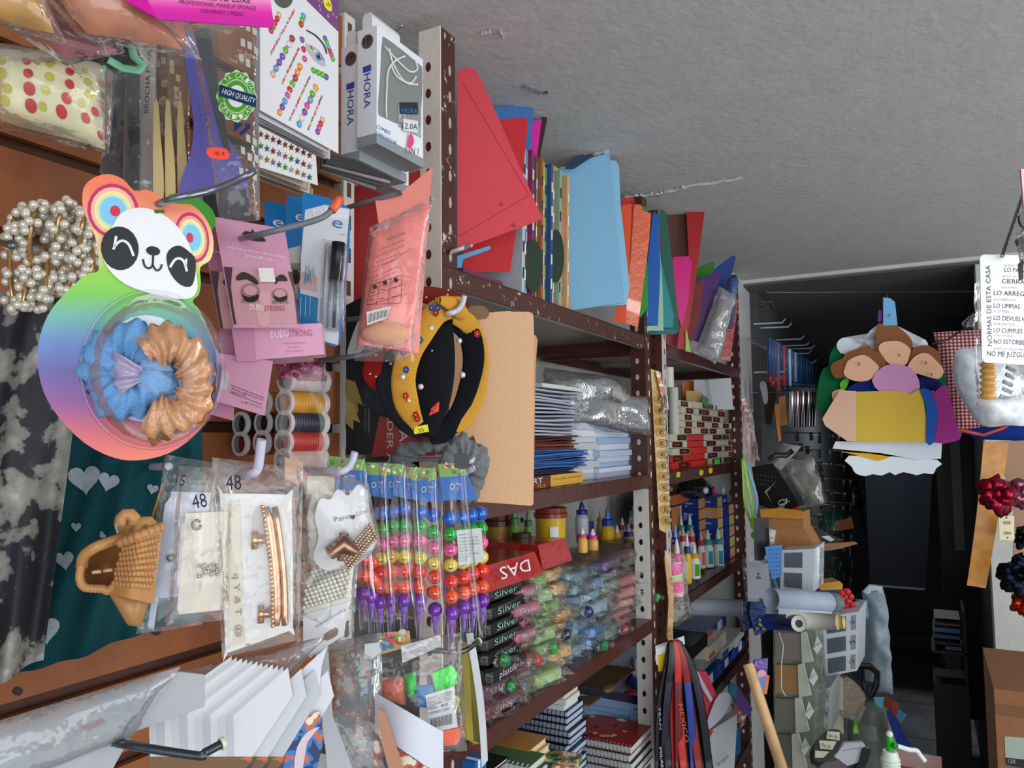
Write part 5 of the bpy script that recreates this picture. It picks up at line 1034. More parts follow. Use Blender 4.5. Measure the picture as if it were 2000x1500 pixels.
thing('paper_strip','long curling white paper strip left of the clay packs','strip',k)
# ================= top shelf folders =================
def folder(lab,q,c,X=None,d=None,a=62,kind='paper',name='folder',th=.0015,e=None,group='folders on the top shelf',tilt=0):
    xs=sum(p[0] for p in q)/len(q); ys=sum(p[1] for p in q)/len(q)
    pl=Pl(xs,ys,d,a,tilt,X=X); k=card(pl,q,(kind,c),th)
    if e: t=MB(); e(t,pl); return thing(name,lab,'folder',[('cover',k),('detail',t)],group)
    return thing(name,lab,'folder',k,group)
def fred(t,pl):
    K=('paper','#a82834')
    pline(t,pl,[(903,160),(1032,378)],1.6,K,1); pline(t,pl,[(896,462),(1034,381)],1.6,K,1)
    for x,y in ((979,399),(1003,440)): t.poly([pl.at(*p,.0008) for p in ell(x,y,4,4,n=10)],K)
folder('large red folder leaning at the front of the top shelf',[(893,142),(899,134),(918,131),(926,134),(938,150),(1060,428),(893,490)],'#d0404c',X=-.585,a=48,e=fred)
folder('deeper red folder upright behind the leaning red one',[(930,238),(1020,229),(1029,232),(1031,242),(1016,400),(996,531),(905,531),(905,400)],'#c02028',X=-.60,a=48)
folder('pale blue folder corner under the leaning red one',[(893,500),(957,480),(958,487),(905,506),(900,534),(893,534)],'#5a9cc4',X=-.59,a=48)
folder('denim-blue folder top rising behind the red folders',[(964,210),(1008,206),(1010,210),(1042,204),(1040,245),(1028,400),(965,400)],'#3c6cac',X=-.62,a=48)
folder('black folder edge between blue and magenta folders',[(1040,219),(1062,218),(1040,400),(1020,540),(996,540)],'#1c1a26',X=-.63,a=48)
folder('bright magenta folder, narrow, next to the black one',[(1040,236),(1058,234),(1048,310),(1033,372),(1030,300)],'#d41c9c',X=-.61,a=48)
folder('dark maroon folder edge right of the magenta one',[(1060,218),(1071,220),(1048,340),(1040,372),(1042,330)],'#3a1014',X=-.605,a=48)
k=MB(); k.tube([PX(882,492,-.562),PX(912,482,-.575)],0.0035,('plastic','#d0d0d0'),4,flat=(Vector((1,0,0)),.4)); k.tube([PX(906,482,-.57),PX(918,480,-.575)],0.004,('metal','#c0c4c8'),8)
thing('binder_clip','white metal fastener at the corner of the leaning red folder','fastener',k)
# thin booklets standing with spines to the aisle
spc=['#b8bcc4','#6a8cb4','#c8c4bc','#8a2a5a','#2a3c50','#b49868','#9a5a38','#c8b080','#6a9848','#2c4c8c','#d0c8a8','#b8845c','#8aa88c','#b49c70','#c0907c','#c8a878']
nm=['pale grey','steel blue','off-white','plum','dark slate','sand','rust brown','straw','leaf green','royal blue','cream','tan','sage','khaki','dusty rose','light tan']
yA=PX(1006,540,-.60).y; yB=PX(1100,590,-.60).y
zt=PX(1060,318,-.60).z
for i in range(16):
    ya=yA+(yB-yA)*i/16; k=MB(); h=zt-z1_-0.004*(i%3)
    lean=0.012+0.004*math.sin(i*1.7); w_=(yB-yA)/16*.8
    k.prism([(-.588-.004*(i%3),ya+lean*0,z1_+.001),(-.588-.004*(i%3),ya+w_,z1_+.001),(-.588-.004*(i%3),ya+w_+lean,z1_+h),(-.588-.004*(i%3),ya+lean,z1_+h)],(-.19,0,0),('paper',spc[i]))
    st=MB()
    for j in range(5):
        z=z1_+h*(.12+.17*j); yy=ya+lean*(.12+.17*j); st.poly([(-.5872-.004*(i%3)+.0,yy+w_*.2,z),(-.5872-.004*(i%3),yy+w_*.8,z),(-.5872-.004*(i%3),yy+w_*.8+.001,z+h*.07),(-.5872-.004*(i%3),yy+w_*.2+.001,z+h*.07)],('paper','#e0dcd0' if i%2 else '#3a3a44'))
    thing('booklet',nm[i]+' thin booklet in the row between red and light blue folders','booklet',[('pages',k),('spine_print',st)],'booklets on the top shelf')
for x,y,r,l in ((1050,520,18,'dark green round tab edge among the booklets, left one'),(1094,500,16,'dark green round tab edge beside the light blue folder')):
    k=MB(); pl=Pl(x,y,None,20,0,X=-.582); card(pl,ell(x-8,y,r,52,0,20),('plastic','#24382c'),.002,mb=k); thing('disc_case',l,'disc',k)
folder('mustard folder edge beside the light blue folder',[(1080,322),(1092,330),(1098,400),(1112,600),(1100,596),(1088,450)],'#c89850',X=-.60,a=50)
folder('salmon pink folder edge left of the light blue folder',[(1095,400),(1108,450),(1114,602),(1108,604),(1098,480)],'#cc7468',X=-.592,a=50)
folder('navy torn folder top behind the light blue folder',[(1104,322),(1125,305),(1155,300),(1160,304),(1120,330),(1104,330)],'#1c3450',X=-.60,a=52)
folder('light blue folder rear leaf, tip reaching the ceiling',[(1094,327),(1190,298),(1194,340),(1220,590),(1112,607),(1104,420)],'#7cb0d0',X=-.592,a=52)
folder('large light blue folder in the middle of the top shelf',[(1100,328),(1195,313),(1203,314),(1209,324),(1212,400),(1230,560),(1224,595),(1116,603),(1108,450)],'#86bad8',X=-.575,a=52)
folder('red folder top right behind the light blue folder',[(1213,388),(1238,386),(1240,402),(1213,402)],'#c02820',X=-.566,a=52)
folder('vivid orange folder right of the light blue folder',[(1213,401),(1234,398),(1230,500),(1222,630),(1195,628),(1222,560)],'#d84c24',X=-.562,a=52)
folder('dark red folder edge between two orange folders',[(1233,392),(1239,393),(1232,500),(1218,630),(1212,628),(1226,500)],'#8c1c18',X=-.560,a=52)
folder('coral folder in a shiny sleeve',[(1238,400),(1252,399),(1256,412),(1272,416),(1268,470),(1246,640),(1216,628),(1230,500)],'#dc6844',X=-.558,a=52,kind='wrap')
folder('grass green folder sliver left of the blue folder',[(1254,404),(1262,404),(1266,600),(1250,622),(1250,560)],'#2c8c28',X=-.566,a=52)
folder('royal blue folder on the right of the coral ones',[(1275,418),(1287,418),(1290,520),(1285,636),(1252,632)],'#1458a8',X=-.554,a=52)
folder('mint green folder edge by the royal blue one',[(1287,450),(1294,560),(1296,646),(1252,646),(1254,636),(1284,636)],'#98b8a0',X=-.556,a=52)
folder('turquoise folder wedge beside the spruce one',[(1289,500),(1316,615),(1314,640),(1296,640)],'#18888c',X=-.553,a=52,kind='gloss')
folder('dark spruce green folder with rounded top',[(1276,415),(1285,409),(1296,410),(1302,418),(1314,520),(1328,648),(1300,651),(1290,450)],'#245c50',X=-.558,a=52)
folder('teal folder base under the spruce one',[(1252,646),(1320,642),(1322,652),(1252,654)],'#2a6870',X=-.555,a=52)
folder('wide brown folder near the ceiling',[(1256,398),(1290,397),(1350,401),(1356,500),(1330,520),(1300,500)],'#5e3428',d=2.05,a=62)
folder('tall dark red translucent folder at the end',[(1340,402),(1371,403),(1377,407),(1360,540),(1338,684),(1322,680),(1346,520)],'#a42428',d=2.02,a=62,kind='gloss')
folder('deep red folder lower part behind the shelf post',[(1296,600),(1335,560),(1350,560),(1335,682),(1296,668)],'#8c2430',d=2.06,a=62,kind='gloss')
folder('hot pink plastic folder before the dark red one',[(1314,502),(1346,500),(1348,506),(1352,512),(1344,590),(1332,640),(1318,600)],'#d41c80',d=2.0,a=62,kind='gloss')
folder('green folder tip at the far end',[(1359,524),(1394,510),(1396,516),(1392,545),(1360,560)],'#2c7020',d=2.2,a=62)
folder('deep blue folder pointing up at the far end',[(1393,527),(1432,498),(1437,502),(1424,560),(1412,600),(1400,600)],'#183c80',d=2.25,a=62)
folder('purple translucent folder at the far end',[(1358,548),(1405,530),(1408,534),(1396,580),(1368,670),(1343,662)],'#50206c',d=2.15,a=62,kind='gloss')
folder('brown-red folder behind the purple one',[(1352,560),(1375,546),(1366,620),(1350,670),(1340,640)],'#7c2c2c',d=2.1,a=62)
folder('lime strip at the foot of the far folders',[(1339,645),(1342,648),(1349,688),(1339,686)],'#a8c850',d=2.0,a=62)
folder('red glossy roll at the very end of the shelf',[(1426,618),(1438,580),(1441,600),(1426,706),(1408,700)],'#b01c28',d=2.3,a=55,kind='wrap')
k=MB(); pl=Pl(1400,640,2.12,50); Patch(pl,[(1404,560),(1440,580),(1400,712),(1358,690)],.03,.012,14,2,.0).skin(k,('haze','#c0c4cc'),12,16); k2=MB(); k2.tube([pl.at(1418,590),pl.at(1385,680)],.02,('paper','#b8b0a0'),12)
thing('plastic_roll_bag','crumpled clear bag with a beige roll at the far end of the shelf','bag',[('roll',k2),('bag',k)])
k=MB(); k.tube([pl.at(1432,545,-.05),pl.at(1420,640,-.05)],.016,('wrap','#3c5c84'),12); thing('wrapped_roll','blue patterned wrapped roll behind the clear bag','roll',k)
# things lying under folders
k=MB(); a=PX(905,548,-.585); k.box(-.72,-.585,a.y,a.y+.12,z1_+.0005,z1_+.012,('gloss','#6a3a50')); thing('booklet','purple-pink booklet lying flat beneath the red folders','booklet',k)
# ================= middle shelf: paper stacks =================
ZB=z2_
def pile(x0,x1,n,h,cols,name,labs,cat,group,X=-.60,dep=.24,jit=.006,kind='paper',z0=None,seed=1,e=None):
    rr=random.Random(seed); ya=PX(x0,900,X).y; yb=PX(x1,900,X).y; z=(ZB if z0 is None else z0)+.0004
    for i in range(n):
        j=rr.uniform(-jit,jit); j2=rr.uniform(-jit,jit); hh=h*rr.uniform(.75,1.15); k=MB()
        k.grid(lambda u,v:Vector((X+j-dep*(1-u),ya+j2+(yb-ya)*v,z+hh+.0012*math.sin(v*7+i)*.6)),6,10,(kind,cols[i%len(cols)]),True)
        k.box(X+j-dep,X+j,ya+j2,yb+j2,z,z+hh,(kind,cols[i%len(cols)]))
        thing(name,labs(i),cat,k,group); z+=hh+.0006
    return z
od=['bottom','second','third','fourth','fifth','sixth','seventh','eighth','ninth','tenth','eleventh','twelfth','thirteenth','fourteenth','fifteenth','sixteenth']
def lab_of(what): return lambda i: what+(', '+od[i]+' from the bottom' if i else ', bottom of its pile')
zz=pile(1168,1262,10,.0125,['#a8b4cc','#c0c8d8','#8fa8c8','#b4bece'],'envelope_pack',lab_of('blue-white envelope pack beside the shelf post'),'envelopes','envelope packs by the post',X=-.612,dep=.2,seed=3)
zz2=pile(1115,1166,9,.013,['#b8bcc8','#c8ccd4','#b0b4c0'],'paper_ream',lab_of('white paper ream left of the envelope packs'),'paper','white paper reams',X=-.62,dep=.2,seed=4)
# SMART FILE box, navy / blue / brown folders on it
sy0=PX(985,950,-.585).y; sy1=PX(1137,930,-.585).y
k=MB(); k.box(-.78,-.585,sy0,sy1,ZB+.0004,ZB+.022,('gloss','#5a2a1c')); ym=PX(1075,940,-.585).y; e=MB(); e.box(-.5849,-.5842,ym,sy1,ZB+.001,ZB+.0215,('gloss','#c89c3c')); X_=-.5838
e.text('SMART',(X_-.0008,PX(1005,945,-.585).y,ZB+.010),(X_-.0008,PX(1060,940,-.585).y,ZB+.010),(0,0,.009),('gloss','#d8d0c8')); e.text('FILE',(X_-.0008,PX(1050,945,-.585).y,ZB+.002),(X_-.0008,PX(1065,945,-.585).y,ZB+.002),(0,0,.006),('gloss','#d8901c'))
e.text('FOLDER TAMAÑO',(X_,ym+.012,ZB+.012),(X_,sy1-.006,ZB+.012),(0,0,.004),('gloss','#8a6a20'))
thing('file_box','SMART FILE carton, maroon with gold end panel, at the shelf edge','box',[('carton',k),('front_print',e)])
z=ZB+.0226
def soft(x0,x1,h,c,lab,z,i,X=-.60,group=None):
    ya=PX(x0,900,X).y; yb=PX(x1,900,X).y; k=MB(); am=.0025
    top=lambda u,v:Vector((X-.2*(1-u)+.006*math.sin(i*2.1+v*3)*u,ya+(yb-ya)*v+.004*math.sin(i*1.3),z+h+am*math.sin(v*5+i*.7)*v))
    bot=lambda u,v:top(u,v)-Vector((0,0,h))
    k.grid(top,8,12,('paper',c)); k.grid(bot,8,12,('paper',c)); k.grid(lambda u,v:top(1,u)*(1-v)+bot(1,u)*v,12,1,('paper',c)); k.grid(lambda u,v:top(u,1)*(1-v)+bot(u,1)*v,8,1,('paper',c))
    thing('folder',lab,'folder',k,group)
for i in range(3): soft(985,1122,.003,['#0c1a34','#12284a','#0c1830'][i],'navy folder on the SMART FILE carton, '+['lowest','middle','upper'][i]+' of three',z,i); z+=.0036
for i in range(9): soft(985,1145,.0028,['#2c5c9c','#24508c','#3468a8','#1c447c'][i%4],'denim-blue folder in the pile above the navy ones, '+od[i],z,i,group='blue folders'); z+=.0036
for i in range(6): soft(985,1125,.0030,['#4a1c14','#5c2418','#8a4024','#3c1410','#58201a'][i%5],'brown folder above the blue pile, '+od[i],z,i,X=-.605,group='brown folders'); z+=.0042
for i in range(13): soft(985,1135-(i%3)*6,.0035,['#98a0b0','#b0b4c0','#8890a4'][i%3],'white-grey sheet bundle above the brown folders, '+od[i],z,i,X=-.61,group='paper bundles'); z+=.0068
zt_=z
# big plastic bag on top
k=MB(); pl=Pl(1160,790,None,35,0,X=-.60); Patch(pl,[(1048,760),(1262,775),(1272,850),(1046,830)],.05,.022,11,2,-.05).skin(k,('haze','#a8acb0'),22,14)
Patch(pl,[(1060,718),(1190,735),(1262,800),(1048,810)],.05,.02,10,5,-.06).skin(k,('haze','#989c9e'),20,14)
thing('plastic_bag','large crumpled translucent bag lying on the paper stacks','bag',k)
k=MB(); k.box(-.8,-.61,PX(1060,800,-.61).y,PX(1155,790,-.61).y,zt_+.0005,zt_+.008,('paper','#c8c8c8')); thing('paper_ream','white ream showing through the crumpled bag','paper',k)
for i,(x0,x1) in enumerate(((1238,1252),)):
    c=PX(1245,740,-.80); k=MB(); k.lathe((c.x,c.y,PX(1245,800,-.8).z),(0,0,1),[(.02,0),(.02,.12)],('paper','#c8c8bc'),20); thing('paper_roll','upright cream roll behind the post','roll',k)
# ================= lower shelf =================
ZL=z3_
def onz(x,y,z): return PZ(x,y,z)
def tub(x,yb,yt,w,X,body,lid,lab):
    b=PX(x,yb,X); t=PX(x,yt,X); h=t.z-b.z; r=w*DX(x,X)/F/2; k=MB(); k.lathe(b,(0,0,1),[(r*.86,0),(r*.92,h*.02),(r,h*.72)],('plastic',body),26); l=MB(); l.lathe(b+Vector((0,0,h*.72)),(0,0,1),[(r*1.08,0),(r*1.08,h*.12),(r*1.0,h*.14),(r*1.04,h*.27),(r*.9,h*.28)],('plastic',lid),26)
    lb=MB(); a0=math.radians(-62)
    pts=[b+Vector((math.cos(t_)*r*1.005,math.sin(t_)*r*1.005,0)) for t_ in [a0-.1+.11*i for i in range(6)]]
    for i in range(5): p,q=pts[i],pts[i+1]; lb.poly([p+Vector((0,0,h*.12)),q+Vector((0,0,h*.12)),q*1.0+Vector((0,0,h*.5)),p+Vector((0,0,h*.5))],('paper','#d8d8d8'))
    return thing('clay_tub',lab,'tub',[('tub_body',k),('lid',l,'reddish lid'),('label',lb)])
tub(1076,1062,990,60,-.70,'#c8a01c','#7c2c1c','large yellow clay tub with brown-red lid')
tub(975,1090,1002,52,-.74,'#a07420','#4a1c14','dim yellow tub behind the crayon packs')
tub(1020,1100,1040,36,-.68,'#8c7418','#3a3018','small yellow tub with dark lid')
k=MB(); k.tube([PX(920,1120,-.62),PX(926,1050,-.66)],.02,('plastic','#c85a20'),12); thing('orange_cup','orange plastic cup behind the crayon bag','cup',k)
def gbottle(x,yb,yt,w,X,body,cap,tip,lab,nm='glue_bottle',lbl=None,group='squeeze bottles'):
    b=PX(x,yb,X); h=PX(x,yt,X).z-b.z; r=w*DX(x,X)/F/2
    k=MB(); k.lathe(b,(0,0,1),[(r*.8,0),(r,h*.03),(r,h*.5),(r*.72,h*.6)],('plastic',body),18)
    c=MB(); c.lathe(b+Vector((0,0,h*.6)),(0,0,1),[(r*.82,0),(r*.86,h*.12),(r*.6,h*.14)],('plastic',cap),18)
    t=MB(); t.lathe(b+Vector((0,0,h*.74)),(0,0,1),[(r*.46,0),(r*.40,h*.1),(r*.16,h*.24),(r*.05,h*.26)],('plastic',tip),14); pr=[('bottle',k),('cap',c),('nozzle',t)]
    if lbl:
        l=MB(); pts=[Vector((math.cos(t_)*r*1.01,math.sin(t_)*r*1.01,0)) for t_ in [math.radians(-115+14*i) for i in range(8)]]
        for i in range(7): p,q=b+pts[i],b+pts[i+1]; l.poly([p+Vector((0,0,h*.1)),q+Vector((0,0,h*.1)),q+Vector((0,0,h*.44)),p+Vector((0,0,h*.44))],('gloss',lbl if i>2 else '#d8d8d8'))
        pr.append(('label',l))
    return thing(nm,lab,'glue bottle',pr,group)
gbottle(1005,1085,985,22,-.70,'#5a8428','#2a5a20','#3a7a28','tall lime-green bottle left of the clay tub')
gbottle(1032,1082,992,18,-.72,'#6a8c30','#305820','#3a7a28','slim green bottle touching the clay tub')
gbottle(1137,1045,978,26,-.75,'#b8bcc8','#1c2c80','#2434a0','blue-capped bottle at the back by the white wall')
gbottle(1188,1085,988,26,-.70,'#d0a810','#1c3c98','#4a78c0','tall yellow bottle with blue cap')
gbottle(1174,1060,993,18,-.74,'#c8a878','#c89048','#d0a880','tan-capped bottle behind the tall yellow one')
gbottle(1242,1050,978,26,-.76,'#c0c8cc','#2a98a4','#a0b4b8','turquoise-capped bottle at the back')
for i,(x,yb,yt,w,cap,tip,b_,l) in enumerate(((1138,1080,1030,20,'#d03c78','#d0ccd0','#d8a850','pink-capped bottle, left of a pair'),(1158,1082,1032,22,'#d02c90','#d0ccd0','#d8a850','magenta-capped bottle, right of a pair'),(1206,1085,1025,18,'#d89030','#c8c8cc','#d8a030','white-tipped bottle between yellow and blue caps'),(1228,1085,1022,22,'#18288c','#7890c0','#d09828','dark-blue-capped bottle, left of two'),(1251,1085,1022,22,'#18288c','#8898c0','#c89028','dark-blue-capped bottle, nearest the grey upright'),(1216,1070,1010,16,'#b02c24','#b0a8a8','#c0c0c0','red-capped bottle behind the blue-capped ones'),(1238,1068,1008,16,'#b03024','#b8a0a0','#c0b8b0','red-capped bottle nearest the turquoise one'),(1258,1070,1012,14,'#a83028','#a89898','#b8b0b0','small red-capped bottle at the right end'))):
    gbottle(x,yb,yt,w,-.66-.01*(i%3),b_,cap,tip,l)
k=MB(); pl=Pl(1150,1040,None,50,0,X=-.76); card(pl,[(1128,1020),(1160,1018),(1162,1065),(1128,1062)],('gloss','#1c3880'),.01,mb=k); thing('blue_carton','small dark blue carton behind the pink caps','box',k)
# clay blocks: rows stacked as a slope toward the aisle
def block(o,ux,uy,uz,c,lab,txt=None,wrapc=None,kind='wrap',group=None,name='clay_pack',tc='#d8d8d8',cat='clay pack',bagk='crinkle',seed=0,tk=None):
    k=MB(); o,ux,uy,uz=map(Vector,(o,ux,uy,uz)); b=0.12
    pts=[]; 
    def cr(a,b_,c_): return o+ux*a+uy*b_+uz*c_
    # rounded box by 3 slices
    sl=[(0,.08),(.06,0),(.94,0),(1,.08)]; rings=[]
    for t,i_ in sl:
        rings.append([cr(x,t,z) for x,z in ((i_+.05,i_),(1-i_-.05,i_),(1-i_,i_+.15),(1-i_,1-i_-.15),(1-i_-.05,1-i_),(i_+.05,1-i_),(i_,1-i_-.15),(i_,i_+.15))])
    vs=[p for r_ in rings for p in r_]; fs=[(i*8+j,i*8+(j+1)%8,(i+1)*8+(j+1)%8,(i+1)*8+j) for i in range(3) for j in range(8)]+[tuple(range(8))[::-1],tuple(24+j for j in range(8))]
    k.raw(vs,fs,(kind,c)); pr=[('block',k)]
    if txt:
        t=MB()
        for s,face,u0,v0,u1,cap in txt:
            if face=='y': P=lambda u,v:cr(u,-.01,v); up=uz
            else: P=lambda u,v:cr(1.01,u,v); up=uz
            t.text(s,P(u0,v0),P(u1,v0),up*cap,('gloss',tc))
        pr.append(('brand_text',t))
    if wrapc:
        rr=random.Random(seed); w_=MB(); cen=cr(.5,.5,.5)
        def fn(u,v):
            th=2*math.pi*v; rad=1.12+.38*noise.noise(Vector((u*5+seed,v*9,seed))); fl=1.0+ (0.9*max(0,abs(u-.5)-.38)/.12)
            s_=min(1,fl); sx=.55*rad*(1.0 if abs(u-.5)<.4 else 1+.25*math.sin(v*30+seed)); q=cr(.5+(u-.5)*1.0*0+math.copysign(1,math.cos(th))*abs(math.cos(th))**.5*sx,-.08+1.16*u,.5+math.copysign(1,math.sin(th))*abs(math.sin(th))**.5*.58*rad)
            return q
        w_.grid(fn,7,14,(bagk,wrapc)); pr.append(('wrapper',w_))
    return thing(name,lab,cat,pr,group)
# front flat ends face camera/aisle. Column centres along the shelf, pixel x ; colours by column
bx0=PX(930,1300,-.60).y
yv=lambda x,X=-.60: PX(x,1250,X).y
def colstack(x0,x1,items,what,group,X=-.585,zbase=None,wr='#e8e8e8',seed=0,txt=None,dep=.09,kind='wrap'):
    z=(ZL if zbase is None else zbase)+.0006; rr=random.Random(seed); y0=yv(x0,X); y1=yv(x1,X)
    for i,(c,h) in enumerate(items):
        j=rr.uniform(-.014,.010); jy=rr.uniform(-.006,.006)
        rot=rr.uniform(-.22,.22)
        block((X-dep+j,y0+jy,z),(dep,rot*dep,0),(-rot*(y1-y0),(y1-y0),0),(0,0,h*.94),c,what+(', '+od[i]+' from the bottom' if i else ', bottom of its column'),(txt if txt else None),wr,kind,group,seed=seed*10+i)
        z+=h
    return z
SV=lambda s:[(s,'y',.18,.3,.80,.42),(s,'x',.2,.3,.8,.42)]
gn='#101a1a'
def word(s): return SV(s)
z=ZL+.0006; y0=yv(935); y1=yv(1010)
wl=['Plastilina','monte','Silver','Silver','Silver','Silver','Silver']
zD=ZL+.075
for i,(h,s,c) in enumerate(((.024,'Silver','#8c4a60'),(.024,'Plas','#8a4460'),(.026,'plastilina','#17191b'),(.022,'Silver','#1a1c1e'),(.022,'Silver','#161a1a'),(.024,'Silver','#101414'),(.024,'Silver','#141a1a'),(.022,'Silver','#101616'))):
    jj=random.Random(i).uniform(-.006,.006)
    block((-.70+jj,y0-.01*(i<2),z),(.115,0,0),(0,(y1-y0)*(.95 if i<2 else 1),0),(0,0,h*.95),c,['purple-pink clay pack at the bottom of the near stack','dusty pink clay pack, second from the bottom of the near stack','black clay pack lettered plastilina, third up in the near stack','black clay pack lettered Silver, fourth up','black clay pack lettered Silver, fifth up','black clay pack lettered Silver, sixth up','black clay pack lettered Silver, seventh up','black clay pack lettered Silver, directly under the red packs'][i],SV(s),'#d8d8d8' if i<2 else None,'wrap','Silver clay packs',tc='#88b0a4' if i>2 else '#c8b8c0',seed=i); z+=h
zS=z
# red clay packs, text upside down
def redpack(x0,x1,z,h,lab,X=-.575,rot=0.0,t=True):
    y0,y1=yv(x0,X),yv(x1,X); k=MB(); 
    v=[(X-.13,y0+.01,z),(X,y0,z),(X+.003,y1,z),(X-.13,y1,z)]; w2=[(X-.12,y0+.012,z+h),(X-.012,y0+.006,z+h),(X-.010,y1-.006,z+h),(X-.12,y1-.006,z+h)]
    k.raw(v+w2,[(0,1,2,3),(4,5,6,7),(0,1,5,4),(1,2,6,5),(2,3,7,6),(3,0,4,7)],('wrap','#a81818')); pr=[('pack',k)]
    if t:
        e=MB(); e.text('DAS',(X+.0025,y0+(y1-y0)*.72,z+h*.86),(X+.0005,y0+(y1-y0)*.22,z+h*.86),(0.004,0,-h*.5),('gloss','#e0d8d8')); pr.append(('brand_text',e))
    return thing('clay_pack',lab,'clay pack',pr,'red clay packs')
redpack(948,1060,zS+.001,.036,'red DAS clay pack with the name upside down, on top of the near stack')
zz_=redpack(1062,1118,zS-.004,.042,'second red clay pack right of the upside-down DAS one',X=-.60,t=False)
PK=['#a85870','#7c3048','#a86078','#8a4460']
GN=['#88b060','#a0c080','#7ca858','#98b878']; YL=['#c8a468','#d0b080','#c09a58','#c8a878']
GB=['#6a8a90','#3c5c64','#6888a8','#50788c']; BL=['#7ca0c0','#6890b4','#8aa8b8','#5c80b0']; RD=['#b06c6c','#a85860','#b88880','#a06860']; BN=['#8c5c44','#9c6c50','#7c5040','#8a5a48']
PK,GN,YL,GB,BL,RD,BN=[[lighter(h,1.18,14) for h in p] for p in (PK,GN,YL,GB,BL,RD,BN)]
def its(cs,n,h,s): r=random.Random(s); return [(cs[(i+r.randrange(4))%4],h*r.uniform(.9,1.1)) for i in range(n)]
colstack(1012,1048,its(PK,2,.022,1)+its(['#c83028','#b85048','#a84040','#b86860'],2,.022,1)+its(PK,4,.022,2),'pink wrapped clay pack right of the Silver stack','pink wrapped clay packs',seed=1,X=-.588,txt=[('Silver','x',.15,.3,.85,.45)])
colstack(1050,1082,its(GN,8,.0225,3),'light green wrapped clay pack','green wrapped clay packs',seed=2,X=-.59)
colstack(1084,1112,its(YL,8,.0225,4),'tan-yellow wrapped clay pack','yellow wrapped clay packs',seed=3,X=-.592)
colstack(1113,1145,its(GB,7,.0235,5),'grey-teal wrapped clay pack','teal wrapped clay packs',seed=4,X=-.592)
colstack(1146,1178,its(BL,7,.0228,6),'soft blue wrapped clay pack','blue wrapped clay packs',seed=5,X=-.594)
colstack(1179,1205,its(['#a0b0a8','#7858a0','#90a8a0','#b8a0a8'],7,.0225,7),'grey-lilac wrapped clay pack','lilac wrapped clay packs',seed=6,X=-.594)
colstack(1206,1238,its(RD,7,.0232,8),'dusty red wrapped clay pack','red wrapped clay packs',seed=7,X=-.594)
colstack(1239,1262,its(BN,7,.0235,9),'brown wrapped clay pack beside the post','brown wrapped clay packs',seed=8,X=-.612)
# second rows on top, dark packs and loose foil
zt2=ZL+.100
for i,(x0,x1,c,h,l) in enumerate(((1055,1150,'#1c2424','.026','dark green long pack lying across the back'),(1105,1195,'#2c2444','.03','dark violet pack on top in the middle'),(1150,1215,'#3c3c4c','.028','charcoal pack with clear end'),(1205,1290,'#9c6450','.03','tan-brown pack lying on top by the upright'))):
    y0_,y1_=yv(x0,-.62),yv(x1,-.62); block((-.72,y0_,zt2+.018+(i%2)*.012),(.11,0,0),(0,y1_-y0_,0),(0,0,float(h)),c,l,SV('Silver') if i==0 else None,'#d8d8e0','wrap','long clay packs on top',seed=30+i)
rr=random.Random(12)
for i,(x,y,c,l) in enumerate(((1050,1290,'#c02818','crumpled bright red wrapped sweet in the pink column'),(998,1340,'#187838','green knotted wrap end near the lower edge'),(1080,1265,'#28a038','bright green wrapped sweet in the green column'),(1150,1195,'#2c2c70','dark blue wrapped sweet mid heap'),(1282,1168,'#20a848','small green foil tag near the post'),(1105,1240,'#281840','dark violet wrapped sweet between yellow packs'),(1220,1230,'#a03848','crimson wrapped sweet low on the right'),(985,1290,'#207c48','green crumpled wrap beside plastilina lettering'),(1180,1262,'#287848','green wrapped sweet at the shelf lip'))):
    k=MB(); c0=PX(x,y,-.572); k.grid(lambda u,v:c0+Vector((.008*math.sin(math.pi*v)*math.cos(2*math.pi*u),.014*(v-.5)*2,.010*math.sin(math.pi*v)*math.sin(2*math.pi*u)))*(1+.5*noise.noise(Vector((u*4,v*6,i)))),12,10,('wrap',c)); 
    tl=MB(); tl.tube([c0+Vector((0,.012,0)),c0+Vector((.004,.03,-.004))],[.002,.007],('film','#ffffff'),8); tl.tube([c0+Vector((0,-.012,0)),c0+Vector((.004,-.028,.004))],[.002,.007],('film','#ffffff'),8)
    thing('wrapped_sweet',l,'sweet',[('sweet',k),('twist_end',tl)],'loose wrapped pieces')
# ================= bottom shelf: notebooks =================
ZN=z4_
def book(x0,x1,X,dep,z,h,cover,lab,page='#d0ccc4',spiral=None,e=None,group=None,rot=0,name='notebook'):
    y0=yv(x0,X); y1=yv(x1,X); k=MB(); k.box(X-dep,X-.003,y0,y1,z+.0015,z+h-.0015,('paper',page)); c=MB(); c.box(X-dep,X,y0,y1,z+h-.0015,z+h,('gloss',cover)); c.box(X-dep,X,y0,y1,z,z+.0015,('gloss',cover)); pr=[('pages',k),('cover',c,'printed cover')]
    if spiral:
        s=MB(); n=int((y1-y0)/.009)
        for i in range(n):
            yy=y0+(i+.5)*(y1-y0)/n; s.tube([(X-.004,yy,z-.0005),(X+.004,yy,z+h*.2),(X+.005,yy,z+h*.6),(X+.001,yy,z+h+.001),(X-.006,yy,z+h+.0008)],.0008,('metal',spiral),5)
        pr.append(('spiral',s))
    if e: t=MB(); e(t,X,dep,y0,y1,z+h+.0003); pr.append(('cover_print',t))
    return thing(name,lab,'notebook',pr,group)
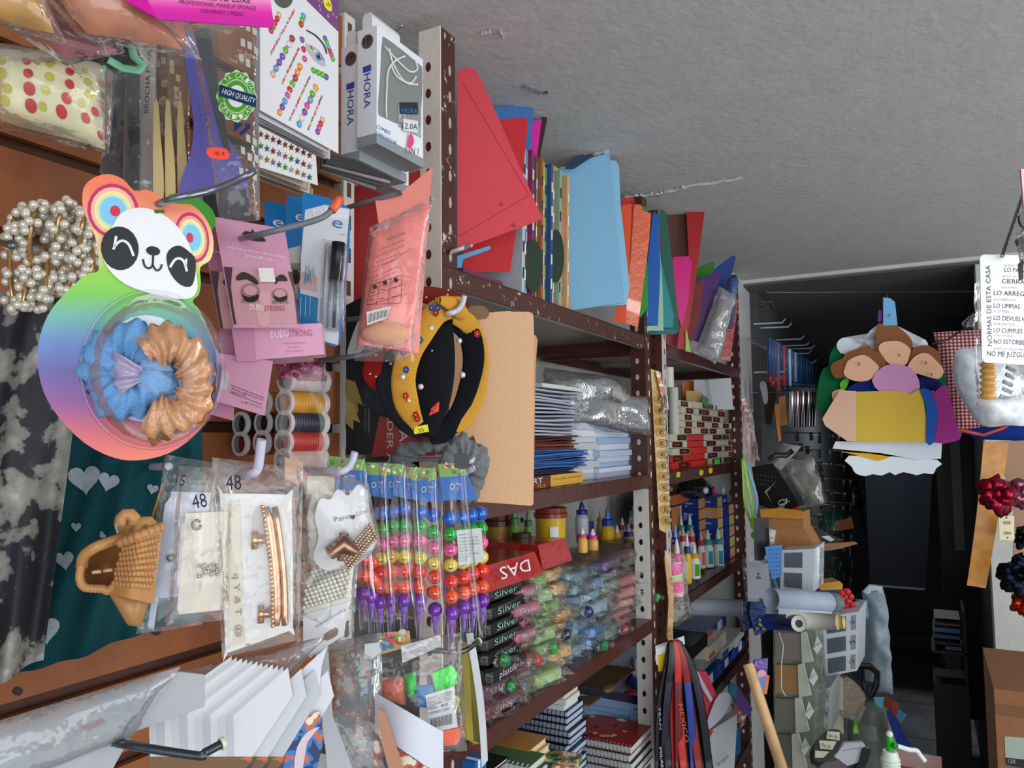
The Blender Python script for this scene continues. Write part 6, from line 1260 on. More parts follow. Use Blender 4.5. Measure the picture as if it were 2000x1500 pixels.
def redcover(t,X,dep,y0,y1,z):
    rr=random.Random(2)
    P=lambda u,v,o=0:Vector((X-dep*u,y0+(y1-y0)*v,z+o))
    def d(u,v,r,c,o): t.poly([P(u+r*math.cos(a)*.8,v+r*math.sin(a),o) for a in [i*math.pi/7 for i in range(14)]],('gloss',c))
    for i in range(26): d(rr.uniform(.06,.94),rr.uniform(.05,.95),rr.uniform(.02,.06),rr.choice(['#1c1414','#d8d4cc','#d89048','#5c1814','#e0a0a0']),.0002+.0001*(i%4))
def stack(xc,yc,xr,X,dep,h,n,f):
    """pile whose top near-right corner is seen at (xc,yc); f(i from top)->(cover,label,kw)"""
    zt=PX(xc,yc,X).z; y0=yv(xc,X); y1=yv(xr,X); z=zt; rr=random.Random(int(xc)); i=0
    while i<n and z-h>ZN:
        cv,lab,kw=f(i); j=rr.uniform(-.004,.004) if i else 0; book2(X+j,dep,y0+j*.7,y1+j,z-h,h-.0006,cv,lab,**kw); z-=h; i+=1
    if z-ZN>.001:
        k=MB(); k.box(X-dep+.01,X-.004,y0+.006,y1-.004,ZN+.0003,z-.0006,('paper','#50505a')); thing('ledger',kwbase.pop(0),'notebook',k)
kwbase=['thick dark ledger under the red-covered notebooks','thick dark ledger under the blue spiral notebooks','thick dark ledger under the cream pads','thick dark ledger under the green striped notebook']
def book2(X,dep,y0,y1,z,h,cover,lab,page='#c8c8c8',spiral=None,e=None,group=None):
    k=MB(); k.box(X-dep+.002,X-.002,y0+.003,y1-.002,z+.0012,z+h-.0012,('paper',page)); c=MB(); c.box(X-dep,X,y0,y1,z+h-.0012,z+h,('gloss',cover)); c.box(X-dep,X,y0,y1,z,z+.0012,('gloss',cover)); pr=[('pages',k),('cover',c,'printed cover')]
    if spiral:
        s_=MB(); n=int(dep/.0085)
        for i in range(n):
            xx=X-(i+.5)*dep/n; s_.tube([(xx,y0+.004,z-.0004),(xx,y0-.003,z+h*.15),(xx,y0-.005,z+h*.55),(xx,y0-.001,z+h+.001),(xx,y0+.007,z+h+.0008)],.0009,('metal',spiral),5)
        pr.append(('spiral',s_))
    if e: t=MB(); e(t,X,dep,y0,y1,z+h+.0003); pr.append(('cover_print',t))
    return thing('notebook',lab,'notebook',pr,group)
stack(1229,1463,1272,-.575,.20,.017,7,lambda i:(['#8c2418','#3c3c40','#202024','#303a4c','#282828','#3c2c4c','#2c5c6c'][i],['red-covered spiral notebook printed with small black and white shapes, top of its pile','dark spiral notebook directly under the red one','black spiral notebook, third in the red-topped pile','slate notebook, fourth in the red-topped pile','charcoal notebook, fifth in the red-topped pile','violet notebook, sixth in the red-topped pile','teal notebook, seventh in the red-topped pile'][i],dict(spiral='#8c8c90',e=redcover if i==0 else None)))
stack(1106,1391,1139,-.61,.13,.0125,14,lambda i:(['#24385c','#182840','#2c4468','#141e30'][i%4],'blue-black spiral notebook left of the red-topped pile, '+(od[i]+' from the top' if i else 'top of its pile'),dict(spiral='#283044',page='#a8b0c0')))
zq=PX(1106,1391,-.61).z; 
for i in range(4): 
    y0_,y1_=yv(1095,-.62),yv(1122,-.62); k=MB(); k.box(-.72,-.615+.004*(i%2),y0_,y1_,zq+.0004+.0105*i,zq+.0100+.0105*i,('paper',['#c8ccd4','#d0ccc0','#c8c4b8','#ccc8bc'][i])); thing('paper_pad','white pad on top of the blue spiral pile, '+['lowest','second','third','top'][i],'pad',k,'white pads')
stack(1030,1468,1066,-.60,.15,.0125,9,lambda i:(['#b8843c','#c8b890','#d0c8a8','#b8a070','#a08050'][i%5],'tan and cream pad near the white paper strip, '+(od[i]+' from the top' if i else 'top of its pile'),dict(page='#d0c8a0')))
book2(-.575,.16,yv(946,-.58),yv(985,-.58),PX(1012,1463,-.575).z-.006,.006,'#141618','black thin notebook sloping in front of the tan pad')
stack(1030,1500,1062,-.573,.13,.014,5,lambda i:(['#4c6c48','#3c5440','#48604c','#34483c','#2c4034'][i],['green striped spiral notebook nearest the front edge','green notebook directly below the striped one','third green notebook below the striped one','fourth green notebook below the striped one','fifth green notebook below the striped one'][i],dict(spiral='#c8ccd0')))
k=MB(); a=PX(915,1485,-.56); k.obox(a-Vector((.03,0,.02)),(.04,0,.0),(0,.03,0),(0,0,.018),('gloss','#1c60a8')); k.obox(a-Vector((.03,-.008,.0199)),(.0403,0,.0),(0,.006,0),(0,0,.0183),('gloss','#d8dce0')); thing('eraser_box','small blue and white box at the bottom edge left of the notebooks','box',k)
k=MB(); a=PX(1130,1490,-.56); k.obox((a.x-.06,a.y-.03,a.z-.012),(.06,.01,0),(-.01,.06,0),(0,0,.012),('blotch','#5aa030')); 
thing('sticker_book','green and blue printed booklet at the bottom edge under the red notebook','booklet',k)
pl=Pl(1215,1410,None,60,0,X=-.66); 
gapc=lambda **k_:None
k=card(pl,[(1120,1340),(1290,1375),(1290,1480),(1110,1480)],('gloss','#6c8cac'),.02); e=MB(); deco(e,pl,[(1118,1335),(1290,1368),(1290,1385),(1118,1352)],('gloss','#0c1428'),2)
for i in range(5): pline(e,pl,[(1135,1373+i*10),(1225-i*6,1388+i*10)],1,('gloss','#40607c'),3)
ptext(e,pl,'FORMATO UNICO',1236,1386,1270,1393,4,('gloss','#1c3048'),3); ptext(e,pl,'DE DOCUMENTOS',1236,1396,1274,1403,4,('gloss','#2c4058'),3); pline(e,pl,[(1231,1388),(1227,1418)],1,('gloss','#284058'),3)
thing('document_box','pale blue form pad box with black top edge behind the notebooks','box',[('box',k),('form_print',e)])
pl=Pl(1230,1300,None,60,0,X=-.74); k=card(pl,[(1180,1290),(1222,1262),(1265,1262),(1268,1365),(1150,1340)],('gloss','#8c94a8'),.004); g_=MB()
for i,(x,y,x2,y2) in enumerate(((1243,1312,1240,1285),(1250,1312,1250,1282),(1257,1312,1260,1284),(1264,1315,1268,1290),(1240,1318,1230,1302))): g_.tube([pl.at(x,y,.01),pl.at(x2,y2,.014)],[.007,.005],('fabric','#c0c4c8'),8)
g_.tube([pl.at(1250,1330,.01),pl.at(1252,1308,.01)],[.02,.017],('fabric','#c8ccd0'),10,flat=(pl.n,.5)); g2=MB(); g2.tube([pl.at(1228,1325,.012),pl.at(1256,1345,.014),pl.at(1268,1350,.01)],[.014,.02,.012],('fur','#20408c'),10)
thing('glove_pack','work gloves, white fingers and blue palm, on a hanging pale card','gloves',[('card',k),('glove',g_),('glove_palm',g2,'blue')])
k=MB(); k.box(-.80,-.70,yv(1150,-.7),yv(1240,-.7),PX(1190,1350,-.70).z,PX(1190,1350,-.70).z+.004,('cardboard','#6c5430')); k.sph(PX(1190,1345,-.69),.014,('wrap','#8c6c50'),10,8,(1,1.8,.6)); thing('kraft_tray','kraft cardboard tray edge below the gloves','tray',k)
k=MB(); k.sph(PX(1230,1358,-.68),.018,('satin','#a02430'),12,8,(1,1.8,.7)); thing('red_pouch','small red pouch in the tray below the gloves','pouch',k)
k=MB(); card(Pl(1258,1255,None,60,0,X=-.76),[(1248,1245),(1264,1240),(1264,1264),(1250,1264)],('gloss','#c88c1c'),.01,mb=k); thing('yellow_box','small orange-yellow box above the gloves by the upright','box',k)
# ================= farther shelving unit =================
V1,V2,V3,V4=w1_,w2_,w3_,w4_
def yx(x,X=-.58): return PX(x,900,X).y
# masking-tape / glue-stick cartons
tc_=[('#c8c0a8','#181614'),('#c4bca4','#1c1412'),('#c8c4ac','#242020')]
n=0
def rowpos(y): return y
rows2=[(912,898,3),(897,884,3),(883,871,3),(870,858,3),(857,846,2),(845,834,2),(833,822,3),(821,810,2),(809,797,2),(796,785,2)]
lab_r=['bottom row','second row','third row','fourth row','fifth row','sixth row','seventh row','eighth row','ninth row','top row']
z=V2+.0004
hz=(PX(1380,788,-.60).z-V2)/10
for i in range(10):
    xs=[1312,1347,1380,1412,1436] if i<5 else ([1332,1357,1384,1408,1428] if i<7 else [1332,1357,1395,1420])
    for j,(a,b) in enumerate(zip(xs,xs[1:])):
        a+=R.uniform(-1.5,1.5); b+=-1.2+R.uniform(-1,1); dx=R.uniform(-.006,.006)
        y0,y1=yx(a,-.60),yx(b,-.60); c,cb=tc_[(i*2+j*3)%3]; red=(j==1 and i<5) or (i<2 and j<2)
        k=MB(); k.box(-.72+dx,-.600+dx,y0,y1,z,z+hz*.93,('gloss','#c02c28' if red else c)); e=MB(); u=.15 if (i+j)%2 else .4
        if not (red and j==1): e.box(-.5995+dx,-.5990+dx,y0+(y1-y0)*u,y0+(y1-y0)*(u+.56),z+hz*.08,z+hz*.85,('gloss',cb)); e.box(-.5989+dx,-.5986+dx,y0+(y1-y0)*(u+.08),y0+(y1-y0)*(u+.40),z+hz*.36,z+hz*.58,('gloss','#b02020' if cb!='#8c1818' else '#c8b8b0'))
        e.box(-.70+dx,-.62+dx,y0-.0006,y0-.0003,z+hz*.2,z+hz*.75,('gloss',cb))
        thing('tape_box','small cream and black carton, '+lab_r[i]+' of the carton wall, '+['leftmost','second from left','third from left','fourth from left'][j],'carton',[('carton',k),('front_print',e)],'cartons stacked on the farther unit')
    z+=hz
for i,(x,yb,yt,w,X,c,l) in enumerate(((1306,757,718,21,-.575,'#c8c8bc','short cream roll hanging high beside the gold strip'),(1318,905,758,20,-.62,'#b8bcb0','tall pale upright roll beside the cartons'),(1338,860,752,22,-.68,'#c0c4c4','translucent upright roll behind the cartons'))):
    b=PX(x,yb,X); k=MB(); r=w*DX(x,X)/F/2; h=PX(x,yt,X).z-b.z; k.lathe(b,(0,0,1),[(r,0),(r,h)],('gloss',c),22); thing('paper_roll',l,'roll',k,'upright rolls')
for q,c,l,d_ in (([(1332,745),(1356,745),(1356,790),(1332,790)],'#c86a28','orange card behind the cartons',2.45),([(1340,762),(1372,766),(1372,792),(1340,790)],'#b89858','tan card with a small bee print behind the cartons',2.38),([(1372,745),(1384,742),(1392,790),(1376,790)],'#a8a8a8','grey board edge leaning on the wall',2.5),([(1384,742),(1428,738),(1432,800),(1390,800)],'#bcc0c4','pale leaning board at the back of the farther unit',2.52),([(1371,770),(1384,778),(1384,792),(1371,792)],'#2c7038','small green card beside the leaning boards',2.36),([(1355,742),(1376,742),(1380,785),(1356,785)],'#b4b8c0','printed white card behind the tan one',2.42)):
    thing('board',l,'board',card(Pl(q[0][0],q[0][1],d_,55),q,('gloss',c),.003))
for x,y in ((1305,931),(1325,927),(1370,923),(1388,919)):
    k=MB(); p=[PX(*q,-.5695) for q in sm([(x-3,y-4),(x+3,y-5),(x+3,y+4),(x-3,y+5)],2)]; k.prism(p,(-.0005,0,0),('paper','#c8b820')); thing('price_dot',{1305:'yellow price sticker on the shelf lip, nearest the gold strip',1325:'yellow price sticker, second along the shelf lip',1370:'yellow price sticker, third along the shelf lip',1388:'yellow price sticker, last along the shelf lip'}[x],'sticker',k,'yellow stickers on the shelf lip')
k=MB(); k.box(-.5665,-.562,yx(1396,-.565),yx(1404,-.565),PX(1400,906,-.565).z,PX(1400,897,-.565).z,('paper','#30b030')); thing('green_tag','bright green tag on the bottom cartons','tag',k)
# gold blister strip hanging
pl=Pl(1290,880,None,40,0,X=-.555); k=card(pl,[(1271,720),(1291,728),(1310,1030),(1298,1040),(1288,1034)],('wrap','#b08c3c'),.0015); pr=[('strip',k)]
for i in range(12):
    b=MB(); y=780+i*21.5; x=1289+i*1.3; dome(b,pl,x,y,11,9,.010,('clear','#f0d898'),14,4); pr.append(('blister_bubble',b))
    c_=MB(); c_.sph(pl.at(x,y,.003),.005,('wrap','#a08048' if i!=1 else '#3c3c2c'),8,6); pr.append(('charm',c_))
thing('blister_strip','long gold blister strip hanging in front of the middle post','strip',pr)
pl=Pl(1288,760,None,40,0,X=-.552); k=card(pl,[(1281,726),(1286,724),(1302,770),(1304,800),(1296,795)],('blotch','#a87858'),.001); card(pl,[(1293,775),(1304,772),(1306,800),(1297,800)],('gloss','#c0c4cc'),.001,mb=k); thing('small_tag','narrow printed tag hanging beside the gold strip','tag',k)
# crayon boxes
zc_=V3+.0004; h6=(PX(1400,975,-.60).z-V3)
def cbox(x0,x1,za,zb,X,dep,c,lab,side=None):
    y0,y1=yx(x0,X),yx(x1,X); k=MB(); k.box(X-dep,X,y0,y1,za,zb-.0006,('gloss',c)); e=MB(); h=zb-za
    e.box(X-dep*.85,X-dep*.15,y0-.0006,y0-.0003,za+h*.45,za+h*.6,('gloss','#8c98b4')); e.box(X-dep*.7,X-dep*.3,y0-.0006,y0-.0003,za+h*.22,za+h*.36,('gloss','#b0b8cc'))
    if side:
        e.box(X+.0003,X+.0007,y0+(y1-y0)*.02,y0+(y1-y0)*.36,za+h*.05,zb-h*.08,('gloss',side)); e.box(X+.0003,X+.0007,y0+(y1-y0)*.38,y0+(y1-y0)*.46,za+h*.05,zb-h*.08,('gloss','#c8b8c8')); e.box(X+.0008,X+.0011,y0+(y1-y0)*.55,y0+(y1-y0)*.85,za+h*.3,za+h*.6,('gloss','#7890c8'))
    return thing('crayon_box',lab,'crayon box',[('carton',k),('box_print',e)],'blue crayon boxes')
for i in range(6):
    a,b=zc_+h6*i/6,zc_+h6*(i+1)/6
    cbox(1361,1396,a,b,-.66,.12,'#142c70','blue crayon box, '+['bottom','second','third','fourth','fifth','top'][i]+' in the left stack behind the glue bottles','#c88850')
    if i<6: cbox(1398,1418,a,b,-.62,.14,['#1c3c8c','#b88850','#1c3480'][i%3],'crayon box, '+['bottom','second','third','fourth','fifth','top'][i]+' in the middle stack',['#c8b050','#d89060','#b0b850'][i%3])
for i in range(5):
    a,b=zc_+h6*.86*i/5,zc_+h6*.86*(i+1)/5
    cbox(1420,1443,a,b,-.60,.12,'#1a3480','blue crayon box, '+['bottom','second','third','fourth','top'][i]+' in the right stack by the end post','#a8b050' if i%2 else '#d09060')
cbox(1308,1350,zc_+h6*.55,zc_+h6*.95,-.70,.12,'#122868','large blue box at the back left of the glue bottles','#c07838')
k=MB(); k.box(-.80,-.69,yx(1312,-.69),yx(1352,-.69),zc_+h6*.96,zc_+h6*1.1,('gloss','#b05c34')); thing('orange_carton','orange-brown carton lying on the large blue box','box',k)
# dark bundle under shelf
rr=random.Random(4); k=MB(); c=PX(1350,955,-.68); k.grid(lambda u,v:c+Vector((.05*math.sin(math.pi*v)*math.cos(6.28*u),.34*(v-.35),.035*math.sin(math.pi*v)*math.sin(6.28*u)))*(1+.35*noise.noise(Vector((u*5,v*7,1)))),26,22,('wrap','#1c1a1e')); 
thing('hair_bundle','bundle of dark glossy packets lying over the blue boxes','bundle',k)
for i,(x,y,c_,w,h,l) in enumerate(((1378,958,'#b8bcc8',22,16,'white patterned mug-shaped packet on the blue boxes'),(1394,958,'#a01c60',14,20,'black packet with a magenta dot on the blue boxes'),(1412,958,'#c0c4c8',18,20,'white packet with brown print on the blue boxes'),(1427,962,'#7c4c1c',10,14,'small brown-gold packet at the right of the white ones'),(1310,955,'#7c5024',14,12,'brown coil at the left over the blue boxes'))):
    k=MB(); k.sph(PX(x,y,-.61),w*.5*1.9/F*1.1,('gloss',c_),12,8,(.6,1,h/w)); thing('small_packet',l,'packet',k)
# glue bottles
def gb(x,yb,yt,w,X,body,cap,tip,lab,lbl=None): return gbottle(x,yb,yt,w,X,body,cap,tip,lab,'glue_bottle',lbl,'glue bottles on the farther unit')
WH='#d4d8d8'; TQ='#148c98'; TP='#c4ccd0'
for x,yb,yt,w,X,l in ((1349,1085,1003,18,-.68,'leftmost of the rear row'),(1366,1082,1005,18,-.68,'second in the rear row'),(1332,1080,1006,16,-.69,'half hidden at the rear left'),(1384,1084,1005,19,-.675,'third in the rear row')): gb(x,yb,yt,w,X,WH,TQ,TP,'white bottle with turquoise cap, '+l)
gb(1384,1108,1033,20,-.62,WH,TQ,TP,'white bottle with turquoise cap, front pair, left one','#1890a0'); gb(1404,1108,1031,20,-.605,WH,TQ,TP,'white bottle with turquoise cap, front pair, right one','#1890a0')
gb(1371,1110,1035,15,-.62,'#d4d0d0','#b02820','#c09890','white bottle with red cap beside the turquoise pair','#c86868')
gb(1335,1100,1028,15,-.64,'#d0ccc8','#b02820','#b88888','red-capped bottle, left of two'); gb(1352,1102,1028,17,-.63,'#d0ccc8','#b02820','#b88080','red-capped bottle, right of two')
gb(1321,1120,1024,17,-.61,'#c88c20','#1c2c90','#7c98d0','orange bottle with dark blue cap'); gb(1311,1112,1030,15,-.63,'#c89028','#c8c8c8','#c8ccd0','orange bottle with white cap at the left edge')
gb(1344,1140,1040,15,-.585,'#d8b820','#1c3c8c','#d0d8dc','yellow bottle with white nozzle behind the green-label one','#e0c020')
gb(1357,1130,1062,22,-.585,'#dce0d8','#d09028','#c8c8c4','white bottle with orange cap and green label, front','#3c9828')
gb(1324,1165,1050,24,-.565,'#d8c0d0','#dc1c88','#ccd0d4','bottle with hot pink cap and pink label hanging at the front','#d82888')
k=MB(); pl=Pl(1310,1180,None,45,0,X=-.552); card(pl,sm([(1298,1090),(1306,1080),(1316,1160),(1313,1245),(1303,1245),(1306,1170)],2),('wrap','#b08030'),.006,mb=k); k2=card(pl,[(1312,1100),(1335,1102),(1330,1158),(1316,1158)],('gloss','#d83090'),.003); deco(k2,pl,[(1312,1125),(1334,1120),(1333,1132),(1314,1138)],('gloss','#a0c878'),2); b=MB(); Patch(pl,[(1298,1075),(1338,1085),(1350,1210),(1308,1215)],.01,.003,30,2,0).skin(b,('film','#fff8f0'),8,12)
thing('squeeze_pack','long gold-edged clear packet with pink label hanging from the middle post','packet',[('gold_tube',k),('pink_label',k2),('bag',b)])
k=MB(); k.box(-.62,-.56,yx(1315,-.56),yx(1342,-.56),PX(1325,1222,-.56).z,PX(1325,1192,-.56).z,('haze','#a0a498')); thing('eraser_bag','small cloudy clear box low behind the gold packet','box',k)
# long rolls under
for q0,q1,r,c,l,X0,X1 in (((1345,1185),(1450,1188),15,'#a8b0bc','grey-white long roll lying under the third shelf',2.3,2.25),((1502,1214),(1560,1218),15,'#14307c','long dark blue vinyl roll running to the right',1.78,1.62),((1540,1210),(1636,1215),14,'#d0d0c4','cream roll with yellow end sticking out',1.66,1.60)):
    a=PD(q0[0],q0[1],X0); b_=PD(q1[0],q1[1],X1); k=MB(); rr_=r*X1/F*1.1; k.tube([a,b_],rr_,('gloss',c),20); pr=[('roll',k)]
    if 'blue' in l: t=MB(); t.tube([b_-(b_-a).normalized()*.002,b_+(b_-a).normalized()*.001],rr_*.95,('paper','#c0c0bc'),18); t.tube([b_,b_+(b_-a).normalized()*.0015],rr_*.45,('paper','#2c3038'),14); pr.append(('roll_end',t))
    if 'yellow' in l: t=MB(); t.tube([b_-(b_-a).normalized()*.002,b_+(b_-a).normalized()*.012],rr_*.8,('paper','#c8b870'),18); pr.append(('roll_end',t,'yellow'))
    thing('long_roll',l,'roll',pr)
# lower boxes on unit 2 fourth shelf
def fbox(x0,x1,yb,yt,X,dep,c,lab,kind='gloss',e=None,name='small_box'):
    y0,y1=yx(x0,X),yx(x1,X); za=PX((x0+x1)/2,yb,X).z; zb=PX((x0+x1)/2,yt,X).z; k=MB(); k.box(X-dep,X,y0,y1,za,zb,(kind,c)); pr=[('box',k)]
    if e: t=MB(); e(t,X,y0,y1,za,zb); pr.append(('print',t))
    return thing(name,lab,'box',pr)
strp=lambda cs:(lambda t,X,y0,y1,za,zb:[t.box(X+.0004,X+.0009,y0+(y1-y0)*i/len(cs),y0+(y1-y0)*(i+.5)/len(cs),za+(zb-za)*.15,zb-(zb-za)*.1,('gloss',c)) for i,c in enumerate(cs)])
fbox(1372,1443,1318,1292,-.575,.16,'#1c3c8c','long blue and white display tray at the shelf edge',e=strp(['#d8dce4','#2c54b0','#d0d4dc','#2c54b0','#e0e0e4']))
fbox(1400,1443,1286,1262,-.575,.16,'#b8bcb8','pale grey flat carton above the blue tray',e=strp(['#2858b0','#c8ccd0']))
fbox(1374,1408,1285,1258,-.572,.10,'#c8c4b0','cream carton with black side and orange tag',e=lambda t,X,y0,y1,za,zb:[t.box(X+.0004,X+.001,y0+.002,y0+(y1-y0)*.3,za+.004,za+.016,('gloss','#e05030'))])
fbox(1342,1372,1284,1258,-.575,.12,'#18181a','black carton left of the cream one')
fbox(1350,1410,1258,1232,-.60,.12,'#1c50a8','blue and white erasers carton in clear wrap, top of the pile',e=strp(['#d0c8c0','#c03028','#d8d4c8']),kind='wrap')
fbox(1356,1402,1306,1290,-.58,.1,'#8c9894','silvery wrapped pencil pack above the blue tray',kind='wrap')
# red tray, white corner card, purple printed packs below
pl=Pl(1390,1360,None,50,0,X=-.545)
k=card(pl,[(1358,1312),(1380,1312),(1400,1358),(1398,1400),(1376,1440),(1370,1370)],('plastic','#d84058'),.02); thing('red_basket','coral-red open tray under the fourth shelf','tray',k)
k=card(pl,sm([(1405,1356),(1424,1354),(1426,1372),(1412,1400),(1384,1426),(1378,1424),(1390,1385)],2),('gloss','#c8ccd4'),.004,off=.012); thing('white_scoop','white rounded plastic piece leaning in front of the red tray','piece',k)
k=card(pl,[(1357,1310),(1362,1310),(1392,1365),(1388,1372),(1366,1335)],('gloss','#c8d0dc'),.003,off=.01); deco(k,Pl(1390,1360,None,50,0,X=-.53),ell(1366,1347,6,9),('gloss','#c83028'),1); thing('ruler_pack','white pack with a red disc beside the lanyards','pack',k)
k=card(pl,[(1380,1432),(1440,1395),(1438,1440),(1434,1505),(1395,1505)],('gloss','#c0c4c4'),.03,off=.004); deco(k,Pl(1390,1360,None,50,0,X=-.538),[(1376,1430),(1394,1426),(1382,1450)],('gloss','#c82828'),1)
t=MB(); ptext(t,Pl(1390,1360,None,50,0,X=-.536),'Grapas',1402,1498,1424,1478,8,('paper','#202838'),3)
thing('labelled_drawer','pale plastic box handwritten at the bottom edge','box',[('box',k),('handwriting',t)])
for i,(q,c,l) in enumerate((([(1425,1330),(1442,1340),(1470,1385),(1462,1400),(1436,1375)],'#6c4c98','purple packet with a penguin-like print by the red tray'),([(1432,1376),(1458,1384),(1455,1415),(1434,1430)],'#a87878','pinkish packet below the purple one'),([(1434,1418),(1448,1420),(1446,1470),(1434,1480)],'#1c5c98','narrow blue packet at the bottom beside the post'),([(1425,1335),(1440,1338),(1438,1362),(1426,1358)],'#2c8ca8','turquoise packet corner behind the purple one'))):
    thing('printed_packet',l,'packet',card(Pl(*q[0],None,50,0,X=-.56),q,('blotch' if i==1 else 'wrap',c),.012))
# lanyards
pl=Pl(1330,1400,None,48,0,X=-.50); pr=[]
cd=card(pl,[(1280,1262),(1336,1242),(1338,1258),(1300,1275),(1294,1300),(1282,1298)],('gloss','#c8ccd0'),.001); deco(cd,pl,[(1284,1280),(1300,1274),(1298,1310),(1286,1312)],('gloss','#c8a020'),1); ptext(cd,pl,'LAPICES',1285,1267,1310,1257,6,('paper','#181818'),2)
rr=random.Random(9); lc=['#0c0c14','#100e24','#0c0c14','#a81c24','#6c1418','#c02c1c','#0c0c10','#1c3c90','#8c1c18','#08080c','#101024']
for i in range(11):
    k=MB(); t=i/10; x0=1312+8*t; x1=1286+100*t; xm=1290+75*t+5*math.sin(i*2); P=[pl.at(x0,1250,.004+.002*(i%3)),pl.at((x0+xm)/2+4,1300,.010+.004*(i%3)),pl.at(xm,1380,.008+.004*((i*2)%3)),pl.at(x1,1505,.006+.005*(i%3))]
    P=[Vector(q) for q in sm([tuple(q) for q in P],4,False)]; k.tube(P,[.004]+[.0095]*(len(P)-1),('satin',lc[i]),8,True,flat=(pl.n,.12)); pr.append(('ribbon',k,{'#a81c24':'dark red','#c02c1c':'orange-red','#1c3c90':'blue','#6c1418':'maroon','#8c1c18':'brick red'}.get(lc[i],'black')))
tx=MB(); T4=Pl(1330,1400,None,48,0,X=-.484); ptext(tx,T4,'MEXICO',1325,1375,1338,1450,8,('satin','#d8501c'),2,up=(1,-.1)); ptext(tx,T4,'MILAN',1287,1460,1292,1505,5,('satin','#c0c0c8'),2,up=(1,-.1)); ptext(tx,T4,'TEAM',1286,1380,1288,1425,4,('satin','#a0a0b0'),2,up=(1,0))
thing('lanyard_bundle','bundle of black, red and blue ribbon lanyards hanging from the middle post','lanyards',[('card_top',cd)]+pr+[('ribbon_text',tx)])
# wooden stick
k=MB(); a=PD(1462,1298,1.46); b=PD(1532,1515,1.36); d=(b-a).normalized(); s=Vector((1,0,0)).cross(d).normalized()
k.tube([a,b],.0125,('board','#c8a478'),4); thing('wooden_stick','long pale wooden batten leaning diagonally by the drawers','stick',k)
# green lanyard with reel and badge holders
pl=Pl(1475,1080,None,50,0,X=-.47)
for x0,xm,x1,c,l in ((1453,1452,1468,'#8cc418','lime'),(1456,1462,1469,'#a0dc20','lime'),(1458,1475,1472,'#6498b8','sky blue')):
    pass
k=MB(); k.tube([Vector(q) for q in sm([tuple(pl.at(*p)) for p in ((1450,895),(1452,940),(1455,985),(1465,1015),(1469,1030))],4,False)],.0042,('satin','#80b814'),8,True,flat=(pl.n,.15)); k2=MB(); k2.tube([Vector(q) for q in sm([tuple(pl.at(*p)) for p in ((1452,895),(1460,940),(1468,985),(1471,1015),(1470,1035))],4,False)],.0042,('satin','#98d01c'),8,True,flat=(pl.n,.15)); k3=MB(); k3.tube([Vector(q) for q in sm([tuple(pl.at(*p,-.006)) for p in ((1454,895),(1468,935),(1478,975),(1476,1000),(1468,1020))],4,False)],.006,('satin','#6ca0c0'),8,True,flat=(pl.n,.15))
rl=MB(); rl.lathe(pl.at(1473,1045,0),pl.n,[(.0001,.0),(.011,0),(.012,.003),(.010,.006),(.0001,.0065)],('plastic','#3cc814'),20); cp=MB(); cp.tube([pl.at(1473,1055,.002),pl.at(1474,1075,.002),pl.at(1476,1086,.002)],.0014,('metal','#c0c4c8'),6)
thing('badge_reel','lime green lanyard with round green reel hanging at the end post','lanyard',[('strap',k),('strap',k2),('strap',k3,'sky blue'),('reel',rl),('clip',cp)])
hd=MB(); card(pl,sm([(1450,1090),(1456,1087),(1498,1086),(1503,1092),(1508,1168),(1502,1172),(1464,1175),(1456,1170)],2),('film','#e8f0f8'),.002,mb=hd); hi=card(pl,[(1461,1098),(1502,1101),(1504,1170),(1460,1167)],('paper','#c8ccd8'),.001,off=.0012); deco(hi,pl,ell(1481,1121,2.5,3),('gloss','#60687c'),6); deco(hi,pl,[(1475,1131),(1479,1125),(1484,1125),(1488,1131)],('gloss','#70788c'),6)
thing('badge_holder','clear badge holder with a white card and small person icon','badge',[('holder',hd),('insert',hi)])
thing('badge_holder','second badge holder tilted behind the first, its lower corner showing','badge',card(pl,[(1492,1160),(1508,1158),(1524,1200),(1520,1206),(1500,1182)],('film','#dce4f0'),.002,off=-.004))
pl=Pl(1490,1210,None,50,0,X=-.47)
k=card(pl,[(1466,1175),(1498,1176),(1508,1225),(1476,1242),(1464,1200)],('wrap','#2c4c90'),.006); k2=MB(); rr=random.Random(3)
for i in range(9): k2.sph(pl.at(1480+rr.uniform(-2,18),1208+rr.uniform(-4,24),.006),.0048,('plastic','#c8c090'),8,6)
thing('sharpener_pack','blue blister pack of cream erasers below the badge','pack',[('card',k),('eraser',k2)])
thing('pen_pack','dim violet-blue pack hanging left of the cream eraser pack','pack',card(pl,[(1444,1175),(1466,1175),(1472,1225),(1450,1235)],('wrap','#2c2c60'),.01,off=-.01))
k=card(Pl(1490,1330,None,50,0,X=-.32),[(1474,1290),(1500,1286),(1498,1325),(1484,1365),(1472,1340)],('wrap','#5c4090'),.006); deco(k,Pl(1490,1330,None,50,0,X=-.315),ell(1488,1318,9,10),('gloss','#c890a8'),1); deco(k,Pl(1490,1330,None,50,0,X=-.315),[(1480,1325),(1500,1318),(1496,1352),(1486,1362)],('gloss','#5878b8'),2)
deco(k,Pl(1490,1330,None,50,0,X=-.315),[(1496,1318),(1503,1320),(1498,1356),(1492,1356)],('gloss','#c86830'),3); thing('toy_pack','purple toy pack with pink and orange print hanging beside the batten','pack',k)
# pink transparent hanging strip at the end post + small hook tags
pl=Pl(1470,860,None,50,0,X=-.50); k=MB(); Patch(pl,[(1448,780),(1470,800),(1484,900),(1456,905)],.012,.006,40,3,0).skin(k,('film','#ffd0c8'),8,12); k2=card(pl,[(1447,780),(1456,778),(1472,830),(1464,836)],('blotch','#3858a0'),.002)
thing('hanging_packet','clear pinkish packet hanging on the white pier beside the end post','packet',[('packet_film',k),('header',k2)])
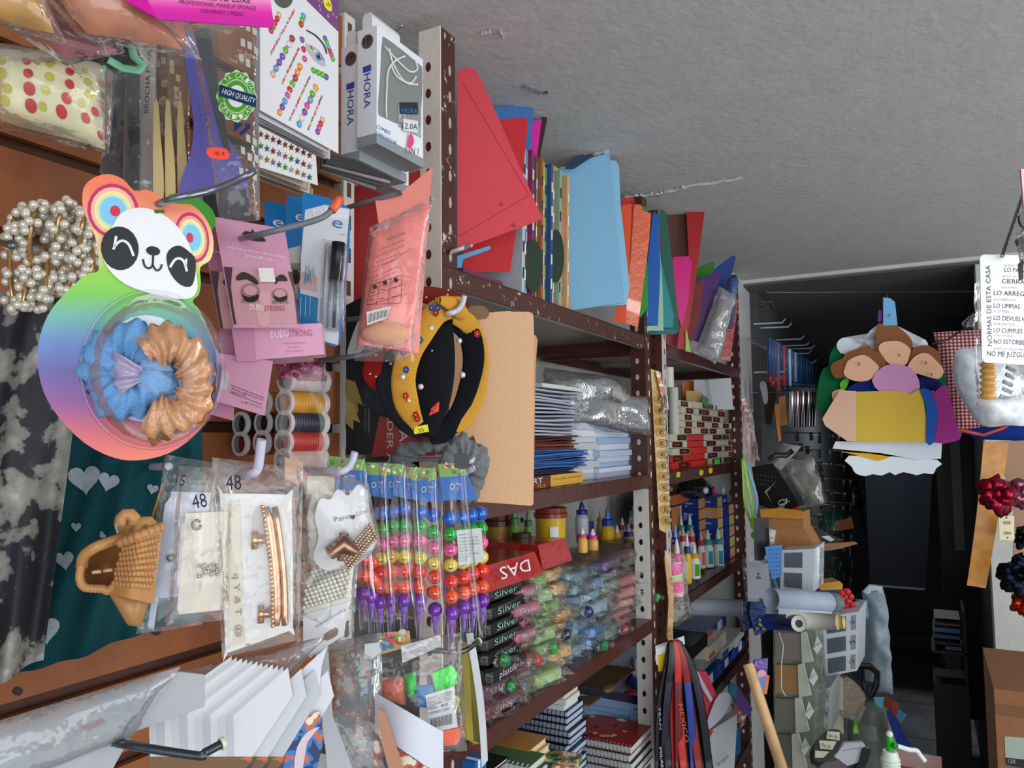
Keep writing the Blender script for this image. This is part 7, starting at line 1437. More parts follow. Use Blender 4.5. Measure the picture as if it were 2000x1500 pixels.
# ================= passage clutter =================
def fcard(lab,name,cat,q,d,c,kind='gloss',a=65,th=.003,e=None,group=None,sub=None):
    pl=Pl(sum(p[0] for p in q)/len(q),sum(p[1] for p in q)/len(q),d,a); k=card(pl,q,(kind,c),th); pr=[('body',k)]
    if e: t=MB(); e(t,pl); pr.append(('detail',t)); return thing(name,lab,cat,pr,group)
    return thing(name,lab,cat,k,group)
XW=-.68
# wall hooks on the passage wall, with hung pens
def peg(p): return ('peg',MB().tube([p,Vector((-.563,p.y,p.z+.004))],.0016,('metal','#80848a'),6))
hk=[(1528,630,'topmost'),(1540,638,'second from top'),(1565,662,'third from top'),(1575,674,'fourth from top'),(1586,680,'fifth from top'),(1580,690,'sixth from top'),(1590,708,'lowest on the right'),(1530,726,'lower left, above the silver pens')]
for x,y,l in hk:
    p1=PX(x,y,-.455); p0=Vector((-.56,p1.y,p1.z+.003)); k=MB(); k.tube([p0,p1,p1+Vector((.012,0,.014))],.0035,('plastic','#a0a8b0'),8); thing('peg_hook','pale wall hook in the passage, '+l,'hook',k,'peg hooks on the passage wall')
for i in range(16):
    x=1502+i*5.6; y=660+i*3.2; h=[75,80,70,85,60,78,66,72,60,58,55,52,50,46,44,40][i]; X=-.47
    c=['#2c5898','#6c4c5c','#2868a8','#8a6878','#1c5088','#c84828','#205898','#c0ccd8','#2c609c','#9cb0c8','#24507c','#2c5888','#1c4878','#305c88','#284c74','#20446c'][i]
    k=MB(); a=PX(x,y,X); b=PX(x+1,y+h,X); k.tube([a,b],.0075,('plastic',c),8); cp=MB(); cp.tube([b,b-Vector((0,0,.02))],.008,('plastic','#a83038' if i<5 else '#14345c'),8)
    thing('pen',('blue' if i not in (1,3,5,7,9) else ['','mauve','','mauve','','orange-tipped blue','','white','','pale'][i])+' pen in the row hung on the passage wall, '+['first','second','third','fourth','fifth','sixth','seventh','eighth','ninth','tenth','eleventh','twelfth','thirteenth','fourteenth','fifteenth','last'][i]+' from the pier','pen',[('barrel',k),('cap',cp),peg(a)],'pens hung on the passage wall')
k=MB()
for i in range(9):
    x=1546+i*5.4; a=PX(x,766,-.42); b=PX(x-1,832,-.42); k=MB(); k.tube([a,b],.0085,('metal',['#d8dce0','#8a6878','#e0e4e8','#5c4048','#d8dce0','#202020','#c8ccd0','#484048','#303438'][i]),8)
    thing('silver_pen',['silver','dusty pink','bright silver','dark plum','silver','black','pale silver','grey','charcoal'][i]+' shiny tube in the short row below the pens, '+['first','second','third','fourth','fifth','sixth','seventh','eighth','last'][i]+' from the left','tube',[('tube_body',k),peg(a)],'shiny tubes on the passage wall')
fcard('orange-handled scissors hanging against the pier','scissors','scissors',[(1512,790),(1520,788),(1526,860),(1520,864)],2.9,'#c06820')
fcard('amber pack right of the orange scissors','amber_pack','pack',[(1522,775),(1534,772),(1538,830),(1518,832)],3.0,'#9a6414')
fcard('dark brown brush head hanging by the pier','dust_brush','brush',[(1494,745),(1508,735),(1516,775),(1506,830),(1496,828)],2.9,'#2c2018',kind='fur')
fcard('black slate panel leaning on the pier','slate_sheet','sheet',[(1487,840),(1520,838),(1522,890),(1487,900)],2.9,'#202424')
fcard('grey cutter hanging on the pier','hanging_cutter','cutter',sm([(1484,748),(1496,746),(1500,780),(1494,790),(1488,770)],2),2.82,'#8c8c90')
k=MB(); k.tube([PX(1490,600,-.56),PX(1490,590,-.50),PX(1510,590,-.46),PX(1514,604,-.45)],.002,('metal','#9a9ea0'),6); thing('wall_hook','bare wire hook high on the white pier','hook',k)
k=MB(); k.tube([PX(1485,715,-.585),PX(1484,748,-.585)],.0015,('metal','#707478'),6); k.tube([PX(1470,830,-.56),PX(1482,815,-.54),PX(1500,826,-.53),PX(1500,835,-.53)],.0018,('metal','#80848a'),6); thing('wall_hook','bent wire hooks midway down the white pier','hook',k)
# dark hanging merchandise: rows of small glossy packs on the passage wall
rr=random.Random(21); n=0
for r_ in range(11):
    for c_ in range(7):
        x=1560+c_*21+rr.uniform(-6,6); y=850+r_*27+rr.uniform(-6,6)+c_*2
        if x>1692 or y>1140 or (x<1600 and y>960): continue
        w_,h_=rr.uniform(8,15),rr.uniform(14,24); X=-.45+.02*(c_%3); cc=rr.choice(['#101216','#1a1e26','#16181c','#242c38','#2c2428','#1c2c38','#101010','#3c4450','#20282c']+(['#2c5c4c','#244c6c'] if r_>6 else ['#1c1c24']))
        p=PX(x,y,X); s=DX(x,X)/F; k=MB(); k.box(p.x-.004,p.x+.004,p.y-w_*s*1.2,p.y+w_*s*1.2,p.z-h_*s/2,p.z+h_*s/2,('wrap',cc)); 
        e=MB(); e.box(p.x+.0042,p.x+.0048,p.y-w_*s*.8,p.y+w_*s*.2,p.z+h_*s*.1,p.z+h_*s*.3,('gloss',rr.choice(['#8c98a4','#505c6c','#a0a4a8','#3c4450'])))
        thing('hanging_pack','small dark glossy pack on the dim passage wall, '+['top','second','third','fourth','fifth','sixth','seventh','eighth','ninth','tenth','lowest'][r_]+' row, '+['first','second','third','fourth','fifth','sixth','seventh'][c_]+' along','pack',[('pack',k),('print',e),peg(p+Vector((0,0,h_*s*.4)))],'dark packs on the passage wall'); n+=1
for i in range(5):
    x=1612+i*7; k=MB(); k.tube([PX(x,1000,-.44),PX(x+1,1036,-.44)],.012,('plastic',['#2c6c58','#245848','#3c7c60','#2c5c68','#347060'][i]),8); thing('green_marker','dark green tube among the dim packs, '+['leftmost','second','middle','fourth','rightmost'][i],'marker',k,'green tubes in the passage')
fcard('amber wooden piece at the foot of the dim packs','amber_piece','piece',[(1630,1020),(1664,1010),(1668,1032),(1632,1038)],3.3,'#7c4c20')
# grey door-like panel at the end of the passage
q=[(1688,905),(1822,905),(1808,1150),(1700,1142)]
pl=Pl(1750,1000,4.6,88); k=card(pl,q,('gloss','#20242c'),.03); e=card(pl,[(1700,1141),(1806,1149),(1806,1153),(1700,1145)],('gloss','#8c8c90'),.02,off=.002); thing('door_panel','flat dark door panel with pale bottom edge at the end of the passage','panel',[('panel',k),('edge_trim',e,'pale trim')])
# dark wall cabinet on the right side of the passage with grey strip
q=[(1826,880),(1905,858),(1900,1340),(1880,1340),(1826,1140)]
yd=3.6
k=MB(); xl=PY(1836,1000,3.9).x; xr=PY(1898,1000,3.9).x; k.box(xl,xr+.05,3.9,4.6,PY(1860,1400,3.9).z,PY(1860,560,3.9).z,('gloss','#161412')); 
g_=MB(); g_.box(PY(1857,900,3.88).x,PY(1876,900,3.88).x,3.88,3.899,PY(1870,1075,3.88).z,PY(1870,760,3.88).z,('plastic','#5c605e'))
thing('dark_cabinet','tall dark cabinet on the right of the passage with a grey vertical strip','cabinet',[('body',k),('grey_strip',g_,'grey')])
# books on a low dark rack
k=MB(); 
for i,(x0,x1,ya,yb,c,l) in enumerate(((1824,1875,1205,1211,'#8c9090','white thin book, top of the shaded stack'),(1824,1875,1216,1224,'#5c4840','reddish-brown book in the shaded stack'),(1822,1875,1225,1238,'#3c5c78','steel blue book in the shaded stack'),(1822,1875,1238,1250,'#344c64','slate blue book in the shaded stack'),(1824,1876,1252,1262,'#1c2848','dark navy book in the shaded stack'),(1846,1878,1262,1272,'#4c5868','grey-blue book low in the shaded stack'))):
    Y=3.3; a=PY(x0,ya,Y); b=PY(x1,yb,Y); k=MB(); k.box(a.x,b.x,Y,Y+.15,b.z,a.z,('paper',c)); thing('stored_book',l,'book',k,'books on the low rack in the passage')
k=MB(); a=PY(1820,1275,3.29); b=PY(1880,1340,3.29); 
k.box(a.x,b.x+.02,3.29,3.5,0,b.z,('gloss','#141414')); k.box(a.x,b.x+.02,3.29,3.5,PY(1850,1274,3.29).z-.006,PY(1850,1272,3.29).z,('gloss','#1c1c1c')); k.box(b.x+.01,b.x+.02,3.29,3.5,b.z,PY(1850,1190,3.29).z,('gloss','#141414')); thing('low_rack','low black rack carrying the shaded book stack','rack',k)
fcard('grey papers slumped below the shaded books','paper_heap','papers',[(1832,1262),(1878,1285),(1878,1320),(1855,1322),(1850,1300)],3.25,'#6c665c',kind='paper')
# =============== middle ground: counter, boxes, drawers ===============
# voit carton, bags
k=card(Pl(1520,960,2.35,93),[(1468,912),(1508,905),(1530,935),(1556,975),(1560,990),(1520,1000),(1480,985)],('gloss','#1a1818'),.08); e=MB(); pv=Pl(1520,960,2.34,93); ptext(e,pv,'voit',1521,1000,1543,978,12,('gloss','#c0c0c4'),3); e.tube([pv.at(x,y,.001) for x,y in ell(1528,981,8,5,-20,14)],.0016,('gloss','#c0c0c4'),5)
deco(e,pv,[(1493,960),(1516,940),(1498,962),(1508,983)],('gloss','#8c8884'),2); deco(e,pv,[(1544,995),(1560,988),(1560,996),(1550,1000)],('gloss','#b83020'),2)
for i in range(18): deco(e,pv,[(1478+(i%6)*7,925+(i//6)*9+(i%6)),(1481+(i%6)*7,926+(i//6)*9+(i%6)),(1481+(i%6)*7,929+(i//6)*9+(i%6)),(1478+(i%6)*7,928+(i//6)*9+(i%6))],('gloss','#4c4848'),2)
thing('ball_box','black carton lettered voit, tilted on the cardboard box','box',[('carton',k),('print',e)])
k=MB(); pl=Pl(1560,940,2.45,55); Patch(pl,[(1520,905),(1580,885),(1602,985),(1545,995)],.09,.03,9,3,0).skin(k,('haze','#b8b8b0'),16,18); k2=card(pl,sm([(1535,925),(1552,930),(1572,960),(1566,985),(1550,975)],2),('gloss','#a8aca4'),.02); thing('plastic_bundle','heap of crumpled clear plastic bags behind the voit box','bags',[('bag',k),('card_inside',k2)])
k=MB(); pl=Pl(1530,890,2.4,55); k.grid(lambda u,v:pl.at(*bil([(1490,915),(1530,865),(1565,872),(1520,925)],u,v),.05*math.sin(3*u)*math.sin(math.pi*v)),12,10,('gloss','#9a9c9c')); k.grid(lambda u,v:pl.at(*bil([(1490,915),(1530,865),(1565,872),(1520,925)],u,v),.05*math.sin(3*u)*math.sin(math.pi*v)-.004),12,10,('gloss','#808484')); thing('grey_visor','curved grey and black sheet lying above the voit box','sheet',k)
thing('black_strap','black strap across the grey sheet','strap',MB().tube([pl.at(*p,.06) for p in ((1502,898),(1516,888),(1535,890),(1548,880))],.008,('plastic','#141416'),8,flat=(pl.n,.3)))
# cardboard box
k=card(Pl(1540,1030,2.15,93),[(1484,1002),(1568,1000),(1570,1030),(1592,1068),(1540,1072),(1500,1065),(1490,1040)],('cardboard','#a87444'),.10); e=card(Pl(1540,1030,2.14,93),[(1484,995),(1525,992),(1566,998),(1568,1014),(1486,1010)],('cardboard','#c8882c'),.004); e2=card(Pl(1640,1060,2.2,70),[(1570,1072),(1610,1062),(1670,1058),(1676,1062),(1640,1072),(1600,1078)],('cardboard','#8c6444'),.004)
thing('cardboard_box','open brown cardboard box with an orange-tan flap on the white drawers','box',[('carton',k),('flap',e,'orange-tan'),('flap',e2)])
fcard('dark papers and white note on the box flap','dark_papers','papers',[(1570,1040),(1600,1035),(1648,1055),(1610,1068),(1585,1062)],2.25,'#28282a',kind='paper',e=lambda t,pl:deco(t,pl,[(1604,1048),(1618,1046),(1630,1054),(1622,1058)],('paper','#c8ccd0'),2))
# white drawer unit (upper)
def drawers(name,lab,q,d,rows_,a=93,c='#ccd4e0',side=None):
    pl=Pl(sum(p[0] for p in q)/4,sum(p[1] for p in q)/4,d,a); k=card(pl,q,('plastic',c),.16); pr=[('frame',k)]
    for i in range(rows_):
        v0,v1=(i+.14)/rows_,(i+.88)/rows_; e=MB(); deco(e,pl,[bil(q,.12,v0),bil(q,.66,v0),bil(q,.66,v1),bil(q,.12,v1)],('gloss','#3c444c'),2); e.poly([pl.at(*bil(q,.12,v0),.004),pl.at(*bil(q,.66,v0),.004),pl.at(*bil(q,.66,v1),.004),pl.at(*bil(q,.12,v1),.004)],('haze','#8c98a4')); pr.append(('drawer',e,'smoky clear front'))
        if side: s_=MB(); deco(s_,pl,[bil(q,.8,v0),bil(q,.95,v0),bil(q,.95,v1),bil(q,.8,v1)],('paper','#8c9490'),2); t_=bil(q,.82,(v0+v1)/2+.04); u_=bil(q,.93,(v0+v1)/2); ptext(s_,pl,side[i%len(side)],t_[0],t_[1],u_[0],u_[1],8,('paper','#30343c'),4); pr.append(('drawer_label',s_))
    return thing(name,lab,'drawers',pr)
drawers('drawer_unit','white plastic drawer unit under the cardboard box',[(1524,1075),(1590,1072),(1588,1158),(1524,1150)],2.05,2)
fcard('clear tub end beside the upper white drawers','clear_tub','tub',[(1578,1072),(1610,1070),(1608,1130),(1600,1150),(1578,1150)],2.1,'#98a09c',kind='haze')
fcard('bright blue mesh basket behind the badge holders','blue_basket','basket',[(1494,1068),(1528,1064),(1527,1125),(1508,1132),(1500,1100)],1.85,'#1c70b8',kind='plastic',e=lambda t,pl:[deco(t,pl,ell(1502+5*(i%5),1074+8*(i//5),1.3,2.2,0,6),('plastic','#0c3c74'),1.5) for i in range(35)])
fcard('black folder end behind the lime lanyard','black_file','folder',[(1472,1012),(1502,1012),(1503,1062),(1490,1095),(1474,1095)],1.9,'#121214')
fcard('crumpled clear pack right of the black folder','clear_pack','pack',[(1502,1032),(1516,1036),(1512,1062),(1504,1068)],1.88,'#b0b4b8',kind='haze')
k=MB(); pl=Pl(1520,1150,None,50,0,X=-.45); k.tube([pl.at(1508,1125),pl.at(1516,1150),pl.at(1526,1165)],.008,('wrap','#3c98a8'),8); k.tube([pl.at(1518,1150),pl.at(1548,1160)],.005,('metal','#909498'),8); thing('key_chain','tangled teal and silver keyrings beside the badge','keyring',k)
# paper rolls stacked to the right
for q0,q1,r,c,l in (((1506,1170),(1632,1178),.026,'#a8b4c8','bluish-white thick plastic roll with grey end'),((1508,1192),(1628,1194),.020,'#b8c0d0','white roll under the thick one')):
    a=PD(*q0,1.85); b=PD(*q1,1.95); k=MB(); k.tube([a,b],r,('gloss',c),20); t=MB(); t.tube([b-(b-a).normalized()*.03,b+(b-a).normalized()*.002],r*1.01,('gloss','#70787c'),20); thing('paper_roll',l,'roll',[('roll',k),('roll_end',t,'grey')])
for i,(y,c,l) in enumerate(((1141,'#c88c28','top orange pencil box on the pile'),(1146,'#c8a030','yellow flat box second in the pile'),(1151,'#1c3c78','blue flat box at the base of the pile'))):
    fcard(l,'flat_box','box',[(1598+i*3,y),(1640,y-6),(1646,y),(1646,y+5),(1600+i*3,y+7)],2.2,c,th=.06)
for i,(x,y,l) in enumerate(((1652,1165,'upper bright red plastic flower on the lower drawers'),(1655,1182,'middle bright red plastic flower'),(1648,1194,'lower bright red plastic flower'))):
    k=MB(); c=PD(x,y,2.02); 
    for j in range(5): t=j*1.257; k.sph(c+Vector((.011*math.cos(t),0,.013*math.sin(t))),.010,('satin','#c82028'),8,6,(1,.5,1))
    k.sph(c,.006,('satin','#e04848'),8,6); thing('red_flower',l,'flower',k,'red plastic flowers')
# lower white drawer unit
drawers('drawer_unit','lower white drawer tower with handwritten side labels, right of the clear drawers',[(1606,1205),(1676,1195),(1674,1310),(1610,1322)],1.95,3,side=['3 $2','Pq','12'])
# clear drawer column
pl=Pl(1560,1380,1.72,93)
q=[(1510,1232),(1588,1228),(1578,1505),(1512,1505)]
k=card(pl,[(1510,1232),(1592,1230),(1600,1360),(1590,1505),(1512,1505)],('haze','#a0a898'),.10,off=-.012); pr=[('case',k)]
lv_=[(1236,1292,'#787068'),(1298,1358,'#8a6c48'),(1364,1428,'#606458'),(1434,1500,'#58584c')]
for i,(a,b,c) in enumerate(lv_):
    e=card(pl,[(1514,a),(1568-i*6,a+2),(1566-i*6,b-2),(1514,b-4)],('gloss',c),.01); f=card(pl,[(1564-i*6,a),(1574-i*5,a-2),(1588-i*4,b),(1566-i*6,b+4)],('gloss','#a8ac9c'),.01,off=.004); n_=card(pl,[(1596-i*8,a+6),(1606-i*8,a+26),(1596-i*8,a+42),(1588-i*8,a+30)],('paper','#c8ccc4'),.001,off=.012); ptext(n_,Pl(1560,1380,1.70,93),['Pla','CINTA','PAN','HOJ'][i],1591-i*8,a+30,1602-i*8,a+20,5,('paper','#30343c'),2)
    pr+=[('drawer',e,'cloudy drawer, contents showing'),('drawer_front',f),('note',n_)]
thing('drawer_tower','tall cloudy plastic drawer tower with handwritten notes','drawers',pr)
fcard('black cloth or foam strip standing left of the drawer tower','black_strip','strip',[(1488,1240),(1512,1232),(1516,1380),(1512,1505),(1494,1505)],1.78,'#101012',kind='fabric',th=.05,a=93)
k=MB(); pw=Pl(1520,1330,1.68,55); k.tube([pw.at(*p) for p in ((1521,1234),(1530,1262),(1526,1300),(1526,1345),(1535,1360))],.0012,('plastic','#c0c0bc'),6); thing('white_cable','thin white cable hanging in front of the drawer tower','cable',k)
drawers('drawer_tower','narrow second drawer column with side labels, right of the cloudy tower',[(1592,1350),(1622,1342),(1618,1440),(1590,1455)],1.85,3,side=['2/m','B','/'],c='#a8b0b0')
fcard('long cream board standing behind the drawer towers','cream_board','board',[(1616,1322),(1646,1324),(1648,1432),(1640,1440),(1616,1430)],2.0,'#b8b49c',kind='paper',th=.02)
fcard('tan crumpled wrapped goods under the white drawers','wrapped_goods','packet',sm([(1645,1326),(1668,1330),(1690,1358),(1688,1375),(1678,1402),(1648,1396)],2),2.0,'#8c8070',kind='wrap',th=.04)
fcard('clear tray holding the tan wrapped goods','clear_tray','tray',[(1646,1390),(1676,1400),(1688,1378),(1692,1382),(1678,1412),(1646,1400)],1.98,'#b8b8b0',kind='haze',th=.03)
# round sectioned tray with handwriting
pl=Pl(1610,1440,1.6,50,40); k=card(pl,sm([(1590,1462),(1600,1440),(1618,1425),(1640,1426),(1646,1445),(1636,1468),(1612,1488),(1592,1485)],2),('plastic','#2c2c2c'),.02); pr=[('rim',k)]
for i,(qq,t_) in enumerate((([(1616,1428),(1640,1430),(1640,1446),(1614,1442)],'San 5x'),([(1600,1446),(1634,1448),(1626,1464),(1602,1462)],'Pab 1pz'),([(1592,1466),(1620,1468),(1608,1480),(1592,1480)],''))):
    e=card(pl,qq,('paper','#b0ac98'),.002,off=.003); 
    if t_: ptext(e,Pl(1610,1440,1.592,50,40),t_,qq[3][0]+3,qq[3][1]-4,qq[2][0]-4,qq[2][1]-3,7,('paper','#202020'),2)
    pr.append(('lid_section',e))
thing('divided_tray','round dark tray with handwritten cream lid sections','tray',pr)
fcard('white paper wrapped board at the bottom of the frame','white_board','board',[(1630,1478),(1650,1452),(1686,1450),(1692,1460),(1680,1488),(1655,1496)],1.75,'#b8bcc4',kind='paper',th=.01,e=lambda t,pl:pline(t,pl,[(1646,1466),(1686,1460)],1,('paper','#8c6060'),2))
fcard('black handle beside the white board','black_tool','tool',sm([(1686,1465),(1698,1462),(1700,1472),(1688,1500),(1668,1502),(1680,1490)],2),1.74,'#18181a',kind='plastic',th=.01)
fcard('pinkish-grey carton flap at the bottom edge','carton_flap','carton',[(1602,1490),(1640,1484),(1660,1505),(1602,1505)],1.6,'#6c6460',kind='cardboard')
thing('green_tie','lime green tie hanging by the gas cylinder','tie',MB().tube([PD(1670,1408,1.95),PD(1672,1432,1.95)],[.003,.008],('satin','#6cc81c'),8,flat=(Vector((.5,-.85,0)),.3)))
# gas cylinder
b=PD(1706,1520,2.1); k=MB(); r=.064; cx=b; base=Vector((b.x,b.y,.02)); ht=PD(1706,1368,2.1).z-.02
k.lathe(base,(0,0,1),[(r*.9,0),(r,.04),(r,ht-.09),(r*.93,ht-.055),(r*.72,ht-.022),(r*.4,ht-.004),(.012,ht)],('steelpaint','#6c706c'),28)
v=MB(); v.lathe(base+Vector((0,0,ht)),(0,0,1),[(.014,0),(.014,.02),(.022,.025),(.022,.04)],('metal','#5c5c5c'),14)
c_=MB(); top=base+Vector((0,0,ht)); 
thing('gas_cylinder','mottled grey metal gas cylinder standing in the passage','cylinder',[('tank',k),('valve',v)])
pl=Pl(1695,1330,2.05,60); k=MB(); k.tube([pl.at(*p) for p in ((1668,1312),(1678,1300),(1700,1302),(1714,1314),(1712,1340),(1702,1362),(1688,1362))],.009,('plastic','#121214'),8,flat=(pl.n,.6)); k.tube([pl.at(1684,1308),pl.at(1688,1348)],.006,('plastic','#18181a'),8); thing('tool_handle','black D-shaped handle above the gas cylinder','handle tool',k)
# white carrier bag
k=MB(); pl=Pl(1710,1260,2.35,60); Patch(pl,[(1684,1155),(1722,1148),(1742,1355),(1690,1350)],.07,.03,9,5,0).skin(k,('satin','#8c9ca8'),16,24); k2=MB(); k2.tube([pl.at(*p,.01) for p in ((1690,1160),(1700,1148),(1718,1150),(1724,1175))],.012,('satin','#9cacb8'),8,flat=(pl.n,.3)); thing('carrier_bag','pale blue-white plastic carrier bag hanging in the passage','bag',[('bag_body',k),('handle_loop',k2)])
k=MB(); pl=Pl(1685,1185,2.2,60); Patch(pl,[(1672,1170),(1696,1172),(1692,1215),(1676,1210)],.02,.012,40,5,0).skin(k,('wrap','#4c7890'),8,8); thing('chip_bag','small blue striped crumpled packet beside the carrier bag','packet',k)
# coloured folders leaning behind cylinder
for i,(q,c,l) in enumerate((([(1706,1362),(1728,1362),(1722,1385),(1712,1378)],'#4c98b0','turquoise folder corner behind the cylinder'),([(1728,1358),(1742,1364),(1738,1390),(1728,1380)],'#6c2420','dark red folder corner behind the cylinder'),([(1740,1366),(1756,1372),(1752,1400),(1742,1392)],'#8c3028','red-brown folder behind the cylinder'),([(1750,1384),(1762,1388),(1770,1400),(1760,1412),(1746,1396)],'#3c7898','blue-grey folder behind the pump'),([(1762,1390),(1771,1396),(1760,1408),(1754,1402)],'#b09c38','yellow folder corner above the blue one'),([(1732,1388),(1744,1390),(1776,1450),(1780,1486),(1762,1480),(1736,1410)],'#142c84','deep blue folder slanting behind the pump'),([(1735,1400),(1742,1420),(1764,1482),(1756,1482),(1736,1430)],'#9c9c94','grey-white folder edge left of the deep blue one'))):
    fcard(l,'leaning_folder','folder',q,1.95,c,kind='paper',group='folders behind the cylinder')
# pump
b=PD(1740,1505,1.45); k=MB(); g='#1ca428'
s=1.45/F
k.lathe(b,(0,0,1),[(17*s,0),(17*s,22*s),(16*s,26*s),(13*s,38*s)],('plastic','#ccd4cc'),22)
for i in range(3): k.lathe(b+Vector((0,0,(6+7*i)*s)),(0,0,1),[(17*s,0),(18.5*s,2*s),(17*s,4*s)],('plastic','#ccd4cc'),22)
g1=MB(); t0=b+Vector((0,0,36*s)); g1.lathe(t0,(0,0,1),[(7*s,0),(7*s,24*s),(5*s,30*s)],('plastic',g),18); g1.tube([t0+Vector((0,0,12*s)),PD(1750,1456,1.44)],5*s,('plastic',g),14)
kn=MB(); kn.sph(t0+Vector((0,0,33*s)),6.5*s,('plastic','#d8d4c0'),14,10); sp_=MB(); sp_.tube([Vector(q) for q in sm([tuple(PD(*p,1.44)) for p in ((1752,1457),(1775,1464),(1790,1466),(1797,1475),(1806,1486))],4,False)],4.6*s,('plastic','#d4d8d8'),14)
thing('water_pump','white and green hand water pump with a bent white spout','pump',[('base',k),('pump_body',g1,'green'),('knob',kn),('spout',sp_)])
bt=MB(); bt.lathe(Vector((b.x,b.y,b.z-.12)),(0,0,1),[(.06,0),(.06,.08),(.02,.118)],('plastic','#1c3470'),22); thing('water_jug','dark blue water bottle under the pump','jug',bt)
k=MB(); p=PD(1772,1500,1.5); k.box(p.x-.03,p.x+.06,p.y-.03,p.y+.05,p.z-.03,p.z+.014,('gloss','#7c3c1c')); thing('brown_box','brown glossy box corner below the pump spout','box',k)
# ================= hanging foam decoration =================
D=2.0; pl=Pl(1745,790,D,80)
wire=MB(); wire.tube([PY(1497,571,2.9),PY(1905,570,2.9)],.002,('metal','#70747a'),6); thing('hanging_wire','thin wire stretched across the passage mouth','wire',wire)
def foam(q,c,off,lab=None,n=3): return card(pl,sm(q,n) if n>1 else q,('foam',lighter(c,1.12,6)),.004,off=off)
BRN='#7c4c30'; SK='#d8a888'
parts=[('backing',foam([(1632,862),(1840,864),(1838,896),(1795,898),(1720,885),(1626,876)],'#c4ccd8',-.010,n=1),'white'),
('backing',foam([(1642,882),(1700,886),(1740,892),(1725,898),(1715,900),(1700,896),(1660,886)],'#c89c1c',-.014,n=1),'yellow'),
('cloud',foam([(1658,890),(1830,898),(1828,915),(1822,926),(1805,924),(1790,928),(1765,922),(1748,928),(1738,922),(1722,929),(1705,926),(1690,930),(1672,925),(1664,912)],'#ccd4e0',-.018,n=2),'white scalloped'),
('cloud',foam([(1735,628),(1700,645),(1682,672),(1665,690),(1642,690),(1634,672),(1645,660),(1660,662),(1664,678),(1690,668),(1715,690),(1760,640),(1790,690),(1800,665),(1808,664),(1812,676),(1780,655)],'#ccd4e0',-.020,n=2),'white'),
('tree_shape',foam([(1640,668),(1622,690),(1618,715),(1608,720),(1598,750),(1596,790),(1600,805),(1615,800),(1640,780),(1650,740),(1645,700)],'#0c5c34',-.026),'dark green'),
('tree_shape',foam([(1825,725),(1848,735),(1848,752),(1830,760)],'#0c5034',-.022),'dark green'),
('leaf',foam([(1640,750),(1652,738),(1658,745),(1648,765)],'#54b030',-.012),'light green'),
('collar',foam([(1653,764),(1668,750),(1690,741),(1700,742),(1712,752),(1720,766),(1690,768)],'#10286c',-.004,n=2),'navy'),
('collar',foam([(1788,738),(1815,736),(1835,745),(1842,760),(1830,764),(1796,758)],'#0c2058',-.004,n=2),'navy'),
('hand_shape',foam([(1625,768),(1636,761),(1650,762),(1645,785),(1630,788)],SK,-.006),'peach'),
('hair',foam([(1714,636),(1720,632),(1745,634),(1757,640),(1778,660),(1782,680),(1770,710),(1720,708),(1710,680)],BRN,.002),'brown'),
('face',foam([(1716,682),(1722,670),(1740,666),(1760,668),(1778,682),(1776,695),(1770,712),(1745,714),(1728,702)],SK,.006),'peach'),
('hair',foam([(1622,720),(1628,708),(1645,700),(1652,690),(1672,682),(1690,675),(1700,676),(1705,685),(1722,690),(1730,710),(1715,725),(1660,735),(1632,738)],BRN,.006),'brown'),
('face',foam([(1650,720),(1656,705),(1672,696),(1690,694),(1706,705),(1717,718),(1708,732),(1698,742),(1678,745),(1658,740),(1648,730)],SK,.010),'peach'),
('hair',foam([(1783,682),(1795,676),(1810,674),(1820,678),(1836,690),(1842,712),(1835,725),(1790,710),(1775,712)],BRN,.006),'brown'),
('face',foam([(1773,715),(1785,698),(1800,690),(1815,692),(1830,706),(1843,720),(1842,730),(1832,740),(1800,732),(1776,724)],SK,.010),'peach'),
('shirt',foam([(1703,742),(1722,718),(1740,712),(1768,714),(1788,728),(1797,758),(1778,770),(1755,762),(1720,766)],'#c088b4',.012,n=2),'pink'),
('pencil_body',foam([(1672,765),(1720,764),(1755,762),(1778,770),(1796,760),(1804,780),(1810,820),(1810,864),(1672,862)],'#c4a440',.016,n=1),'yellow'),
('pencil_tip',foam([(1640,762),(1672,764),(1672,862),(1654,861),(1612,832),(1606,818),(1612,808)],'#d0a890',.016,n=1),'peach'),
('pencil_band',foam([(1797,760),(1816,762),(1828,785),(1832,815),(1824,864),(1809,864),(1810,815),(1806,785)],'#1c4c9c',.018,n=2),'blue'),
('pencil_eraser',foam([(1816,762),(1826,766),(1838,754),(1858,755),(1874,775),(1880,815),(1878,850),(1866,862),(1824,864),(1832,820),(1828,788)],'#882a74',.018,n=2),'purple'),
('hang_tab',foam([(1725,581),(1738,582),(1748,590),(1753,635),(1725,636)],'#689cc4',.004,n=1),'light blue'),
('hang_tab',foam([(1716,606),(1722,606),(1722,628),(1714,628)],'#6c3c88',-.004,n=1),'violet')]
mk=MB()
for x,y in ((1755,693),(1677,710),(1807,708),(1818,731),(1735,615)): mk.tube([pl.at(x-2,y,.016),pl.at(x+2,y-2,.016),pl.at(x+1,y+4,.016)],.0012,('paper','#6c4438'),5)
st=MB(); st.tube([PY(1731,571,2.9),pl.at(1734,584,0)],.0015,('plastic','#3c3c3c'),5)
thing('foam_decoration','hanging foam decoration of three brown-haired children above a yellow pencil','decoration',[tuple(p) for p in parts]+[('pencil_marks',mk),('string',st)])
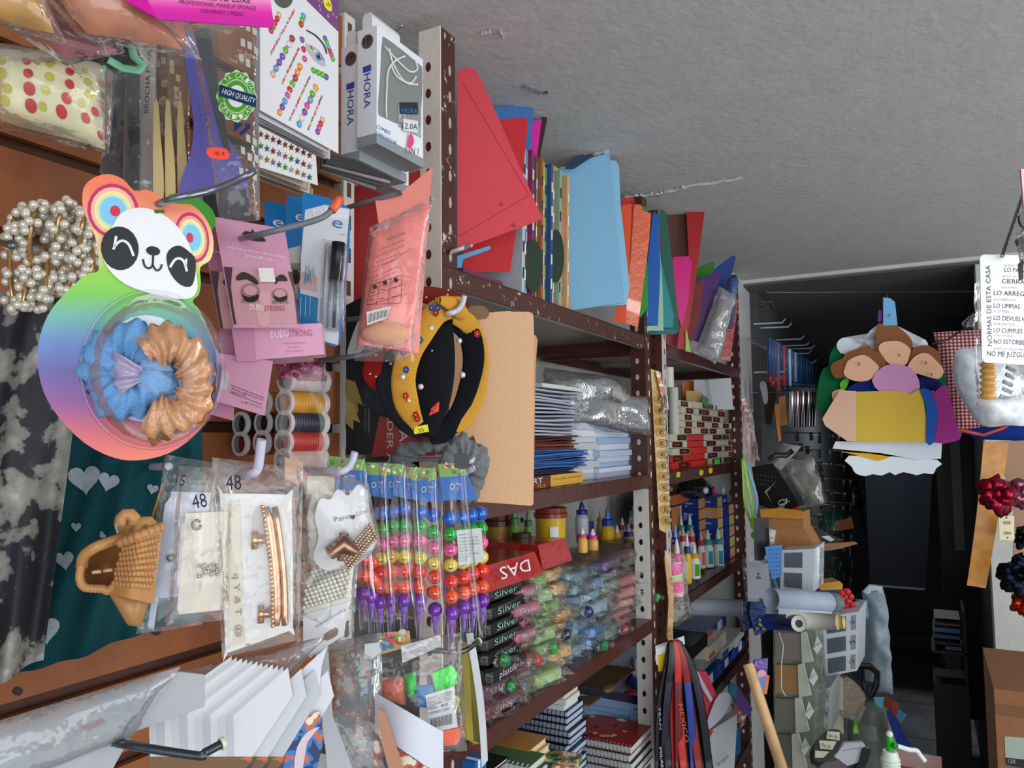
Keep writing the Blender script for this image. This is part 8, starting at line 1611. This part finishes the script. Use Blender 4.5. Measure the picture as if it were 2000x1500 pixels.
# ================= right edge goods =================
# gingham bag with blue base
pl=Pl(1900,740,1.75,75)
k=MB(); Patch(pl,[(1822,650),(1960,640),(2010,840),(1872,842)],.03,.010,8,2,0).skin(k,('gingham','#802028'),18,18); b_=MB(); Patch(pl,[(1880,842),(2010,808),(2012,862),(1905,858)],.02,.004,10,2,.004).skin(b_,('fabric','#142c74'),12,8); tr=MB(); tr.tube([pl.at(*p,.03) for p in ((1876,840),(1920,850),(1960,836),(1985,815),(2005,818))],.004,('satin','#a83028'),8); dk_=MB(); dk_.tube([pl.at(*p,.03) for p in ((1820,672),(1850,664),(1885,640))],.002,('plastic','#201418'),6)
hk_=MB(); Patch(pl,[(1878,630),(1902,610),(1904,640),(1885,650)],.006,.002,10,2,.0).skin(hk_,('clear','#c8d0e0'),6,6)
thing('gingham_bag','red and white gingham cloth bag with navy base hanging at the right','bag',[('cloth_body',k,'gingham'),('base_panel',b_,'navy'),('piping',tr,'red'),('cord',dk_),('loop_tab',hk_)])
pl=Pl(1920,760,1.45,75); k=MB(); 
q=sm([(1865,688),(1895,680),(1935,678),(1985,700),(1998,800),(1988,820),(1965,830),(1930,834),(1905,822),(1888,795),(1862,745)],3)
c0=pl.at(1930,760,.05); ring0=[pl.at(x,y,0) for x,y in q]; ring1=[pl.at(1930+(x-1930)*.85,760+(y-760)*.85,.03) for x,y in q]; n=len(q)
k.raw(ring0+ring1+[c0],[(i,(i+1)%n,n+(i+1)%n,n+i) for i in range(n)]+[(n+i,n+(i+1)%n,2*n) for i in range(n)],('satin','#c4ccd8'),True); k.poly(ring0,('satin','#c4ccd8')); thing('white_cloth','white folded cloth item hanging before the gingham bag','cloth',k)
# sign
pl=Pl(1960,600,1.1,72); k=card(pl,sm([(1914,504),(1918,498),(1925,497),(2040,500),(2040,715),(1924,708),(1918,700)],1),('gloss','#e8eaec'),.002); t=MB(); K=('paper','#4c4c54'); G=('paper','#a8a8b0')
ptext(t,pl,'NORMAS DE ESTA CASA',1938,676,1934,518,9,K,2,up=(-1,0))
for i,(s,x0,x1,y,h,c) in enumerate((('SI ENSUCIAS',1962,2002,520,4,G),('LO PAGAS',1962,2010,531,9,K),('SI LO ROMPES',1958,2010,541,4,G),('CIERRALO',1957,2018,553,9,K),('SI LO ROMPES',1956,1986,563,4,G),('LO ARREGLAS',1941,2022,576,9,K),('SI LO ENSUCIAS',1941,1984,587,5,G),('LO LIMPIAS',1941,1992,601,9,K),('SI LO PIDES',1941,1972,610,5,G),('LO DEVUELVES',1941,2012,625,9,K),('SI PROMETISTE',1941,1983,635,5,G),('LO CUMPLES',1941,1997,649,9,K),('SI NO AYUDAS',1941,1980,657,5,G),('NO ESTORBES',1941,2006,671,9,K),('SI NO LO VAS A MEJORAR',1941,2016,683,5,G),('NO ME JUZGUES',1928,2012,695,10,K))): ptext(t,pl,s,x0,y,x1,y+(x1-x0)*.04,h,c,2)
thing('rules_sign','white hanging sign in Spanish headed NORMAS DE ESTA CASA','sign',[('board',k),('sign_text',t)])
pl=Pl(1950,650,1.16,72); k=MB(); Patch(pl,[(1903,555),(1916,545),(1924,800),(1906,805)],.006,.006,50,2,0).skin(k,('film','#ffffff'),5,24); b=MB(); Patch(pl,[(1904,690),(2010,700),(2012,830),(1912,826)],.02,.008,30,2,.004).skin(b,('film','#ffffff'),12,12); yc=MB()
for i in range(7): yc.sph(pl.at(1930,712+i*12,.008),.0075,('wrap','#d8a038'),10,8,(1.5,1,.8))
kc=MB()
for i in range(6):
    x,y=1974-i*3+(i%2)*2,714+i*14; kc.obox(pl.at(x-9,y,.01),pl.at(x+9,y+8,.01)-pl.at(x-9,y,.01),pl.at(x-11,y+6,.01)-pl.at(x-9,y,.01),pl.n*.004,('metal','#5c5c5c')); 
w2=MB(); Patch(pl,[(1908,780),(2005,770),(2000,832),(1915,828)],.02,.008,30,2,.006).skin(w2,('satin','#d0d4d8'),12,6)
thing('clip_packet','clear packet of yellow coils and black metal clips under the sign','packet',[('side_film',k),('yellow_coils',yc),('metal_clips',kc),('bag',b),('cloth_fold',w2)])
# chain and glasses
k=MB(); p0=PD(2010,345,1.1); p1=PD(1958,498,1.1); n=30
for i in range(n):
    c=p0+(p1-p0)*(i/(n-1)); d=(p1-p0).normalized(); u=Vector((.8,.6,0)) if i%2 else Vector((-.6,.8,0)); u=(u-d*u.dot(d)).normalized(); k.tube([c+d*.0036*math.cos(t)+u*.0024*math.sin(t) for t in [q_*math.pi/4 for q_ in range(9)]],.0008,('metal','#4c4c4c'),5)
thing('hanging_chain','dark metal chain descending to the white sign','chain',k)
pl=Pl(1995,480,1.05,70); k=MB(); Patch(pl,[(1982,455),(2012,440),(2012,520),(1990,515)],.02,.006,20,2,0).skin(k,('haze','#b0a8a8'),10,10); e=card(pl,sm([(1984,470),(1998,460),(2012,460),(2012,478),(1996,486)],2),('plastic','#28282c'),.004,off=.004); e2=card(pl,sm([(1992,420),(2012,410),(2012,445),(1996,440)],2),('satin','#3c343c'),.006); e3=card(pl,[(1994,330),(2012,330),(2012,410),(2000,405)],('satin','#d8a0a4'),.004,off=-.005); e4=card(pl,[(1990,515),(1999,505),(1999,545),(1992,548)],('plastic','#202024'),.003)
thing('sunglasses_pack','dark lens pack in clear wrap at the right edge above the sign','pack',[('lens',e),('pouch',e2),('pink_edge',e3,'pink'),('clip_end',e4),('bag',k)])
# beige panel with bows on the right wall
fcard('beige-brown board hanging at the right edge behind the bows','beige_board','board',[(1948,862),(2010,860),(2010,1010),(1990,1180),(1978,1180),(1980,1000)],1.6,'#9a7860',kind='paper',a=80)
k=MB(); pl=Pl(1930,1000,1.5,80); q=[(1921,862),(1970,864),(1925,1149),(1888,1143)]
k.grid(lambda u,v:pl.at(bil(q,u,v)[0]+3*math.sin(3*v),bil(q,u,v)[1],.008*math.sin(4*v)),4,18,('satin','#b87c34')); k.grid(lambda u,v:pl.at(bil(q,u,v)[0]+3*math.sin(3*v),bil(q,u,v)[1],.008*math.sin(4*v)-.0012),4,18,('satin','#a87030')); thing('amber_ribbon','wide amber paper ribbon hanging down the right wall','ribbon',k)
def bow(x,y,s,c,lab,seed,d=1.42,n=12):
    pl=Pl(x,y,d,75); rr=random.Random(seed); pr=[]
    for i in range(n):
        t=2*math.pi*i/n+rr.uniform(-.2,.2); L=s*rr.uniform(.7,1.05); k=MB(); lift=rr.uniform(.2,1.0)
        dx,dy=math.cos(t),math.sin(t); P=[pl.at(x,y,.004),pl.at(x+dx*L*.5-dy*L*.12,y+dy*L*.5+dx*L*.12,.02*lift+.012),pl.at(x+dx*L,y+dy*L,.012*lift+.003),pl.at(x+dx*L*.55+dy*L*.12,y+dy*L*.55-dx*L*.12,.002),pl.at(x,y,.002)]
        P=[Vector(q) for q in sm([tuple(q) for q in P],4,False)]; k.tube(P,.30*s*d/F,('metal',c),6,True,flat=(pl.n,.14)); pr.append(('ribbon_loop',k))
    k=MB(); k.sph(pl.at(x,y,.01),.3*s*d/F,('metal',c),10,6); pr.append(('centre',k)); return thing('gift_bow',lab,'gift bow',pr,'gift bows on the right wall')
bow(1948,965,38,'#8c1430','crimson foil gift bow on the amber ribbon',1); bow(1998,962,30,'#a05870','dusty pink foil bow behind the crimson one, cut by the frame',2,1.5); bow(1990,1122,38,'#0c1428','dark navy foil gift bow at the right edge',3); bow(2002,1178,26,'#b02c14','orange-red foil bow below the navy one',4,1.5); bow(2002,1050,22,'#101014','black foil bow above the navy one, cut by the frame',5,1.5,9)
k=card(Pl(1966,1030,1.45,72),[(1950,1006),(1981,1008),(1981,1056),(1952,1054)],('gloss','#c8c4a0'),.002); e=MB(); pp_=Pl(1966,1030,1.45,72)
for q in ([(1960,1018),(1974,1018),(1974,1024),(1960,1024)],[(1961,1038),(1975,1039),(1975,1044),(1961,1044)]): deco(e,pp_,q,('metal','#6c5c4c'),2)
for x,y in ((1966,1011),(1968,1050)): deco(e,pp_,ell(x,y,1.8),('paper','#403c30'),2)
thing('clip_card','small cream card holding two metal slides','card',[('card',k),('metal_slides',e)])
# cardboard box low right
p=PY(1941,1345,1.9); p2=PY(2060,1345,1.9); k=MB(); k.box(p.x,p.x+.35,1.9,2.25,0.03,p.z,('cardboard','#8c5c3c')); e=MB(); 
q=[PY(1962,1438,1.899),PY(2060,1446,1.899),PY(2060,1496,1.899),PY(1964,1482,1.899)]; e.prism(q,(0,.0005,0),('paper','#a0aca0')); q=[PY(1964,1480,1.898),PY(2060,1490,1.898),PY(2060,1512,1.898),PY(1966,1494,1.898)]; e.prism(q,(0,.0005,0),('paper','#202428'))
e.text('13X',PY(1969,1490,1.897),PY(1984,1492,1.897),Vector((0,0,.008)),('paper','#b0b4b4')); s_=MB(); s_.box(p.x,p.x+.35,1.8985,1.8995,p.z-.05,p.z-.03,('cardboard','#785030'))
thing('shipping_carton','brown cardboard carton with pale label at the lower right','carton',[('carton',k),('shipping_label',e),('tape_crease',s_)])
k=MB(); pl=Pl(1985,1345,1.75,80); Patch(pl,[(1945,1335),(2010,1325),(2010,1358),(1960,1352)],.02,.01,14,2,0).skin(k,('haze','#c8ccd0'),10,8); thing('plastic_sheet','crumpled clear plastic lying on the right carton','plastic',k)
